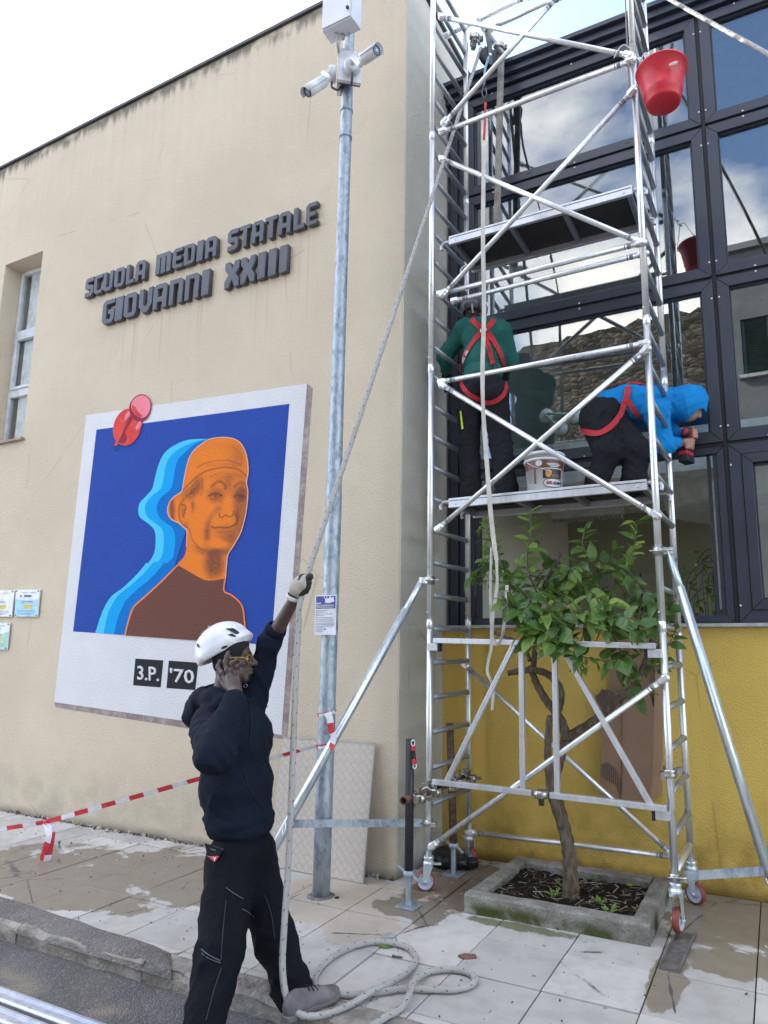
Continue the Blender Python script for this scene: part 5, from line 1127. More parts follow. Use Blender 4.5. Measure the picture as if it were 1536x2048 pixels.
MB().prism([cpt(1313,1240,5.242), cpt(1330,1260,5.285), cpt(1322,1590,5.285), cpt(1300,1602,5.21), cpt(1308,1420,5.225)], (.0, .005, 0)).build('side_flap', M_CARD, cb_)
MB().prism([cpt(1203,1530,5.205), cpt(1215,1524,5.205), cpt(1232,1540,5.205), cpt(1242,1560,5.203), cpt(1241,1598,5.2), cpt(1233,1570,5.2), cpt(1203,1552,5.2)], (0, -.003, 0)).build('torn_patch', M_TORN, cb_)
MB().prism([cpt(1192,1395,5.222), cpt(1204,1378,5.19), cpt(1228,1384,5.18), cpt(1232,1410,5.19), cpt(1210,1430,5.21)], (0, -.004, 0)).build('torn_patch', M_TORN, cb_)
# fold crease
MB().bar(cpt(1243,1395,5.219), cpt(1243,1590,5.197), .004, .003).build('crease', M_TORN, cb_)
# ------------------------------------------------------------------ people: smooth bodies grown from blended limbs
def smin(a, b, k):
    if k <= 0: return np.minimum(a, b)
    h = np.maximum(k-np.abs(a-b), 0)/k; return np.minimum(a, b)-h*h*k*.25
def prim_d(p, X, Y, Z):
    if p[0] == 'c':
        a, b = np.array(p[1]), np.array(p[2]); ra, rb = p[3], p[4]; ba = b-a; L = max(ba.dot(ba), 1e-9)
        x, y, z = X-a[0], Y-a[1], Z-a[2]; h = np.clip((x*ba[0]+y*ba[1]+z*ba[2])/L, 0, 1)
        return np.sqrt((x-h*ba[0])**2+(y-h*ba[1])**2+(z-h*ba[2])**2)-(ra+(rb-ra)*h)
    c, r, ax = np.array(p[1]), p[2], [np.array(Vector(q).normalized()) for q in p[3]]
    x, y, z = X-c[0], Y-c[1], Z-c[2]; q = [(x*a[0]+y*a[1]+z*a[2]) for a in ax]
    if p[0] == 'e':
        k0 = np.sqrt(sum((u/s)**2 for u, s in zip(q, r))); k1 = np.sqrt(sum((u/s**2)**2 for u, s in zip(q, r)))+1e-9
        return np.where(k0 < 1e-4, -min(r), k0*(k0-1)/k1)
    if p[0] == 'b':
        q = [np.abs(u)-s for u, s in zip(q, r)]; return np.sqrt(sum(np.maximum(u, 0)**2 for u in q))+np.minimum(np.maximum(np.maximum(q[0], q[1]), q[2]), 0)
def prim_box(p):
    if p[0] == 'c':
        a, b = np.array(p[1]), np.array(p[2]); r = max(p[3], p[4]); return np.minimum(a, b)-r, np.maximum(a, b)+r
    c = np.array(p[1]); r = (max(p[2]) if p[0] == 'e' else math.sqrt(sum(s*s for s in p[2]))); return c-r, c+r
def kk(p, d): return p[5] if p[0] == 'c' and len(p) > 5 else (p[4] if p[0] != 'c' and len(p) > 4 else d)
def sdf_at(prims, P, k=.03):
    P = np.atleast_2d(P); D = np.full(len(P), 9.0)
    for p in prims: D = smin(D, prim_d(p, P[:, 0], P[:, 1], P[:, 2]), kk(p, k))
    return D
def sdf_mesh(prims, res, k=.03, subs=(), wr=None):
    lo = np.min([prim_box(p)[0] for p in prims], axis=0)-4*res; hi = np.max([prim_box(p)[1] for p in prims], axis=0)+4*res
    n = np.ceil((hi-lo)/res).astype(int)+1; G = [lo[i]+res*np.arange(n[i]) for i in range(3)]; D = np.full(n, 1.0, np.float32)
    def sl(p, m):
        a, b = prim_box(p); i0 = np.maximum(((a-m-lo)/res).astype(int), 0); i1 = np.minimum(((b+m-lo)/res).astype(int)+2, n); return i0, i1
    for p, sub in [(p, 0) for p in prims]+[(p, 1) for p in subs]:
        kp = kk(p, k if not sub else .006); i0, i1 = sl(p, kp+3*res)
        if (i1 <= i0).any(): continue
        S = tuple(slice(a, b) for a, b in zip(i0, i1))
        d = prim_d(p, G[0][S[0]][:, None, None], G[1][S[1]][None, :, None], G[2][S[2]][None, None, :]).astype(np.float32)
        D[S] = -smin(-D[S], d, kp) if sub else smin(D[S], d, kp)
    if wr is not None:
        I = np.argwhere(np.abs(D) < .03); Pn = lo+I*res; D[I[:, 0], I[:, 1], I[:, 2]] += wr(Pn).astype(np.float32)
    s = D < 0; c8 = [(i, j, q) for i in (0, 1) for j in (0, 1) for q in (0, 1)]
    cut = lambda A, o: A[o[0]:A.shape[0]-1+o[0], o[1]:A.shape[1]-1+o[1], o[2]:A.shape[2]-1+o[2]]
    cnt = sum(cut(s, o).astype(np.int8) for o in c8); act = np.argwhere((cnt > 0) & (cnt < 8)); idx = np.full(cnt.shape, -1, np.int64); idx[tuple(act.T)] = np.arange(len(act))
    vals = {o: D[act[:, 0]+o[0], act[:, 1]+o[1], act[:, 2]+o[2]] for o in c8}; pos = np.zeros((len(act), 3)); ct = np.zeros(len(act))
    for o in c8:
        for ax in range(3):
            if o[ax]: continue
            o2 = tuple(o[i]+(i == ax) for i in range(3)); a, b = vals[o], vals[o2]; mk = (a < 0) != (b < 0); t = np.where(mk, a/np.where(mk, a-b, 1), 0)
            q = np.array(o, float)[None, :].repeat(len(act), 0); q[:, ax] += t; pos[mk] += q[mk]; ct += mk
    V_ = lo+(act+pos/np.maximum(ct, 1)[:, None])*res; F = []
    for ax in range(3):
        u, w = (ax+1) % 3, (ax+2) % 3; a = s; sl0 = [slice(None)]*3; sl1 = [slice(None)]*3; sl0[ax] = slice(0, -1); sl1[ax] = slice(1, None)
        ch = np.argwhere(a[tuple(sl0)] != a[tuple(sl1)]); ch = ch[(ch[:, u] > 0) & (ch[:, w] > 0)&(ch[:, u] < cnt.shape[u])&(ch[:, w] < cnt.shape[w])]
        if not len(ch): continue
        ins = a[tuple(ch.T)]; q = []
        for du, dw in ((0, 0), (-1, 0), (-1, -1), (0, -1)):
            e = ch.copy(); e[:, u] += du; e[:, w] += dw; q.append(idx[tuple(e.T)])
        q = np.stack(q, 1); q[~ins] = q[~ins][:, ::-1]; F.append(q)
    F = np.concatenate(F); F = F[(F >= 0).all(1)]
    for _ in range(1):                      # a light smoothing pass takes the grid out of the surface
        acc = np.zeros_like(V_); c_ = np.zeros(len(V_))
        for a, b in ((0, 1), (1, 2), (2, 3), (3, 0)):
            np.add.at(acc, F[:, a], V_[F[:, b]]); np.add.at(acc, F[:, b], V_[F[:, a]]); np.add.at(c_, F[:, a], 1); np.add.at(c_, F[:, b], 1)
        V_ = .55*V_+.45*acc/np.maximum(c_, 1)[:, None]
    return V_, F
def grow(name, parts, mats, parent, **tags):
    """parts: list of (V, F, material index); one mesh object"""
    root = parent
    while root.parent is not None: root = root.parent
    b = np.array(root.location); vs, fs, mi, o = [], [], [], 0
    for v, f, m_ in parts: vs.append(v-b); fs.append(f+o); mi += [m_]*len(f); o += len(v)
    vs, fs = np.concatenate(vs), np.concatenate(fs); me = bpy.data.meshes.new(name)
    me.from_pydata(vs.tolist(), [], fs.tolist())
    for q in (mats if isinstance(mats, (list, tuple)) else [mats]): me.materials.append(q)
    me.polygons.foreach_set('material_index', mi); me.polygons.foreach_set('use_smooth', [True]*len(fs)); me.update()
    ob = bpy.data.objects.new(name, me); COL.objects.link(ob); ob.parent = parent
    for k, v in tags.items(): ob[k] = v
    return ob
def folds(amp, lam, seed, squash=(1, 1, 1)):
    g = np.random.default_rng(seed); W = []
    for i in range(7):
        d = g.normal(size=3)*np.array(squash); d /= np.linalg.norm(d); W.append((d*2*math.pi/(lam*g.uniform(.6, 1.7)), g.uniform(0, 6.28), g.normal(size=3)*9))
    def f(P):                                # soft ridges that wander: cloth folds rather than waves
        t = 0
        for i, (d, ph, e) in enumerate(W):
            wv = P@d+ph+1.7*np.sin(P@e+ph)+.8*np.sin(P@(e*1.9)+2*ph); r = 1-np.abs(np.sin(wv*.5)); t = t+(r**3.2-.22)*(.6+.4*np.sin(P@(e*.8)+i))
        return -amp*1.15*t/1.6
    return f
def hit(px, py, prims, k=.03, off=.006):
    d = ray(px, py); d = d/np.linalg.norm(d); p = np.array([0, 0, CAMZ])+d*1.5; best = (9, p)
    for _ in range(220):
        h = sdf_at(prims, p, k)[0]
        if h < best[0]: best = (h, p)
        if h < .0008: break
        p = p+d*max(h*.8, .002)
        if h > best[0]+.5: return Vector(best[1]) if best[0] < .04 else None   # just outside the outline: nearest point
    return Vector(p-d*off)
def strap(pts, prims, w, mt, parent, name='strap', k=.03, off=.008, n=8, th=.003):
    c = curve2(pts, n, False); P = [hit(a, b, prims, k, off) for a, b in c]; P = [p for p in P if p is not None]
    mb = MB(); vs = []; N = len(P)
    for i in range(N):
        d = (P[min(i+1, N-1)]-P[max(i-1, 0)]).normalized()
        e = 1e-3; g = np.array(P[i]); nn = np.array([sdf_at(prims, g+np.eye(3)[q]*e, k)[0]-sdf_at(prims, g-np.eye(3)[q]*e, k)[0] for q in range(3)]); nn = Vector(nn).normalized()
        s = d.cross(nn).normalized()*w/2; t = nn*th/2; vs += [P[i]+s+t, P[i]-s+t, P[i]-s-t, P[i]+s-t]
    fs = [tuple(4*i+q for q in quad) for i in range(N-1) for quad in ((0, 1, 5, 4), (1, 2, 6, 5), (2, 3, 7, 6), (3, 0, 4, 7))]+[(0, 3, 2, 1), tuple(4*(N-1)+q for q in range(4))]
    return mb.add(vs, fs, 0, False).build(name, mt, parent)
def chain(pts, rs, k=.02): return [('c', pts[i], pts[i+1], rs[i], rs[i+1], k) for i in range(len(pts)-1)]
M_NAVYH = cloth('dark_navy_sweatshirt', (.0085, .0125, .024)); M_BLACKT = cloth('black_work_trousers', (.007, .008, .012)); M_SKIN = simple('dark_brown_skin', (.075, .045, .037), .48, 0, .25, 30, .25, 160, .002)
M_SKIN2 = simple('light_skin', (.42, .22, .16), .55, 0, .12, 30, .2, 160, .002); M_HELM = simple('white_helmet_shell', (.70, .71, .74), .3, 0, .06, 12, 0, spec=.6); M_BLK = simple('black_fabric', (.008, .008, .010), .9); M_HAIR = simple('black_hair', (.008, .007, .007), .8, 0, .3, 60, .6, 200, .004)
M_SHOE = simple('grey_work_shoe', (.15, .135, .145), .75, 0, .3, 14, .4, 90, .004); M_SOLE = simple('dark_rubber_sole', (.17, .165, .16), .8); M_STITCH = simple('grey_stitching', (.10, .10, .12), .8); M_REDTAG = simple('red_badge', (.50, .02, .03), .6)
M_GLB = simple('beige_knit_glove', (.44, .39, .34), .85, 0, .15, 20, .5, 260, .002); M_GLK = simple('black_glove_coating', (.010, .010, .012), .6, 0, .2, 30, .3, 120, .003); M_WHITE = simple('white_cuff', (.66, .64, .62), .8)
F_ = Vector((RT[0], RT[1], 0)).normalized(); A_ = Vector((-F_.y, F_.x, 0)); U_ = Vector((0, 0, 1)); AX = (F_, A_, U_)
def J(px, py, Y): return at(px, py, Y=Y)
def shoe(parent, heel, toe, hgt, mat_u, mat_s, ankle=None, lace=True, w=.044):
    d = (toe-heel); L = d.length; d.normalize(); s = d.cross(U_).normalized(); u = s.cross(d).normalized(); ax = (d, s, u); P = lambda a, b, c: heel+d*L*a+s*b+u*c
    pr = [('e', P(.15, 0, .05), (.044, .036, .055), ax), ('e', P(.42, 0, .042), (L*.34, .038, .042), ax), ('e', P(.74, .006, .032), (L*.25, .046, .036), ax), ('c', P(.24, 0, .075), P(.60, 0, .050), .034, .026)]
    v, f = sdf_mesh(pr, .005, .03, [('b', P(.5, 0, -.045), (L, .2, .063), ax)], folds(.0012, .05, 5)); o = grow('shoe', [(v, f, 0)], mat_u, parent)
    out = [(.0, .0), (.03, .03), (.15, .039), (.35, .036), (.55, .042), (.75, .047), (.9, .040), (.985, .022), (1.0, .0)]
    lp = curve2([(a, b) for a, b in out]+[(a, -b+.004) for a, b in out[-2:0:-1]], 3)
    MB().prism([P(a, b, .001) for a, b in lp], u*.026).build('sole', mat_s, o, bevel=.005)
    if lace:
        for i in range(4):
            if i == 0: MB().tube(spline([P(.80, -.047, .024), P(.77, -.036, .052), P(.755, .004, .0695), P(.77, .042, .052), P(.80, .054, .024)], 5), .002, 6).build('toe_seam', mat_s, o); MB().tube(spline([P(.30, -.040, .03), P(.42, -.040, .055), P(.52, -.030, .074)], 5), .002, 6).build('side_seam', mat_s, o)
            c = P(.40+i*.075, 0, .110-i*.0088); MB().tube(spline([c-s*.028-u*.014, c, c+s*.028-u*.014], 4), .0026, 6).build('shoe_lace', M_BLK, o)
    return o

# ---- worker on the pavement, pulling the rope with a gloved hand, other hand at his ear
gp = at(520, 2030, Z=-.09)
man = thing('person', 'worker in white helmet and navy hoodie pulling the rope, hand at his ear', 'person', (gp.x, gp.y, -.09))
Hc = J(467, 1316, 2.93); hd = lambda f, a, u: Hc+F_*f+A_*a+U_*u
head = [('e', hd(-.012, 0, .035), (.098, .076, .088), AX, .03), ('e', hd(.034, 0, -.045), (.068, .058, .080), AX, .03), ('c', hd(.072, .018, -.108), hd(.072, -.018, -.108), .022, .022, .03), ('c', hd(.045, -.045, -.08), hd(-.01, -.062, -.04), .018, .018, .03), ('c', hd(.045, .045, -.08), hd(-.01, .062, -.04), .018, .018, .03),
        ('c', hd(.088, 0, .014), hd(.120, 0, -.028), .009, .0165, .012), ('e', hd(.105, .015, -.035), (.013, .011, .010), AX, .008), ('e', hd(.105, -.015, -.035), (.013, .011, .010), AX, .008), ('c', hd(.078, .034, .022), hd(.078, -.034, .022), .013, .013, .02),
        ('e', hd(.062, .036, -.02), (.025, .022, .018), AX, .02), ('e', hd(.062, -.036, -.02), (.025, .022, .018), AX, .02), ('e', hd(.096, 0, -.062), (.019, .026, .0095), AX, .007), ('e', hd(.094, 0, -.079), (.019, .024, .0105), AX, .007),
        ('e', hd(-.005, -.078, -.008), (.022, .010, .034), AX, .008), ('e', hd(-.005, .078, -.008), (.022, .010, .034), AX, .008)]
neck = [('c', hd(-.02, 0, -.05), J(447, 1402, 2.92), .062, .066, .03)]
sN, eN, wN = J(420, 1452, 2.74), J(432, 1508, 2.60), J(471, 1392, 2.74)       # near arm
sFar, eFar, wFar = J(497, 1412, 3.06), J(541, 1285, 3.06), J(589, 1197, 3.02)    # raised arm
hN, kN, aN = J(463, 1735, 2.83), J(440, 1905, 2.63), J(396, 2112, 2.40); hF, kF, aF = J(506, 1735, 2.99), J(551, 1880, 2.97), J(590, 1998, 2.92)
core = [('e', J(470, 1490, 2.9), (.13, .16, .2), AX), ('e', J(480, 1600, 2.9), (.12, .15, .17), AX), ('e', J(484, 1700, 2.9), (.13, .16, .12), AX), ('c', J(440, 1432, 2.78), J(485, 1412, 3.03), .06, .06)]
body = core+neck+chain([sN, eN, wN], [.055, .045, .030])+chain([sFar, eFar, wFar], [.055, .046, .031])+chain([hN, kN, aN], [.085, .06, .042])+chain([hF, kF, aF], [.085, .06, .042])
v1, f1 = sdf_mesh(body, .010, .04)
v2, f2 = sdf_mesh(head+neck, .0045, .012, [('e', hd(.088, .034, -.002), (.017, .018, .011), AX, .012), ('e', hd(.088, -.034, -.002), (.017, .018, .011), AX, .012), ('e', hd(-.0, -.09, -.008), (.01, .008, .016), AX, .006)])
# the hand at the ear: back towards the camera, four fingers up, thumb behind
hy = 2.785
def hp(px, py, dy=0): return J(px, py, hy+dy)
meta = [('c', hp(463, 1386, -.02), hp(445, 1346), .019, .0125), ('c', hp(468, 1386, -.022), hp(455, 1341, -.006), .019, .0125), ('c', hp(473, 1386, -.022), hp(465, 1341, -.004), .019, .0120), ('c', hp(478, 1386, -.02), hp(475, 1346, .004), .018, .0115), ('e', hp(466, 1366, .008), (.034, .02, .045), AX)]
fing = chain([hp(445, 1346), hp(435, 1334, .012), hp(440, 1321, .026)], [.0118, .0105, .0085], .008)+chain([hp(455, 1341, -.006), hp(450, 1324, -.008), hp(453, 1313, .0), hp(457, 1304, .012)], [.0122, .0108, .0098, .0082], .008)
fing += chain([hp(465, 1341, -.004), hp(464, 1327, -.016), hp(473, 1320, -.008), hp(481, 1322, .012)], [.0118, .0108, .0098, .008], .008)+chain([hp(475, 1346, .004), hp(475, 1333, -.008), hp(482, 1327, .0), hp(487, 1329, .014)], [.0108, .0096, .0088, .0074], .008)
fing += chain([hp(456, 1378, .012), hp(442, 1360, .03), hp(436, 1346, .05), hp(438, 1334, .06)], [.017, .014, .0115, .009], .01)
kn_ = [('e', hp(445, 1345, -.006), (.011, .01, .011), AX, .012), ('e', hp(455, 1340, -.012), (.011, .01, .011), AX, .012), ('e', hp(465, 1340, -.010), (.011, .01, .011), AX, .012), ('e', hp(475, 1345, -.003), (.010, .01, .010), AX, .012)]
v3, f3 = sdf_mesh(meta+fing+kn_+[('c', wN, hp(471, 1384, -.02), .030, .026)], .0032, .016, (), folds(.0007, .02, 3))
grow('body', [(v1, f1, 0), (v2, f2, 0), (v3, f3, 0)], M_SKIN, man)
for s in (-1, 1): MB().ball(hd(.078, s*.033, -.002), .0125, 8).build('eye', simple('eye_white', (.55, .5, .46), .2), man)
hair = [('e', hd(.058, 0, -.098), (.040, .046, .030), AX, .02), ('e', hd(.083, 0, -.103), (.012, .024, .016), AX, .02)]
v, f = sdf_mesh(hair, .0045, .02, [('e', hd(.092, 0, -.070), (.016, .028, .018), AX), ('b', hd(.03, 0, -.04), (.08, .08, .035), AX)], folds(.004, .018, 8)); grow('beard', [(v, f, 0)], M_HAIR, man)
MB().lathe([(.0085, -.0015), (.0105, 0), (.0085, .0015)], hd(.075, -.006, -.148), A_, 14).build('earring', M_ZINC, man)
# sweatshirt
hood = [('e', J(470, 1478, 2.90), (.195, .215, .20), AX), ('e', J(472, 1570, 2.90), (.192, .20, .20), AX), ('e', J(480, 1640, 2.90), (.172, .185, .13), AX), ('c', J(430, 1440, 2.78), J(490, 1415, 3.04), .095, .085)]
hood += chain([sN, eN, J(470, 1402, 2.72)], [.105, .092, .060], .045)+chain([sFar, J(520, 1345, 3.06), eFar, J(553, 1258, 3.055)], [.10, .074, .062, .054], .04)
hood += [('c', J(402, 1388, 2.92), J(388, 1425, 2.86), .035, .055, .05), ('c', J(402, 1386, 2.94), J(440, 1378, 3.04), .03, .03, .04), ('c', J(404, 1388, 2.86), J(440, 1404, 2.74), .034, .034, .04), ('c', J(398, 1402, 2.84), J(425, 1392, 2.76), .045, .04, .04), ('c', J(393, 1415, 2.92), J(398, 1402, 2.84), .055, .045, .04), ('c', J(425, 1392, 2.76), J(470, 1408, 2.76), .035, .03, .04), ('c', J(394, 1398, 2.95), J(440, 1385, 3.05), .045, .04, .04), ('e', J(392, 1432, 2.87), (.055, .09, .07), AX, .05)]
fa, fb = folds(.0105, .17, 11, (1, 1, .6)), folds(.0042, .07, 12)
def hw(P):
    # deeper folds round the waist and inside the elbows
    z = P[:, 2]; base = fa(P)+fb(P)*.7
    e = np.exp(-((P-np.array(eN))**2).sum(1)/.02); w_ = np.exp(-((z-J(480, 1640, 2.9).z)/.07)**2)
    return base+.0035*e*np.sin((P@np.array(F_*.5+U_*.8))*2*math.pi/.06+3*np.sin(P[:, 1]*22))+.0035*w_*np.sin(z*2*math.pi/.06+9*P[:, 0]+3*np.sin(P[:, 0]*17))
v, f = sdf_mesh(hood, .0075, .045, [('e', J(444, 1372, 2.92), (.078, .085, .06), AX, .02), ('b', J(484, 1742, 2.9), (.35, .35, .165), AX), ('b', J(556, 1238, 3.05)+V(0, 0, .012), (.05, .1, .05), ((F_*.84-U_*.55), A_, (F_*.5+U_*.84)), .004)], hw)
ho = grow('hoodie', [(v, f, 0)], M_NAVYH, man)
# cuffs and waist rib
cf = J(470, 1402, 2.72); cd_ = (wN-cf).normalized(); MB().lathe([(.044, -.02), (.052, -.018), (.054, 0), (.050, .018), (.042, .02)], cf, cd_, 24).build('cuff', M_NAVYH, ho)
cf = J(552, 1259, 3.055); cd_ = (wFar-eFar).normalized(); MB().lathe([(.05, -.03), (.060, -.025), (.061, 0), (.056, .018), (.046, .02)], cf, cd_, 24).build('cuff', M_NAVYH, ho)
strap([(500, 1400), (502, 1440), (500, 1490)], hood, .005, M_BLK, ho, 'drawstring', .045, .004, 5, .005)
strap([(486, 1540), (500, 1580), (520, 1610), (540, 1640)], hood, .004, M_BLK, ho, 'pocket_seam', .045, .002, 5, .003)
# trousers
tro = [('e', J(486, 1700, 2.90), (.165, .18, .12), AX), ('c', J(470, 1735, 2.84), J(500, 1735, 2.97), .13, .125)]+chain([hN, kN, J(398, 2095, 2.41)], [.132, .108, .088], .05)+chain([hF, kF, J(584, 1975, 2.93), J(594, 2008, 2.90)], [.125, .098, .084, .082], .05)
ga, gb_ = folds(.0085, .13, 21, (1, 1, .6)), folds(.0035, .06, 22)
def tw_(P):
    r = ga(P)+gb_(P)*.7
    for q, am in ((kN, .003), (aF, .006), (J(586, 1978, 2.93), .004)):
        e = np.exp(-((P-np.array(q))**2).sum(1)/.016); r = r+am*e*np.sin(P[:, 2]*2*math.pi/.05+14*P[:, 0]+3*np.sin(P[:, 1]*25+P[:, 0]*18))
    return r
v, f = sdf_mesh(tro, .0075, .03, (), tw_); tr_ = grow('trousers', [(v, f, 0)], M_BLACKT, man)
seam = lambda pts, w=.0045, mt=None, nm='stitched_seam': strap(pts, tro, w, mt or M_STITCH, tr_, nm, .03, .0075, 5, .0015)
seam([(411,1692),(428,1700),(446,1698)]); seam([(412,1711),(426,1714),(440,1707)], .003); seam([(452,1775),(470,1788),(486,1797)], .003); seam([(484,1818),(496,1824),(508,1834)], .003)
seam([(402,1898),(418,1910),(440,1921)], .004); seam([(403,1906),(418,1917),(441,1926)], .003); seam([(443,1935),(428,1980),(412,2040)], .004, simple('faded_seam', (.035, .037, .045), .9)); seam([(452,1800),(446,1860),(442,1920)], .004, simple('faded_seam', (.03, .032, .04), .9)); seam([(530,1790),(543,1830),(550,1880)], .004, simple('faded_seam', (.03, .032, .04), .9))
fl_ = [q for q in (hit(a, b, tro, .03, .012) for a, b in ((409,1686),(428,1692),(448,1700),(438,1712),(414,1710))) if q]
MB().prism(fl_, -Vector(ray(430, 1700)).normalized()*.008).build('pocket_flap', M_BLACKT, tr_, bevel=.002)
rd = [hit(a, b, tro, .03, .012) for a, b in ((415,1712),(439,1712),(429,1724))]; MB().prism(rd, -Vector(ray(430, 1715)).normalized()*.004).build('red_badge', M_REDTAG, tr_)
mk = [hit(a, b, tro, .03, .0165) for a, b in ((425.5,1714),(427.5,1714),(429,1717),(430.5,1714),(432.5,1714),(430,1719),(430,1721.5),(428.5,1721.5),(428.5,1719))]; MB().prism(mk, -Vector(ray(430, 1717)).normalized()*.001).build('badge_mark', M_WHITE, tr_)
seam([(412,1688),(430,1693),(447,1700)], .003)
# helmet, black band under it, glasses
e1 = (F_*math.cos(R_(31))+U_*math.sin(R_(31))); e3 = (U_*math.cos(R_(31))-F_*math.sin(R_(31))); hx = (e1, A_, e3); Hk = J(446, 1290, 2.93)
hk = lambda a, b, c: Hk+e1*a+A_*b+e3*c
shell = [('e', hk(-.002, 0, -.004), (.156, .128, .128), hx)]
v, f = sdf_mesh(shell+[('e', hk(.115, 0, -.025), (.05, .095, .018), hx, .03), ('e', hk(-.092, 0, -.035), (.064, .105, .06), hx, .04), ('c', hk(-.09, -.105, -.02), hk(.06, -.105, -.012), .02, .016, .03), ('c', hk(-.09, .105, -.02), hk(.06, .105, -.012), .02, .016, .03)], .005, .02, [('e', hk(0, 0, -.012), (.144, .118, .116), hx), ('b', hk(.02, 0, -.172), (.4, .3, .122), ((e1-e3*.06).normalized(), A_, (e3+e1*.06).normalized()))])
he = grow('helmet', [(v, f, 0)], M_HELM, man)
def vent(name, pts, mt=M_GASKET, off=.002, th=.005):
    P = [hit(a, b, shell, .02, off) for a, b in pts]; P = [p for p in P if p is not None]; n = -Vector(ray(*pts[0])).normalized(); MB().prism(P, n*th).build(name, mt, he, bevel=.001)
z8 = lambda L: [(370+u*.1237, 1220+w*.1237) for u, w in L]
vent('helmet_vent_or_glint', z8([(655,298),(760,290),(800,300),(870,350),(905,415),(860,405),(780,360)])); vent('helmet_vent_or_glint', z8([(695,395),(760,380),(830,420),(815,440),(740,420)]))
vent('helmet_vent_or_glint', z8([(890,385),(950,388),(905,405)])); vent('helmet_vent_or_glint', z8(curve2([(585,615),(620,585),(680,572),(690,590),(650,620),(600,630)], 3))); vent('helmet_clip', z8(curve2([(703,540),(720,525),(738,540),(720,560)], 3)))
vent('helmet_vent_or_glint', z8([(185,550),(205,538),(225,572),(233,610),(195,600)])); vent('helmet_clip', z8(curve2([(280,800),(295,785),(308,800),(295,822)], 3))); vent('helmet_clip', z8([(360,270),(385,258),(415,265),(385,285)]), simple('grey_plastic_clip', (.3, .32, .35), .4))
vent('rear_clip', z8([(222,420),(248,375),(285,328),(292,360),(312,402),(250,402)]), simple('smoked_clip', (.10, .10, .11), .3)); vent('rear_clip', z8([(215,440),(235,415),(300,407),(235,428)]), M_GASKET, .004)
v, f = sdf_mesh([('e', hd(-.012, 0, .032), (.106, .084, .096), AX), ('e', hd(-.045, 0, -.035), (.062, .07, .06), AX)], .006, .03, [('b', hd(.16, 0, 0), (.10, .2, .3), ((F_*.94-U_*.35), A_, (F_*.35+U_*.94)), .004), ('b', hd(.08, 0, -.20), (.08, .3, .155), AX)], folds(.002, .05, 4)); grow('head_band', [(v, f, 0)], M_BLK, man)
M_GLS = simple('amber_glasses', (.34, .19, .025), .25, 0, .1)
sg = thing_g = MB().tube([hd(-.0, -.082, .004), hd(.05, -.076, .004), hd(.098, -.058, .004)], .0038, 8).build('glasses', M_GLS, man)
for s in (-1, 1):
    pts = [hd(.102-.012*abs(math.cos(t))*0-.014*(.5+.5*math.cos(t)*s*-s), s*.032+.028*math.cos(t)*1.0, -.004+.021*math.sin(t)) for t in np.linspace(0, 6.283, 20)]
    MB().tube(pts, .0034, 6).build('glasses_rim', M_GLS, sg)
# glove on the raised hand, gripping the rope
gy = 3.01
def gpnt(u, w_, dy=0): return J(540+u*.1042, 1120+w_*.1042, gy+dy)
palm = [('c', gpnt(465, 690), gpnt(560, 520), .034, .043, .03), ('c', gpnt(560, 520), gpnt(625, 400), .043, .036, .03), ('c', gpnt(540, 560, -.01), gpnt(640, 470, -.02), .036, .03, .03), ('c', gpnt(590, 420, -.01), gpnt(690, 350, -.015), .026, .018, .02)]
v, f = sdf_mesh(palm, .0045, .02, [('b', gpnt(395, 790), (.035, .09, .05), ((F_*.5+U_*.84), A_, (F_*.84-U_*.5)), .004)], folds(.0016, .035, 9)); gl = grow('work_glove', [(v, f, 0)], M_GLB, man)
fg = []
for i, (u, w_) in enumerate(((765,325),(740,440),(722,525),(692,600))):
    b = gpnt(u-95, w_+55, -.02); k_ = gpnt(u, w_, -.012); t_ = gpnt(u+2, w_-12, .03); e_ = gpnt(u-70, w_-5, .048); r0 = (.0175, .017, .016, .0145)[i]
    fg += chain([b, k_, t_, e_], [r0*.95, r0, r0*.95, r0*.8], .008)
fg += chain([gpnt(585, 400, -.03), gpnt(610, 330, -.02), gpnt(655, 305, .0)], [.018, .016, .0135], .01)
v, f = sdf_mesh(fg, .004, .008, (), folds(.001, .02, 6)); grow('glove_fingers', [(v, f, 0)], M_GLK, gl)
wd_ = (gpnt(560, 520)-wFar).normalized(); MB().lathe([(.034, -.012), (.040, -.01), (.041, .006), (.036, .012)], gpnt(440, 715), wd_, 22).build('glove_cuff', M_WHITE, gl)
shoe(man, at(566, 2046, Z=.004), at(676, 1990, Z=.012), 0, M_SHOE, M_SOLE, J(590, 1998, 2.92))
nf = V(aN.x, aN.y, -.085); shoe(man, nf-F_*.07, nf+F_*.21, 0, M_SHOE, M_SOLE, aN)

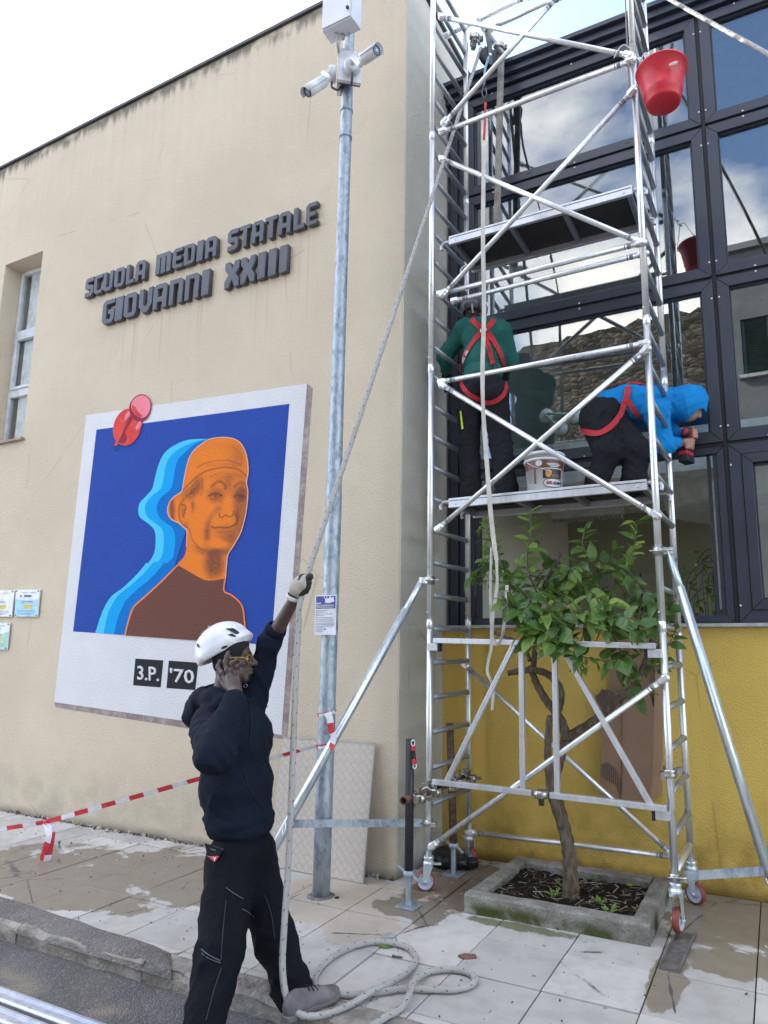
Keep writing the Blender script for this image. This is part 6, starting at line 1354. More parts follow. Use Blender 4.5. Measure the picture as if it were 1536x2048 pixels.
# ---- the rope: from the pulley through his hand to coils on the pavement
M_ROPE = NT('white_rope'); a_ = M_ROPE.noise(M_ROPE.pos, 160, 3); b_ = M_ROPE.noise(M_ROPE.pos, 6, 4); M_ROPE.p(col=M_ROPE.mix(b_, (.38, .36, .34), (.54, .52, .50)), rough=.85, spec=.2); M_ROPE.bump(M_ROPE.math('ADD', a_, M_ROPE.vor(M_ROPE.pos, 210)), 1.0, .004); M_ROPE = M_ROPE.m
M_FLECK = simple('dark_rope_fleck', (.03, .03, .05), .8)
def rope(name, pts, r, label, base, n=10):
    c = spline(pts, n); t = thing(name, label, 'rope', tuple(base)); MB().tube(c, r, 12).build('strand', M_ROPE, t)
    mb = MB(); L = 0; nx_ = .05; kf = 0
    for i in range(len(c)-1):
        s = (c[i+1]-c[i]).length
        while nx_ < L+s:
            q = (nx_-L)/s; p = c[i].lerp(c[i+1], q); d = (c[i+1]-c[i]).normalized(); u, w = frame(d)
            for a0 in (0, 2.09, 4.19):
                a = a0+kf*.9; o = u*math.cos(a)+w*math.sin(a); dd = (d*.8+(w*math.cos(a)-u*math.sin(a))*.6).normalized(); mb.bar(p+o*r*1.0-dd*.0055, p+o*r*1.0+dd*.0055, .0032, .0016, o)
            nx_ += .06; kf += 1
        L += s
    mb.build('rope_fleck', M_FLECK, t, kind='stuff'); return t
pul = J(962, 96, 5.02)
gr = gpnt(690, 400, .018)
RR = .0155; zg = .017
ground = [at(610, 2032, Z=.03), at(650, 2029, Z=zg), at(700, 2010, Z=zg), at(745, 1982, Z=.035), at(790, 1962, Z=.03), at(822, 1938, Z=zg), at(831, 1913, Z=zg), at(812, 1894, Z=zg), at(775, 1885, Z=zg), at(733, 1886, Z=zg), at(690, 1900, Z=zg), at(655, 1922, Z=zg), at(630, 1955, Z=zg), at(640, 1982, Z=.03), at(672, 1988, Z=zg), at(710, 1990, Z=zg), at(760, 1984, Z=zg), at(810, 1977, Z=zg), at(865, 1979, Z=zg), at(910, 1979, Z=zg), at(942, 1970, Z=zg), at(950, 1956, Z=zg), at(930, 1943, Z=zg), at(890, 1939, Z=zg), at(852, 1946, Z=zg), at(827, 1964, Z=.04), at(818, 1990, Z=.045), at(800, 2018, Z=zg), at(770, 2035, Z=zg), at(730, 2062, Z=zg), at(690, 2090, Z=zg)]
up_pts = [pul.lerp(gr, t) for t in np.linspace(0, 1, 6)]
rope('rope', up_pts+[J(597, 1260, 2.99), J(590, 1400, 2.95), J(584, 1560, 2.90), J(577, 1720, 2.86), J(568, 1860, 2.80), J(565, 1935, 2.77), J(572, 1990, 2.755), J(588, 2018, 2.755)]+ground, RR, 'pale rope running from the top pulley through the gloved hand to coils on the pavement', at(700, 1960, Z=0))
rope('rope', [J(1290, -30, 5.0), J(1345, 2, 4.8), J(1440, 55, 4.45), J(1536, 108, 4.1), J(1640, 170, 3.7)], .0135, 'pale rope crossing the sky and glass at the top right corner', J(1440, 55, 4.45), 6)
# ---- worker on the deck seen from behind, green sweatshirt and red harness
M_GREEN = cloth('green_sweatshirt', (.026, .125, .108)); M_BLUE = cloth('bright_blue_sweatshirt', (.012, .225, .56)); M_BLKT2 = cloth('charcoal_trousers', (.018, .018, .022)); M_HARN = simple('red_webbing', (.50, .022, .030), .7, 0, .15, 60, .3, 300, .001); M_LIME = simple('lime_reflector', (.52, .72, .02), .5); M_LABEL = simple('white_label', (.6, .6, .62), .6)
XA = (V(1, 0, 0), V(0, 1, 0), V(0, 0, 1))
def torso_body(core, limbs): return core+limbs
wy = 4.78
gpt = at(975, 985, Y=wy)
w2 = thing('person', 'worker seen from behind in green hoodie, red harness and dark helmet on the deck', 'person', (gpt.x, wy, Z1))
G = lambda px, py, dy=0: at(px, py, Y=wy+dy)
gS, gE, gW = G(926, 662, .02), G(890, 712, .10), G(893, 748, .26); gS2, gE2, gW2 = G(1004, 662, .02), G(1021, 722, .14), G(1012, 740, .32)
gH, gK = G(944, 785, .02), G(938, 885, .05); gA = V(G(944, 968).x, wy+.0, Z1+.07); gH2, gK2 = G(989, 785, .02), G(1001, 885, .05); gA2 = V(G(1011, 966).x, wy+.0, Z1+.07)
Hg = G(949, 629, .03)
headg = [('e', Hg+V(0, 0, .01), (.074, .095, .10), XA), ('e', Hg+V(0, .04, -.06), (.055, .06, .06), XA), ('c', Hg+V(0, -.01, -.06), G(957, 640, .03), .058, .062), ('e', Hg+V(.075, 0, -.02), (.012, .022, .034), XA), ('e', Hg+V(-.075, 0, -.02), (.012, .022, .034), XA)]
coreg = [('e', G(965, 690), (.15, .10, .2), XA), ('e', G(965, 745), (.14, .1, .14), XA), ('e', G(966, 775, .02), (.12, .08, .08), XA)]
b1 = coreg+headg+chain([gS, gE, gW], [.052, .042, .03])+chain([gS2, gE2, gW2], [.052, .042, .03])+chain([gH, gK, gA], [.08, .055, .04])+chain([gH2, gK2, gA2], [.08, .055, .04])
v, f = sdf_mesh(b1, .009, .03); grow('body', [(v, f, 0)], M_SKIN, w2)
hg = [('e', G(966, 672, .01), (.185, .125, .15), XA), ('e', G(966, 715, .0), (.178, .125, .16), XA), ('e', G(966, 748, .01), (.168, .128, .09), XA), ('c', gS+V(.03, 0, .0), gS2+V(-.03, 0, 0), .085, .085)]+chain([gS, gE, G(893, 740, .22)], [.082, .066, .05], .04)+chain([gS2, gE2, G(1014, 736, .28)], [.082, .066, .05], .04)
hg += [('c', G(935, 644, -.04), G(962, 645, -.09), .042, .042, .04), ('c', G(962, 645, -.09), G(985, 645, -.03), .042, .038, .04), ('e', G(962, 655, -.075), (.09, .04, .05), XA, .04), ('c', G(935, 646, .04), G(985, 646, .05), .05, .05, .04)]
fg1, fg2 = folds(.008, .13, 31, (1, 1, .6)), folds(.003, .06, 32)
def gw(P): return fg1(P)+fg2(P)+.002*np.exp(-((P[:, 2]-G(966, 740).z)/.07)**2)*np.sin(P[:, 2]*2*math.pi/.05+5*P[:, 0])
v, f = sdf_mesh(hg, .0075, .035, [('e', G(955, 618, .05), (.07, .08, .035), XA, .02)], gw); hgo = grow('hoodie', [(v, f, 0)], M_GREEN, w2)
tg = [('e', G(966, 772, .0), (.17, .135, .10), XA), ('e', G(947, 790, -.03), (.085, .11, .09), XA), ('e', G(986, 790, -.03), (.085, .11, .09), XA)]+chain([gH, gK, gA+V(-.005, 0, .02), gA+V(-.004, -.005, -.025)], [.112, .088, .082, .084], .03)+chain([gH2, gK2, gA2+V(.01, 0, .02), gA2+V(.012, -.005, -.025)], [.112, .092, .086, .09], .03)
ft1, ft2 = folds(.009, .11, 41, (1, 1, .7)), folds(.004, .055, 42)
def gtw(P):
    r = ft1(P)+ft2(P)
    for q in (gK, gK2, gA, gA2): r = r+.003*np.exp(-((P-np.array(q))**2).sum(1)/.018)*np.sin(P[:, 2]*2*math.pi/.055+12*P[:, 0]+3*np.sin(P[:, 0]*25+P[:, 1]*14))
    return r
v, f = sdf_mesh(tg, .0075, .03, (), gtw); tgo = grow('trousers', [(v, f, 0)], M_BLKT2, w2)
shg = [('e', Hg+V(0, -.005, .045), (.108, .132, .095), XA)]
v, f = sdf_mesh(shg, .006, .01, [('e', Hg+V(0, -.005, .035), (.098, .122, .085), XA), ('b', Hg+V(0, 0, -.150), (.3, .3, .115), XA)]); hgm = grow('helmet', [(v, f, 0)], simple('dark_grey_helmet', (.12, .125, .14), .3, 0, .2, 8), w2)
for k in range(3): strap([(930+k*14, 610-3*k), (932+k*13, 620), (936+k*11, 628)], shg, .012, M_GASKET if k != 1 else M_LABEL, hgm, 'helmet_vent_or_glint', .01, .004, 4, .003)  # dark strips are vents, the white one is a painted highlight
v, f = sdf_mesh([('e', Hg+V(0, -.03, -.055), (.078, .075, .05), XA)], .006, .01, (), folds(.006, .03, 7)); grow('hair', [(v, f, 0)], simple('dark_brown_braids', (.022, .012, .011), .8, 0, .4, 60, .6, 120, .004), w2)
for k, (a, e) in enumerate(((gW, gE), (gW2, gE2))):
    d = (a-e).normalized(); pr = [('c', a, a+d*.07, .042, .045)]+[c for q in range(4) for c in chain([a+d*.07+V((q-1.5)*.022, 0, .01), a+d*.125+V((q-1.5)*.022, .01, .0), a+d*.14+V((q-1.5)*.022, .02, -.035)], [.014, .013, .011], .008)]+chain([a+d*.02+V(.03*(1 if k == 0 else -1), 0, 0), a+d*.08+V(.055*(1 if k == 0 else -1), 0, 0)], [.017, .013], .01)
    v, f = sdf_mesh(pr, .006, .015); grow('work_glove', [(v, f, 0)], M_GLK, w2)
sp = lambda pts, prims=hg+tg, w=.042, mt=None, nm='harness_strap', k=.035: strap(pts, prims, w, mt or M_HARN, w2, nm, k, .012)
sp([(942, 638), (955, 650), (966, 660)]); sp([(988, 638), (980, 650), (970, 660)]); sp([(962, 664), (945, 685), (928, 715), (920, 745)]); sp([(976, 664), (992, 690), (1003, 712), (1008, 735)])
sp([(971, 668), (976, 690), (982, 712), (986, 730)], w=.034); sp([(934, 701), (929, 712), (925, 722)], w=.043, mt=M_LABEL, nm='strap_label'); sp([(977, 690), (981, 705)], w=.018, mt=M_GASKET, nm='strap_window')
sp([(919, 745), (921, 765), (935, 786), (955, 798), (975, 806), (995, 800), (1010, 785), (1013, 765)], tg, .036, nm='harness_strap', k=.03)
sp([(960, 656), (968, 660), (975, 656)], w=.05, mt=M_GASKET, nm='back_plate')
c = hit(967, 660, hg, .035, .02); MB().tube([c+V(math.cos(t)*.024, -.004, math.sin(t)*.022) for t in np.linspace(2.6, 6.8, 14)], .0042, 6).build('steel_ring', M_ZINC, w2)
c = hit(988, 735, hg, .035, .02); MB().tube([c+V(math.cos(t)*.022, -.004, math.sin(t)*.032) for t in np.linspace(0, 6.28, 14)], .004, 6).build('black_buckle', M_GASKET, w2)
sp([(921, 822), (923, 840), (925, 858)], tg, .016, M_LIME, 'lime_stripe', .03); sp([(915, 818), (916, 840), (920, 862)], tg, .03, M_BLKT2, 'side_pocket', .03)
for ak in (gA, gA2): shoe(w2, V(ak.x-.01, wy-.075, Z1+.001), V(ak.x-.005, wy+.20, Z1+.001), 0, simple('grey_trainer', (.20, .20, .23), .7, 0, .3, 20), M_SOLE, None, False)

# ---- worker bending at the right end of the deck, blue hooded sweatshirt, driver in hand
w3 = thing('person', 'worker in bright blue hoodie and red harness bending down with a cordless driver', 'person', (at(1230, 970, Y=4.85).x, 4.85, Z1))
Bp = lambda px, py, y: at(px, py, Y=y)
bx1, bx2 = at(1195, 970, Y=4.80).x, at(1268, 970, Y=4.88).x
kA, kA2 = V(bx1, 4.80, Z1+.07), V(bx2, 4.90, Z1+.07)
bH, bK = Bp(1196, 850, 4.92), Bp(1216, 905, 4.84); bH2, bK2 = Bp(1228, 852, 5.04), Bp(1272, 903, 4.94)
bS, bE, bW = Bp(1312, 822, 5.02), Bp(1326, 893, 5.06), Bp(1362, 886, 5.17); bS2, bE2, bW2 = Bp(1316, 808, 5.24), Bp(1338, 868, 5.26), Bp(1368, 872, 5.24)
Hb = Bp(1378, 812, 5.16)
hF_ = V(.80, .10, -.58).normalized(); hA_ = V(-.12, .99, 0).normalized(); hU_ = hF_.cross(hA_)*1; hU_ = hU_ if hU_.z > 0 else -hU_; HX = (hF_, hA_, hU_); hb = lambda a, b, c: Hb+hF_*a+hA_*b+hU_*c
headb = [('e', hb(0, 0, .02), (.095, .073, .095), HX), ('e', hb(.03, 0, -.055), (.06, .052, .06), HX), ('c', hb(.085, 0, .0), hb(.108, 0, -.03), .010, .014), ('c', hb(-.03, 0, -.05), Bp(1325, 812, 5.13), .058, .065)]
coreb = [('e', Bp(1205, 832, 4.98), (.11, .11, .09), XA), ('c', Bp(1225, 820, 5.02), Bp(1305, 815, 5.13), .095, .095)]
v, f = sdf_mesh(coreb+headb+chain([bS, bE, bW], [.05, .042, .03])+chain([bS2, bE2, bW2], [.05, .042, .03])+chain([bH, bK, kA], [.08, .055, .04])+chain([bH2, bK2, kA2], [.08, .055, .04]), .009, .03)
hs = lambda px, py, y: Bp(px, py, y)
# his near hand closes round the driver's grip
g0 = Bp(1377, 886, 5.19); ga_ = V(-.10, -.05, -.95).normalized(); handp = [('c', bW, Bp(1371, 884, 5.165), .029, .032)]+[c for i in range(4) for c in chain([Bp(1372+i*.3, 880+i*5.2, 5.155), Bp(1384-i*.8, 879+i*5.4, 5.165), Bp(1387-i*.8, 881+i*5.4, 5.205), Bp(1379, 882+i*5.3, 5.222)], [.0125, .0125, .0115, .0095], .007)]+chain([Bp(1366, 880, 5.18), Bp(1375, 875, 5.215), Bp(1383, 876, 5.225)], [.016, .013, .0105], .01)
v2, f2 = sdf_mesh(handp, .004, .014)
v3, f3 = sdf_mesh([('c', bW2, bW2+V(.05, -.02, -.01), .03, .036)]+[c for i in range(4) for c in chain([bW2+V(.05, -.02, .02-i*.017), bW2+V(.09, -.045, .018-i*.017), bW2+V(.07, -.075, .016-i*.017)], [.012, .011, .009], .007)]+chain([bW2+V(.03, -.03, .02), bW2+V(.07, -.06, .04)], [.015, .011], .01), .005, .014)
grow('body', [(v, f, 0), (v2, f2, 0), (v3, f3, 0)], M_SKIN2, w3)
hbp = [('c', Bp(1222, 812, 5.02), Bp(1262, 806, 5.07), .128, .142, .05), ('c', Bp(1262, 806, 5.07), Bp(1308, 810, 5.14), .142, .145, .05), ('c', bS, bS2, .085, .085, .05)]+chain([bS, bE, Bp(1352, 886, 5.145)], [.092, .072, .050], .05)+chain([bS2, bE2, Bp(1360, 872, 5.25)], [.09, .068, .05], .05)
hbp += [('e', hb(-.015, 0, .02), (.135, .112, .128), HX, .05), ('e', hb(.02, 0, -.03), (.10, .095, .085), HX, .04), ('c', hb(-.06, 0, -.01), Bp(1322, 806, 5.13), .11, .11, .06), ('c', hb(.0, 0, .13), hb(.05, 0, .115), .03, .02, .05)]
fb1, fb2 = folds(.008, .12, 51), folds(.003, .06, 52)
def bw(P):
    e = np.exp(-((P-np.array(Bp(1338, 812, 5.1)))**2).sum(1)/.012)+np.exp(-((P-np.array(bE))**2).sum(1)/.014); return fb1(P)+fb2(P)+.003*e*np.sin((P[:, 0]*.8+P[:, 2]*.6)*2*math.pi/.045)
v, f = sdf_mesh(hbp, .0075, .04, [('e', hb(.10, 0, -.05), (.07, .07, .075), HX, .015)], bw); hbo = grow('hoodie', [(v, f, 0)], M_BLUE, w3)
tbp = [('e', Bp(1200, 830, 4.97), (.155, .15, .135), XA), ('c', Bp(1200, 835, 4.95), Bp(1238, 822, 5.04), .14, .125)]+chain([bH, bK, kA+V(0, 0, .02), kA-V(0, 0, .02)], [.125, .098, .08, .08], .05)+chain([bH2, bK2, kA2+V(0, 0, .02), kA2-V(0, 0, .02)], [.125, .10, .085, .085], .05)
fc1, fc2 = folds(.009, .11, 61), folds(.004, .055, 62)
def btw(P):
    r = fc1(P)+fc2(P)
    for q in (bK, bK2, bH2): r = r+.003*np.exp(-((P-np.array(q))**2).sum(1)/.02)*np.sin((P[:, 2]*.8-P[:, 0]*.5)*2*math.pi/.06+3*np.sin(P[:, 1]*25+P[:, 0]*14))
    return r
v, f = sdf_mesh(tbp, .0075, .03, (), btw); grow('trousers', [(v, f, 0)], M_BLKT2, w3)
sb = lambda pts, w=.042, pr=hbp+tbp, k=.04: strap(pts, pr, w, M_HARN, w3, 'harness_strap', k, .014)
sb([(1256, 772), (1254, 790), (1247, 812), (1240, 830), (1222, 852), (1198, 866), (1172, 864), (1162, 862)]); sb([(1218, 771), (1240, 766), (1262, 765), (1290, 768)], .04); sb([(1256, 800), (1268, 822), (1282, 838)], .035)
for ak in (kA, kA2): shoe(w3, V(ak.x-.07, ak.y-.01, Z1+.001), V(ak.x+.19, ak.y+.04, Z1+.001), 0, M_SHOE, M_SOLE, None, False)
# cordless driver in his hand
M_RP = simple('red_plastic', (.45, .03, .045), .45); M_BP = simple('black_plastic', (.018, .018, .02), .5)
dv_ = thing('cordless_driver', 'red and black cordless driver held against the window frame by the blue worker', 'driver', tuple(g0))
dtop = Bp(1379, 868, 5.19); ddir = V(.35, .93, -.05).normalized(); dsd = ddir.cross(U_).normalized(); dup = dsd.cross(ddir)
MB().lathe([(0, -.075), (.028, -.075), (.036, -.06), (.037, .01), (.033, .03), (0, .03)], dtop, ddir, 20).build('motor_body', M_BP, dv_)
MB().lathe([(0, -.081), (.026, -.080), (.027, -.0755), (0, -.0755)], dtop, ddir, 20).lathe([(.0375, -.045), (.039, -.04), (.039, -.015), (.0375, -.01)], dtop, ddir, 20).build('red_cover', M_RP, dv_)
MB().lathe([(.022, .032), (.026, .04), (.024, .075), (.012, .09), (0, .092)], dtop, ddir, 18).cyl(dtop+ddir*.09, dtop+ddir*.15, .004, n=8).build('chuck', M_DK, dv_)
gb0 = Bp(1372, 905, 5.185); MB().tube([dtop-ddir*.03-U_*.02, dtop.lerp(gb0, .5)-ddir*.025, gb0], [.021, .019, .022], 14).build('grip', M_BP, dv_)
MB().obox(gb0-U_*.012, (ddir, dsd, U_), (.05, .035, .016)).build('battery_mount', M_RP, dv_, bevel=.005); MB().obox(gb0-U_*.055, (ddir, dsd, U_), (.055, .038, .026)).build('battery', M_BP, dv_, bevel=.008)
MB().tube([gb0+dsd*-.04, gb0-dsd*.045-U_*.03, gb0-dsd*.04-U_*.05+ddir*.02], .003, 6).build('belt_clip', M_ZINC, dv_)

# ------------------------------------------------------------------ things on and around the scaffold
def cylpatch(name, c, rz, a0, a1, z0, z1, mt, parent, off=.002, n=16, outline=None):
    """label patch on a bucket wall: rz(z) is the radius; or a polygon of (angle, z)"""
    mb = MB()
    if outline is None:
        A = np.linspace(a0, a1, n); Zs = np.linspace(z0, z1, 3); vs = [c+V(math.cos(a)*(rz(z)+off), math.sin(a)*(rz(z)+off), z) for z in Zs for a in A]
        fs = [(j*n+i, j*n+i+1, (j+1)*n+i+1, (j+1)*n+i) for j in range(2) for i in range(n-1)]
    else:
        vs = [c+V(math.cos(a)*(rz(z)+off), math.sin(a)*(rz(z)+off), z) for a, z in outline]; am, zm = np.mean([a for a, z in outline]), np.mean([z for a, z in outline]); vs.append(c+V(math.cos(am)*(rz(zm)+off), math.sin(am)*(rz(zm)+off), zm)); m_ = len(outline); fs = [(i, (i+1) % m_, m_) for i in range(m_)]
    return mb.add(vs, fs, 0, True).build(name, mt, parent)
bc = at(1090, 978, Y=4.70); bc = V(bc.x, 4.70, Z1); bk = thing('paint_bucket', 'white SIRGUM plastic paint bucket with brown label standing on the deck', 'bucket', tuple(bc))
M_WP = simple('white_plastic', (.68, .68, .66), .35, 0, .06, 6); rz = lambda z: .126+.060*z
MB().lathe([(0, .0), (.122, .0), (.126, .004), (rz(.27), .27), (.150, .262), (.152, .285), (.146, .29), (.12, .296), (0, .298)], bc, n=48).build('body', M_WP, bk)
MB().lathe([(rz(.225)+.001, .222), (rz(.225)+.011, .224), (rz(.235)+.012, .24), (rz(.245)+.002, .242)], bc, n=48).build('rim_band', M_WP, bk)
a0 = math.atan2(-bc.y, -bc.x); ang = lambda u: a0+math.asin(max(-.98, min(.98, (u-740)/525))); bz = lambda v_: (1290-v_)/1110*.298
L_BR = simple('brown_print', (.19, .065, .042), .4); L_DK = simple('dark_print', (.03, .02, .025), .4); L_OR = simple('orange_print', (.60, .27, .05), .4); L_RD = simple('crimson_print', (.42, .02, .09), .4); L_NV = simple('navy_blue_print', (.012, .018, .07), .4)
cylpatch('label', bc, rz, ang(240), ang(1238), bz(690), bz(432), L_BR, bk, .002, 24); cylpatch('label', bc, rz, ang(440), ang(500), bz(1090), bz(690), L_BR, bk, .002, 4); cylpatch('label_picture', bc, rz, ang(690), ang(1180), bz(960), bz(650), L_DK, bk, .0026, 16)
cylpatch('label_picture', bc, rz, 0, 0, 0, 0, L_OR, bk, .0034, outline=[(ang(u), bz(v_)) for u, v_ in ((760,800),(790,730),(870,720),(940,760),(930,840),(880,930),(810,930),(770,880))]); cylpatch('label_picture', bc, rz, ang(930), ang(1140), bz(930), bz(850), L_BR, bk, .003, 8)
cylpatch('round_mark', bc, rz, 0, 0, 0, 0, M_WP, bk, .004, outline=[(ang(592+88*math.cos(t)), bz(545+85*math.sin(t))) for t in np.linspace(0, 6.0, 16)])
for (u0, u1, v_) in ((800, 1130, 566), (830, 1150, 600), (890, 1100, 640)): cylpatch('label_line', bc, rz, ang(u0), ang(u1), bz(v_+10), bz(v_-10), M_WP, bk, .004, 6)
cylpatch('white_swoosh', bc, rz, ang(620), ang(1190), bz(705), bz(680), M_WP, bk, .0045, 14)
for v_ in (760, 800, 840, 880, 920, 960, 1000, 1040): cylpatch('label_line', bc, rz, ang(275), ang(415), bz(v_+5), bz(v_-5), M_INK, bk, .003, 5)
for i, rr in enumerate((1.0, .93)): cylpatch('brand_oval', bc, rz, 0, 0, 0, 0, L_NV if i == 0 else M_WP, bk, .0052+i*.001, outline=[(ang(955+250*rr*np.sign(math.cos(t))*abs(math.cos(t))**.7), bz(1085+(118*rr-i*6)*np.sign(math.sin(t))*abs(math.sin(t))**.8)) for t in np.linspace(0, 6.1, 28)])
def curved_text(txt, u0, u1, vb, h, mt):
    me = fill_mesh('lettering', None, .0002, .006, text=txt, size=1, res=2); xs = [q.co.x for q in me.vertices]; ys = [q.co.y for q in me.vertices]; x0, x1, y1 = min(xs), max(xs), max(ys)
    for q in me.vertices:
        a = ang(u0+(u1-u0)*(q.co.x-x0)/(x1-x0)); z = bz(vb-h*q.co.y/y1); r = rz(z)+.0074+q.co.z*.5; q.co = V(math.cos(a)*r, math.sin(a)*r, z)
    me.materials.clear(); me.materials.append(mt); o = bpy.data.objects.new('lettering', me); COL.objects.link(o); o.parent = bk
curved_text('SIR', 775, 950, 1120, 78, L_RD); curved_text('GUM', 962, 1160, 1126, 78, L_NV)
MB().tube(spline([bc+V(math.cos(ang(u))*(rz(bz(v_))+.01), math.sin(ang(u))*(rz(bz(v_))+.01), bz(v_)) for u, v_ in ((300, 470), (420, 590), (560, 670), (760, 750), (900, 790))], 6), .0025, 6).build('handle', M_ZINC, bk)
d2 = thing('drill', 'black drill with chuck lying on top of the white paint bucket', 'drill', tuple(bc+V(0, 0, .3)))
q0 = bc+V(-.05, 0, .332); dx = V(.98, -.2, 0).normalized(); MB().lathe([(0, -.06), (.03, -.055), (.034, -.02), (.034, .05), (.026, .06), (0, .061)], q0, dx, 18).build('motor_body', M_BP, d2); MB().lathe([(.02, .062), (.024, .07), (.022, .10), (.011, .115), (0, .117)], q0, dx, 16).cyl(q0+dx*.115, q0+dx*.18, .004, n=8).build('chuck', M_DK, d2)
MB().bar(q0-dx*.03, q0-dx*.07+V(-.02, .11, -.012), .04, .03).build('grip', M_BP, d2, bevel=.006)
# red bucket hanging at the top right
rc = at(1323, 142, Y=4.27); rb = thing('red_bucket', 'red plastic builder bucket hanging from the upper right scaffold upright', 'bucket', tuple(rc-V(0, 0, .26)))
M_RB = simple('red_bucket_plastic', (.62, .028, .045), .38, 0, .12, 7, .1, 30)
pf = [(0, -.258), (.095, -.258), (.108, -.252), (.112, -.245), (.1195, -.20), (.1225, -.197), (.1215, -.192), (.1245, -.189), (.1235, -.184), (.1265, -.181), (.1255, -.176), (.156, -.012), (.168, -.008), (.171, 0), (.168, .006), (.158, .004), (.150, -.012), (.115, -.2), (.09, -.245), (0, -.247)]
MB().lathe(pf, rc, n=56).build('body', M_RB, rb)
hk1 = at(1281, 122, Y=4.35)
lugp = [rc+V(math.cos(t)*.165, math.sin(t)*.165, -.005) for t in (R_(170), R_(-10))]
MB().tube(spline([lugp[0]+V(0, 0, -.03), lugp[0]+V(-.01, .0, .0), hk1+V(.01, 0, -.005), hk1], 6), .004, 8).build('handle', M_ZINC, rb); MB().tube(spline([hk1, hk1+V(.05, -.02, .02), rc+V(.0, .12, .03), lugp[1]+V(0, 0, .0)], 6), .004, 8).build('handle', M_ZINC, rb)
MB().tube(spline([hk1, at(1272, 115, Y=4.385), at(1266, 112, Y=4.39)], 6), .003, 6).ball(at(1288, 125, Y=4.36), .012, 6).ball(at(1280, 118, Y=4.37), .012, 6).build('wire_hook', M_ZINC, rb)
MB().cyl(at(1340, 118, Y=4.33), at(1344, 88, Y=4.33), .012, n=10).build('tool_handle', M_BP, rb)
MB().ball(at(1347, 127, Y=4.115), (.03, .004, .014), 6).build('paint_splash', simple('dried_mortar', (.62, .42, .40), .8), rb)
# glass suction lifter stuck on the pane
sl_ = thing('suction_lifter', 'green triple suction lifter stuck on the pane beside the kneeling worker', 'suction lifter', tuple(at(1115, 845, Y=5.39)))
M_GRN2 = simple('pale_green_metal', (.16, .30, .24), .45, .2); M_CUP = simple('grey_rubber_cup', (.36, .40, .40), .45)
cc = [at(1093, 832, Y=5.40), at(1122, 858, Y=5.40), at(1150, 833, Y=5.40)]
for c in cc: MB().lathe([(.062, .0), (.060, .012), (.04, .024), (.018, .03), (0, .032)], c, (0, -1, 0), 26).build('suction_cup', M_CUP, sl_); MB().lathe([(.061, .001), (.066, .004), (.064, .012), (.058, .013)], c, (0, -1, 0), 26).build('cup_ring', M_GRN2, sl_)
for a, b in ((cc[0], cc[2]), (cc[0], cc[1])): MB().tube(spline([a+V(0, -.03, 0), a.lerp(b, .2)+V(0, -.065, 0), a.lerp(b, .8)+V(0, -.065, 0), b+V(0, -.03, 0)], 6), .012, 10).build('handle', M_GRN2, sl_)
MB().bar(cc[0]+V(.0, -.05, .01), cc[0]+V(.06, -.07, -.05), .014, .008).build('lever', M_CUP, sl_)
# pulley with its lashing, and the webbing strap that hangs down
pu = thing('rope_pulley', 'black rope pulley lashed under the arm at the scaffold top left', 'pulley', tuple(at(978, 112, Y=5.02)))
pc_ = at(977, 115, Y=5.02); pax = V(.75, -.66, 0).normalized()
MB().lathe([(0, -.022), (.085, -.022), (.088, -.018), (.068, -.006), (.066, .006), (.088, .018), (.085, .022), (0, .022)], pc_, pax, 30).build('wheel', M_BP, pu)
for s in (-1, 1): MB().obox(pc_+pax*.030*s+V(0, 0, .02), (pax, pax.cross(U_), U_), (.003, .022, .12)).build('side_plate', M_DK, pu, bevel=.002)
MB().cyl(pc_-pax*.04, pc_+pax*.04, .012, n=10).build('axle', M_ZINC, pu); MB().tube(spline([pc_+V(0, 0, .13), at(978, 70, Y=5.02), at(976, 58, Y=5.06), at(972, 66, Y=5.1), pc_+V(0, .0, .12)], 6), .012, 8).build('lashing', simple('grey_lashing', (.2, .18, .17), .8), pu)
sy = 4.39
ws = thing('webbing_strap', 'long white webbing strap hanging from the pulley down to the bridge frame', 'strap', tuple(at(985, 1290, Y=4.36)))
M_WEB = simple('cream_webbing', (.55, .52, .46), .75, 0, .12, 12, .3, 200, .001)
def ribbon3(pts, w, mt, name, parent, tw=0., n=8):
    c = spline(pts, n); mb = MB(); vs = []; N = len(c)
    for i in range(N):
        d = (c[min(i+1, N-1)]-c[max(i-1, 0)]).normalized(); a = tw*math.sin(i*.37)+.35*math.sin(i*.21); s = (F_*math.cos(a)+A_*math.sin(a)); s = (s-d*s.dot(d)).normalized()*w/2; t = d.cross(s).normalized()*.0015; vs += [c[i]+s+t, c[i]-s+t, c[i]-s-t, c[i]+s-t]
    return mb.add(vs, [tuple(4*i+q for q in qd) for i in range(N-1) for qd in ((0, 1, 5, 4), (1, 2, 6, 5), (2, 3, 7, 6), (3, 0, 4, 7))], 0, False).build(name, mt, parent)
ribbon3([at(971, 205, Y=4.72), at(970, 240, Y=4.6), at(968, 280, Y=4.5)], .02, M_HARN, 'red_strap_end', ws, .5)
ribbon3([at(968, 281, Y=4.5), at(967, 350, Y=sy), at(966, 480, Y=sy-.02), at(968, 620, Y=sy-.02), at(965, 740, Y=sy-.02), at(967, 830, Y=sy-.02), at(974, 930, Y=sy-.02), at(980, 1010, Y=sy-.02), at(986, 1070, Y=sy), at(993, 1120, Y=sy)], .032, M_WEB, 'strap_band', ws, .25)
ribbon3([at(993, 1120, Y=sy), at(994, 1170, Y=sy-.02), at(986, 1230, Y=sy-.03), at(985, 1280, Y=sy-.03), at(996, 1287, Y=sy-.03), at(1005, 1270, Y=sy-.02), at(1010, 1230, Y=sy), at(1014, 1170, Y=sy+.02)], .022, M_WEB, 'strap_band', ws, .4)
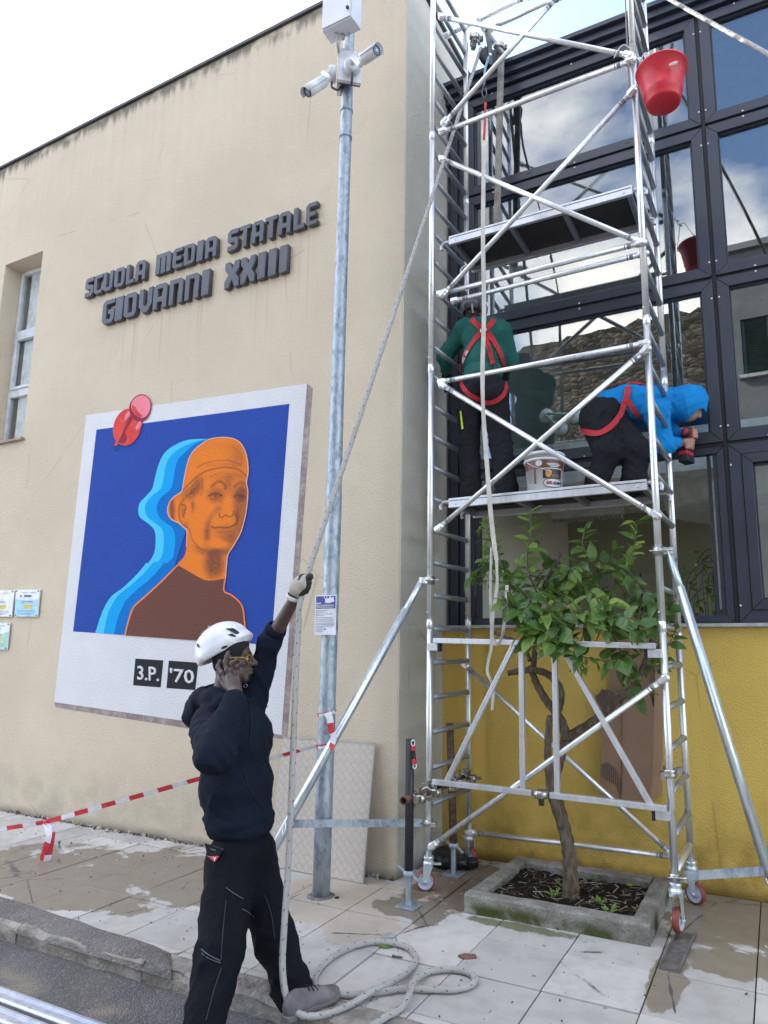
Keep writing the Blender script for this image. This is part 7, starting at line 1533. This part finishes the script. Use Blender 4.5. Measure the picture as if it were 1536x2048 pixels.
ribbon3([at(983, 1095, Y=sy), at(981, 1180, Y=sy-.02), at(983, 1285, Y=sy-.03), at(977, 1320, Y=sy-.02), at(975, 1345, Y=sy), at(986, 1375, Y=sy), at(984, 1420, Y=sy)], .02, M_WEB, 'strap_band', ws, .4)
MB().tube(spline([at(968, 168, Y=4.8), at(966, 176, Y=4.78), at(964, 186, Y=4.76), at(968, 196, Y=4.74), at(973, 188, Y=4.74), at(971, 176, Y=4.76)], 5), .005, 6).build('snap_hook', M_DK, ws); MB().tube(spline([pc_+V(.02, -.05, -.05), at(970, 140, Y=4.9), at(968, 170, Y=4.8)], 5), .011, 8).build('hook_rope', simple('blue_white_rope', (.2, .36, .45), .7), ws)

# ------------------------------------------------------------------ small things on the ground
c = at(893, 1720, Z=.05); sk = thing('black_sack', 'crumpled black plastic sack behind the left scaffold wheel', 'sack', (c.x, c.y, 0))
v, f = sdf_mesh([('e', c, (.16, .09, .06), XA), ('e', c+V(.14, .05, -.01), (.10, .07, .045), XA), ('e', c+V(-.05, .06, .03), (.08, .06, .05), XA)], .007, .04, (), folds(.014, .06, 77)); grow('sack', [(v, f, 0)], simple('black_polythene', (.012, .012, .014), .35), sk)
c = at(776, 1872, Z=.004); MB().obox(c+V(0, 0, .004), ((.8, .5, 0), (-.5, .8, 0), (0, 0, 1)), (.035, .022, .004)).build('metal_plate', M_ZINC, base=c); tag(bpy.data.objects['metal_plate'], 'small shiny metal plate on the tiles above the rope coil', 'metal plate')
c = at(935, 1916, Z=.003); o_ = MB().prism([c+V(-.05, -.015, 0), c+V(.0, -.025, 0), c+V(.05, .01, 0), c+V(.03, .04, 0), c+V(-.03, .02, 0)], (0, 0, .012)).build('brick_chip', simple('brick_red', (.20, .10, .07), .9), base=c, bevel=.002); tag(o_, 'thin reddish brick chip on the tile joint right of the rope', 'brick chip')
c = at(755, 1888, Z=.012); o_ = bpy.data.objects.new('green_leaf', LM[0]); COL.objects.link(o_); o_.location = c; o_.rotation_euler = (.05, .2, -1.2); o_.scale = (.11,)*3; tag(o_, 'dark green leaf lying under the far side of the rope coil', 'leaf')
c = at(795, 1914, Z=.006); o_ = MB().cyl(c-V(.025, .0, 0), c+V(.025, .008, 0), .004, n=8).ball(c-V(.027, 0, 0), .007, 5).build('steel_screw', M_DK, base=c); tag(o_, 'small dark screw lying inside the large rope coil', 'screw')
# loose black ring by the pole foot
c = at(674, 1795, Z=.005); o_ = MB().tube([c+V(math.cos(t)*.012, math.sin(t)*.012, 0) for t in np.linspace(0, 6.283, 14)], .004, 6).build('rubber_ring', M_GASKET, base=c); tag(o_, 'small black rubber ring lying beside the steel pole foot', 'ring')
gr_ = MB()
for i in range(500):
    x, y = rng.uniform(-6.5, .3), rng.uniform(3.05, 4.5); 
    if x > WX: y = rng.uniform(3.05, 5.2)
    s = rng.uniform(.0015, .005)*(1.8 if rng.random() < .08 else 1); gr_.obox((x, y, .003+s*.4), (rng.normal(size=3), rng.normal(size=3), rng.normal(size=3)), (s, s*.7, s*.5), int(rng.integers(3)))
gr_.build('pavement_grit', [simple('grit_dark', (.08, .07, .06), .9), simple('grit_pale', (.45, .43, .4), .9), simple('grit_brown', (.2, .14, .09), .9)], kind='stuff')
# crumbs of mortar along the foot of the wall
gr_ = MB()
for i in range(240):
    x = rng.uniform(-7, WX); s = rng.uniform(.004, .016); gr_.obox((x, WALLY-.004-abs(rng.normal(0, .02)), .004+s*.3), (rng.normal(size=3), rng.normal(size=3), rng.normal(size=3)), (s, s*.7, s*.5), int(rng.integers(2)))
gr_.build('mortar_crumbs', [simple('crumb_dark', (.10, .085, .07), .95), simple('crumb_pale', (.40, .36, .3), .95)], kind='stuff')
# stacked aluminium planks at the near left corner, on two timber bearers
for i, bxx in enumerate((-4.6, -1.55)):
    o_ = MB().box((bxx, .9, -.089), (bxx+.12, 1.9, .335)).build('timber_block', simple('raw_timber', (.3, .22, .14), .8), base=(bxx, 1.4, -.089), bevel=.004); tag(o_, ('timber block under the far end of the stacked aluminium planks', 'timber block under the near end of the stacked aluminium planks')[i], 'timber')
M_PLK = alu('plank_aluminium', (.70, .71, .74), .32, .85)
for i in range(6):
    y1_ = 1.80-i*.083; z1_ = .40-.002*i
    t = thing('aluminium_plank', ('aluminium plank edge farthest from the camera in the near left stack', 'second aluminium plank from the road side of the near left stack', 'third aluminium plank from the road side of the near left stack', 'fourth aluminium plank from the road side of the near left stack', 'fifth aluminium plank from the road side of the near left stack', 'sixth aluminium plank from the road side of the near left stack')[i], 'plank', (-3, y1_-.03, .336), 'stacked aluminium planks')
    MB().box((-5.2, y1_-.066, .337), (-1.2, y1_, z1_)).build('profile', M_PLK, t, bevel=.006)
    MB().box((-5.19, y1_-.056, z1_+.0005), (-1.21, y1_-.046, z1_+.006)).box((-5.19, y1_-.022, z1_+.0005), (-1.21, y1_-.012, z1_+.006)).build('raised_rib', M_PLK, t, kind='stuff')
# plant with wire hoops inside the room
pt = at(1425, 1230, Y=6.1); hp_ = thing('potted_plant', 'dark potted climbing plant on a wire rack inside the room window', 'plant', (pt.x, 6.1, 1.3))
MB().lathe([(0, 1.30), (.12, 1.30), (.16, 1.62), (.17, 1.64), (.15, 1.64), (0, 1.6)], (pt.x, 6.1, 0), n=24).build('pot', M_BP, hp_); MB().box((pt.x-.3, 5.9, .2), (pt.x+.3, 6.3, 1.299)).build('stand', M_INTD, hp_)
for k in range(7):
    a = k*.9; MB().tube(spline([V(pt.x-.12*math.cos(a), 6.1-.12*math.sin(a), 1.62), V(pt.x-.2*math.cos(a), 6.1-.2*math.sin(a), 1.95+.05*k), V(pt.x, 6.1, 2.15+.05*k), V(pt.x+.2*math.cos(a), 6.1+.2*math.sin(a), 1.95+.05*k), V(pt.x+.12*math.cos(a), 6.1+.12*math.sin(a), 1.62)], 6), .004, 6).build('wire_hoop', M_DK, hp_)
fo = MB()
for i in range(130):
    p = V(pt.x+rng.normal(0, .13), 6.1+rng.normal(0, .12), 1.7+rng.uniform(0, .75)); Rm = Matrix.Rotation(rng.uniform(0, 6.28), 3, 'Z') @ Matrix.Rotation(rng.normal(-.3, .5), 3, 'X'); me = LM[i % 4]; fo.add([p+Rm @ (q.co*rng.uniform(.06, .10)) for q in me.vertices] if False else [p+Rm @ (q.co*.08) for q in me.vertices], [tuple(q.vertices) for q in me.polygons], 0, True)
fo.build('foliage', M_LEAF, hp_, kind='stuff')

# thin cord and a plastic tie at the top of the right upright
tc_ = thing('tie_cord', 'thin grey cord with a plastic tie hanging at the top right scaffold upright', 'cord', tuple(at(1256, 110, Y=4.36)))
MB().tube(spline([at(1250, -10, Y=4.36), at(1253, 60, Y=4.36), at(1256, 120, Y=4.355), at(1258, 170, Y=4.355), at(1256, 192, Y=4.355)], 6), .006, 8).build('cord', simple('grey_cord', (.22, .2, .18), .8), tc_)
MB().tube(spline([at(1262, 98, Y=4.36), at(1248, 90, Y=4.34), at(1236, 100, Y=4.33), at(1228, 116, Y=4.33)], 6), .004, 6).build('plastic_tie', simple('clear_white_tie', (.6, .6, .62), .4), tc_)
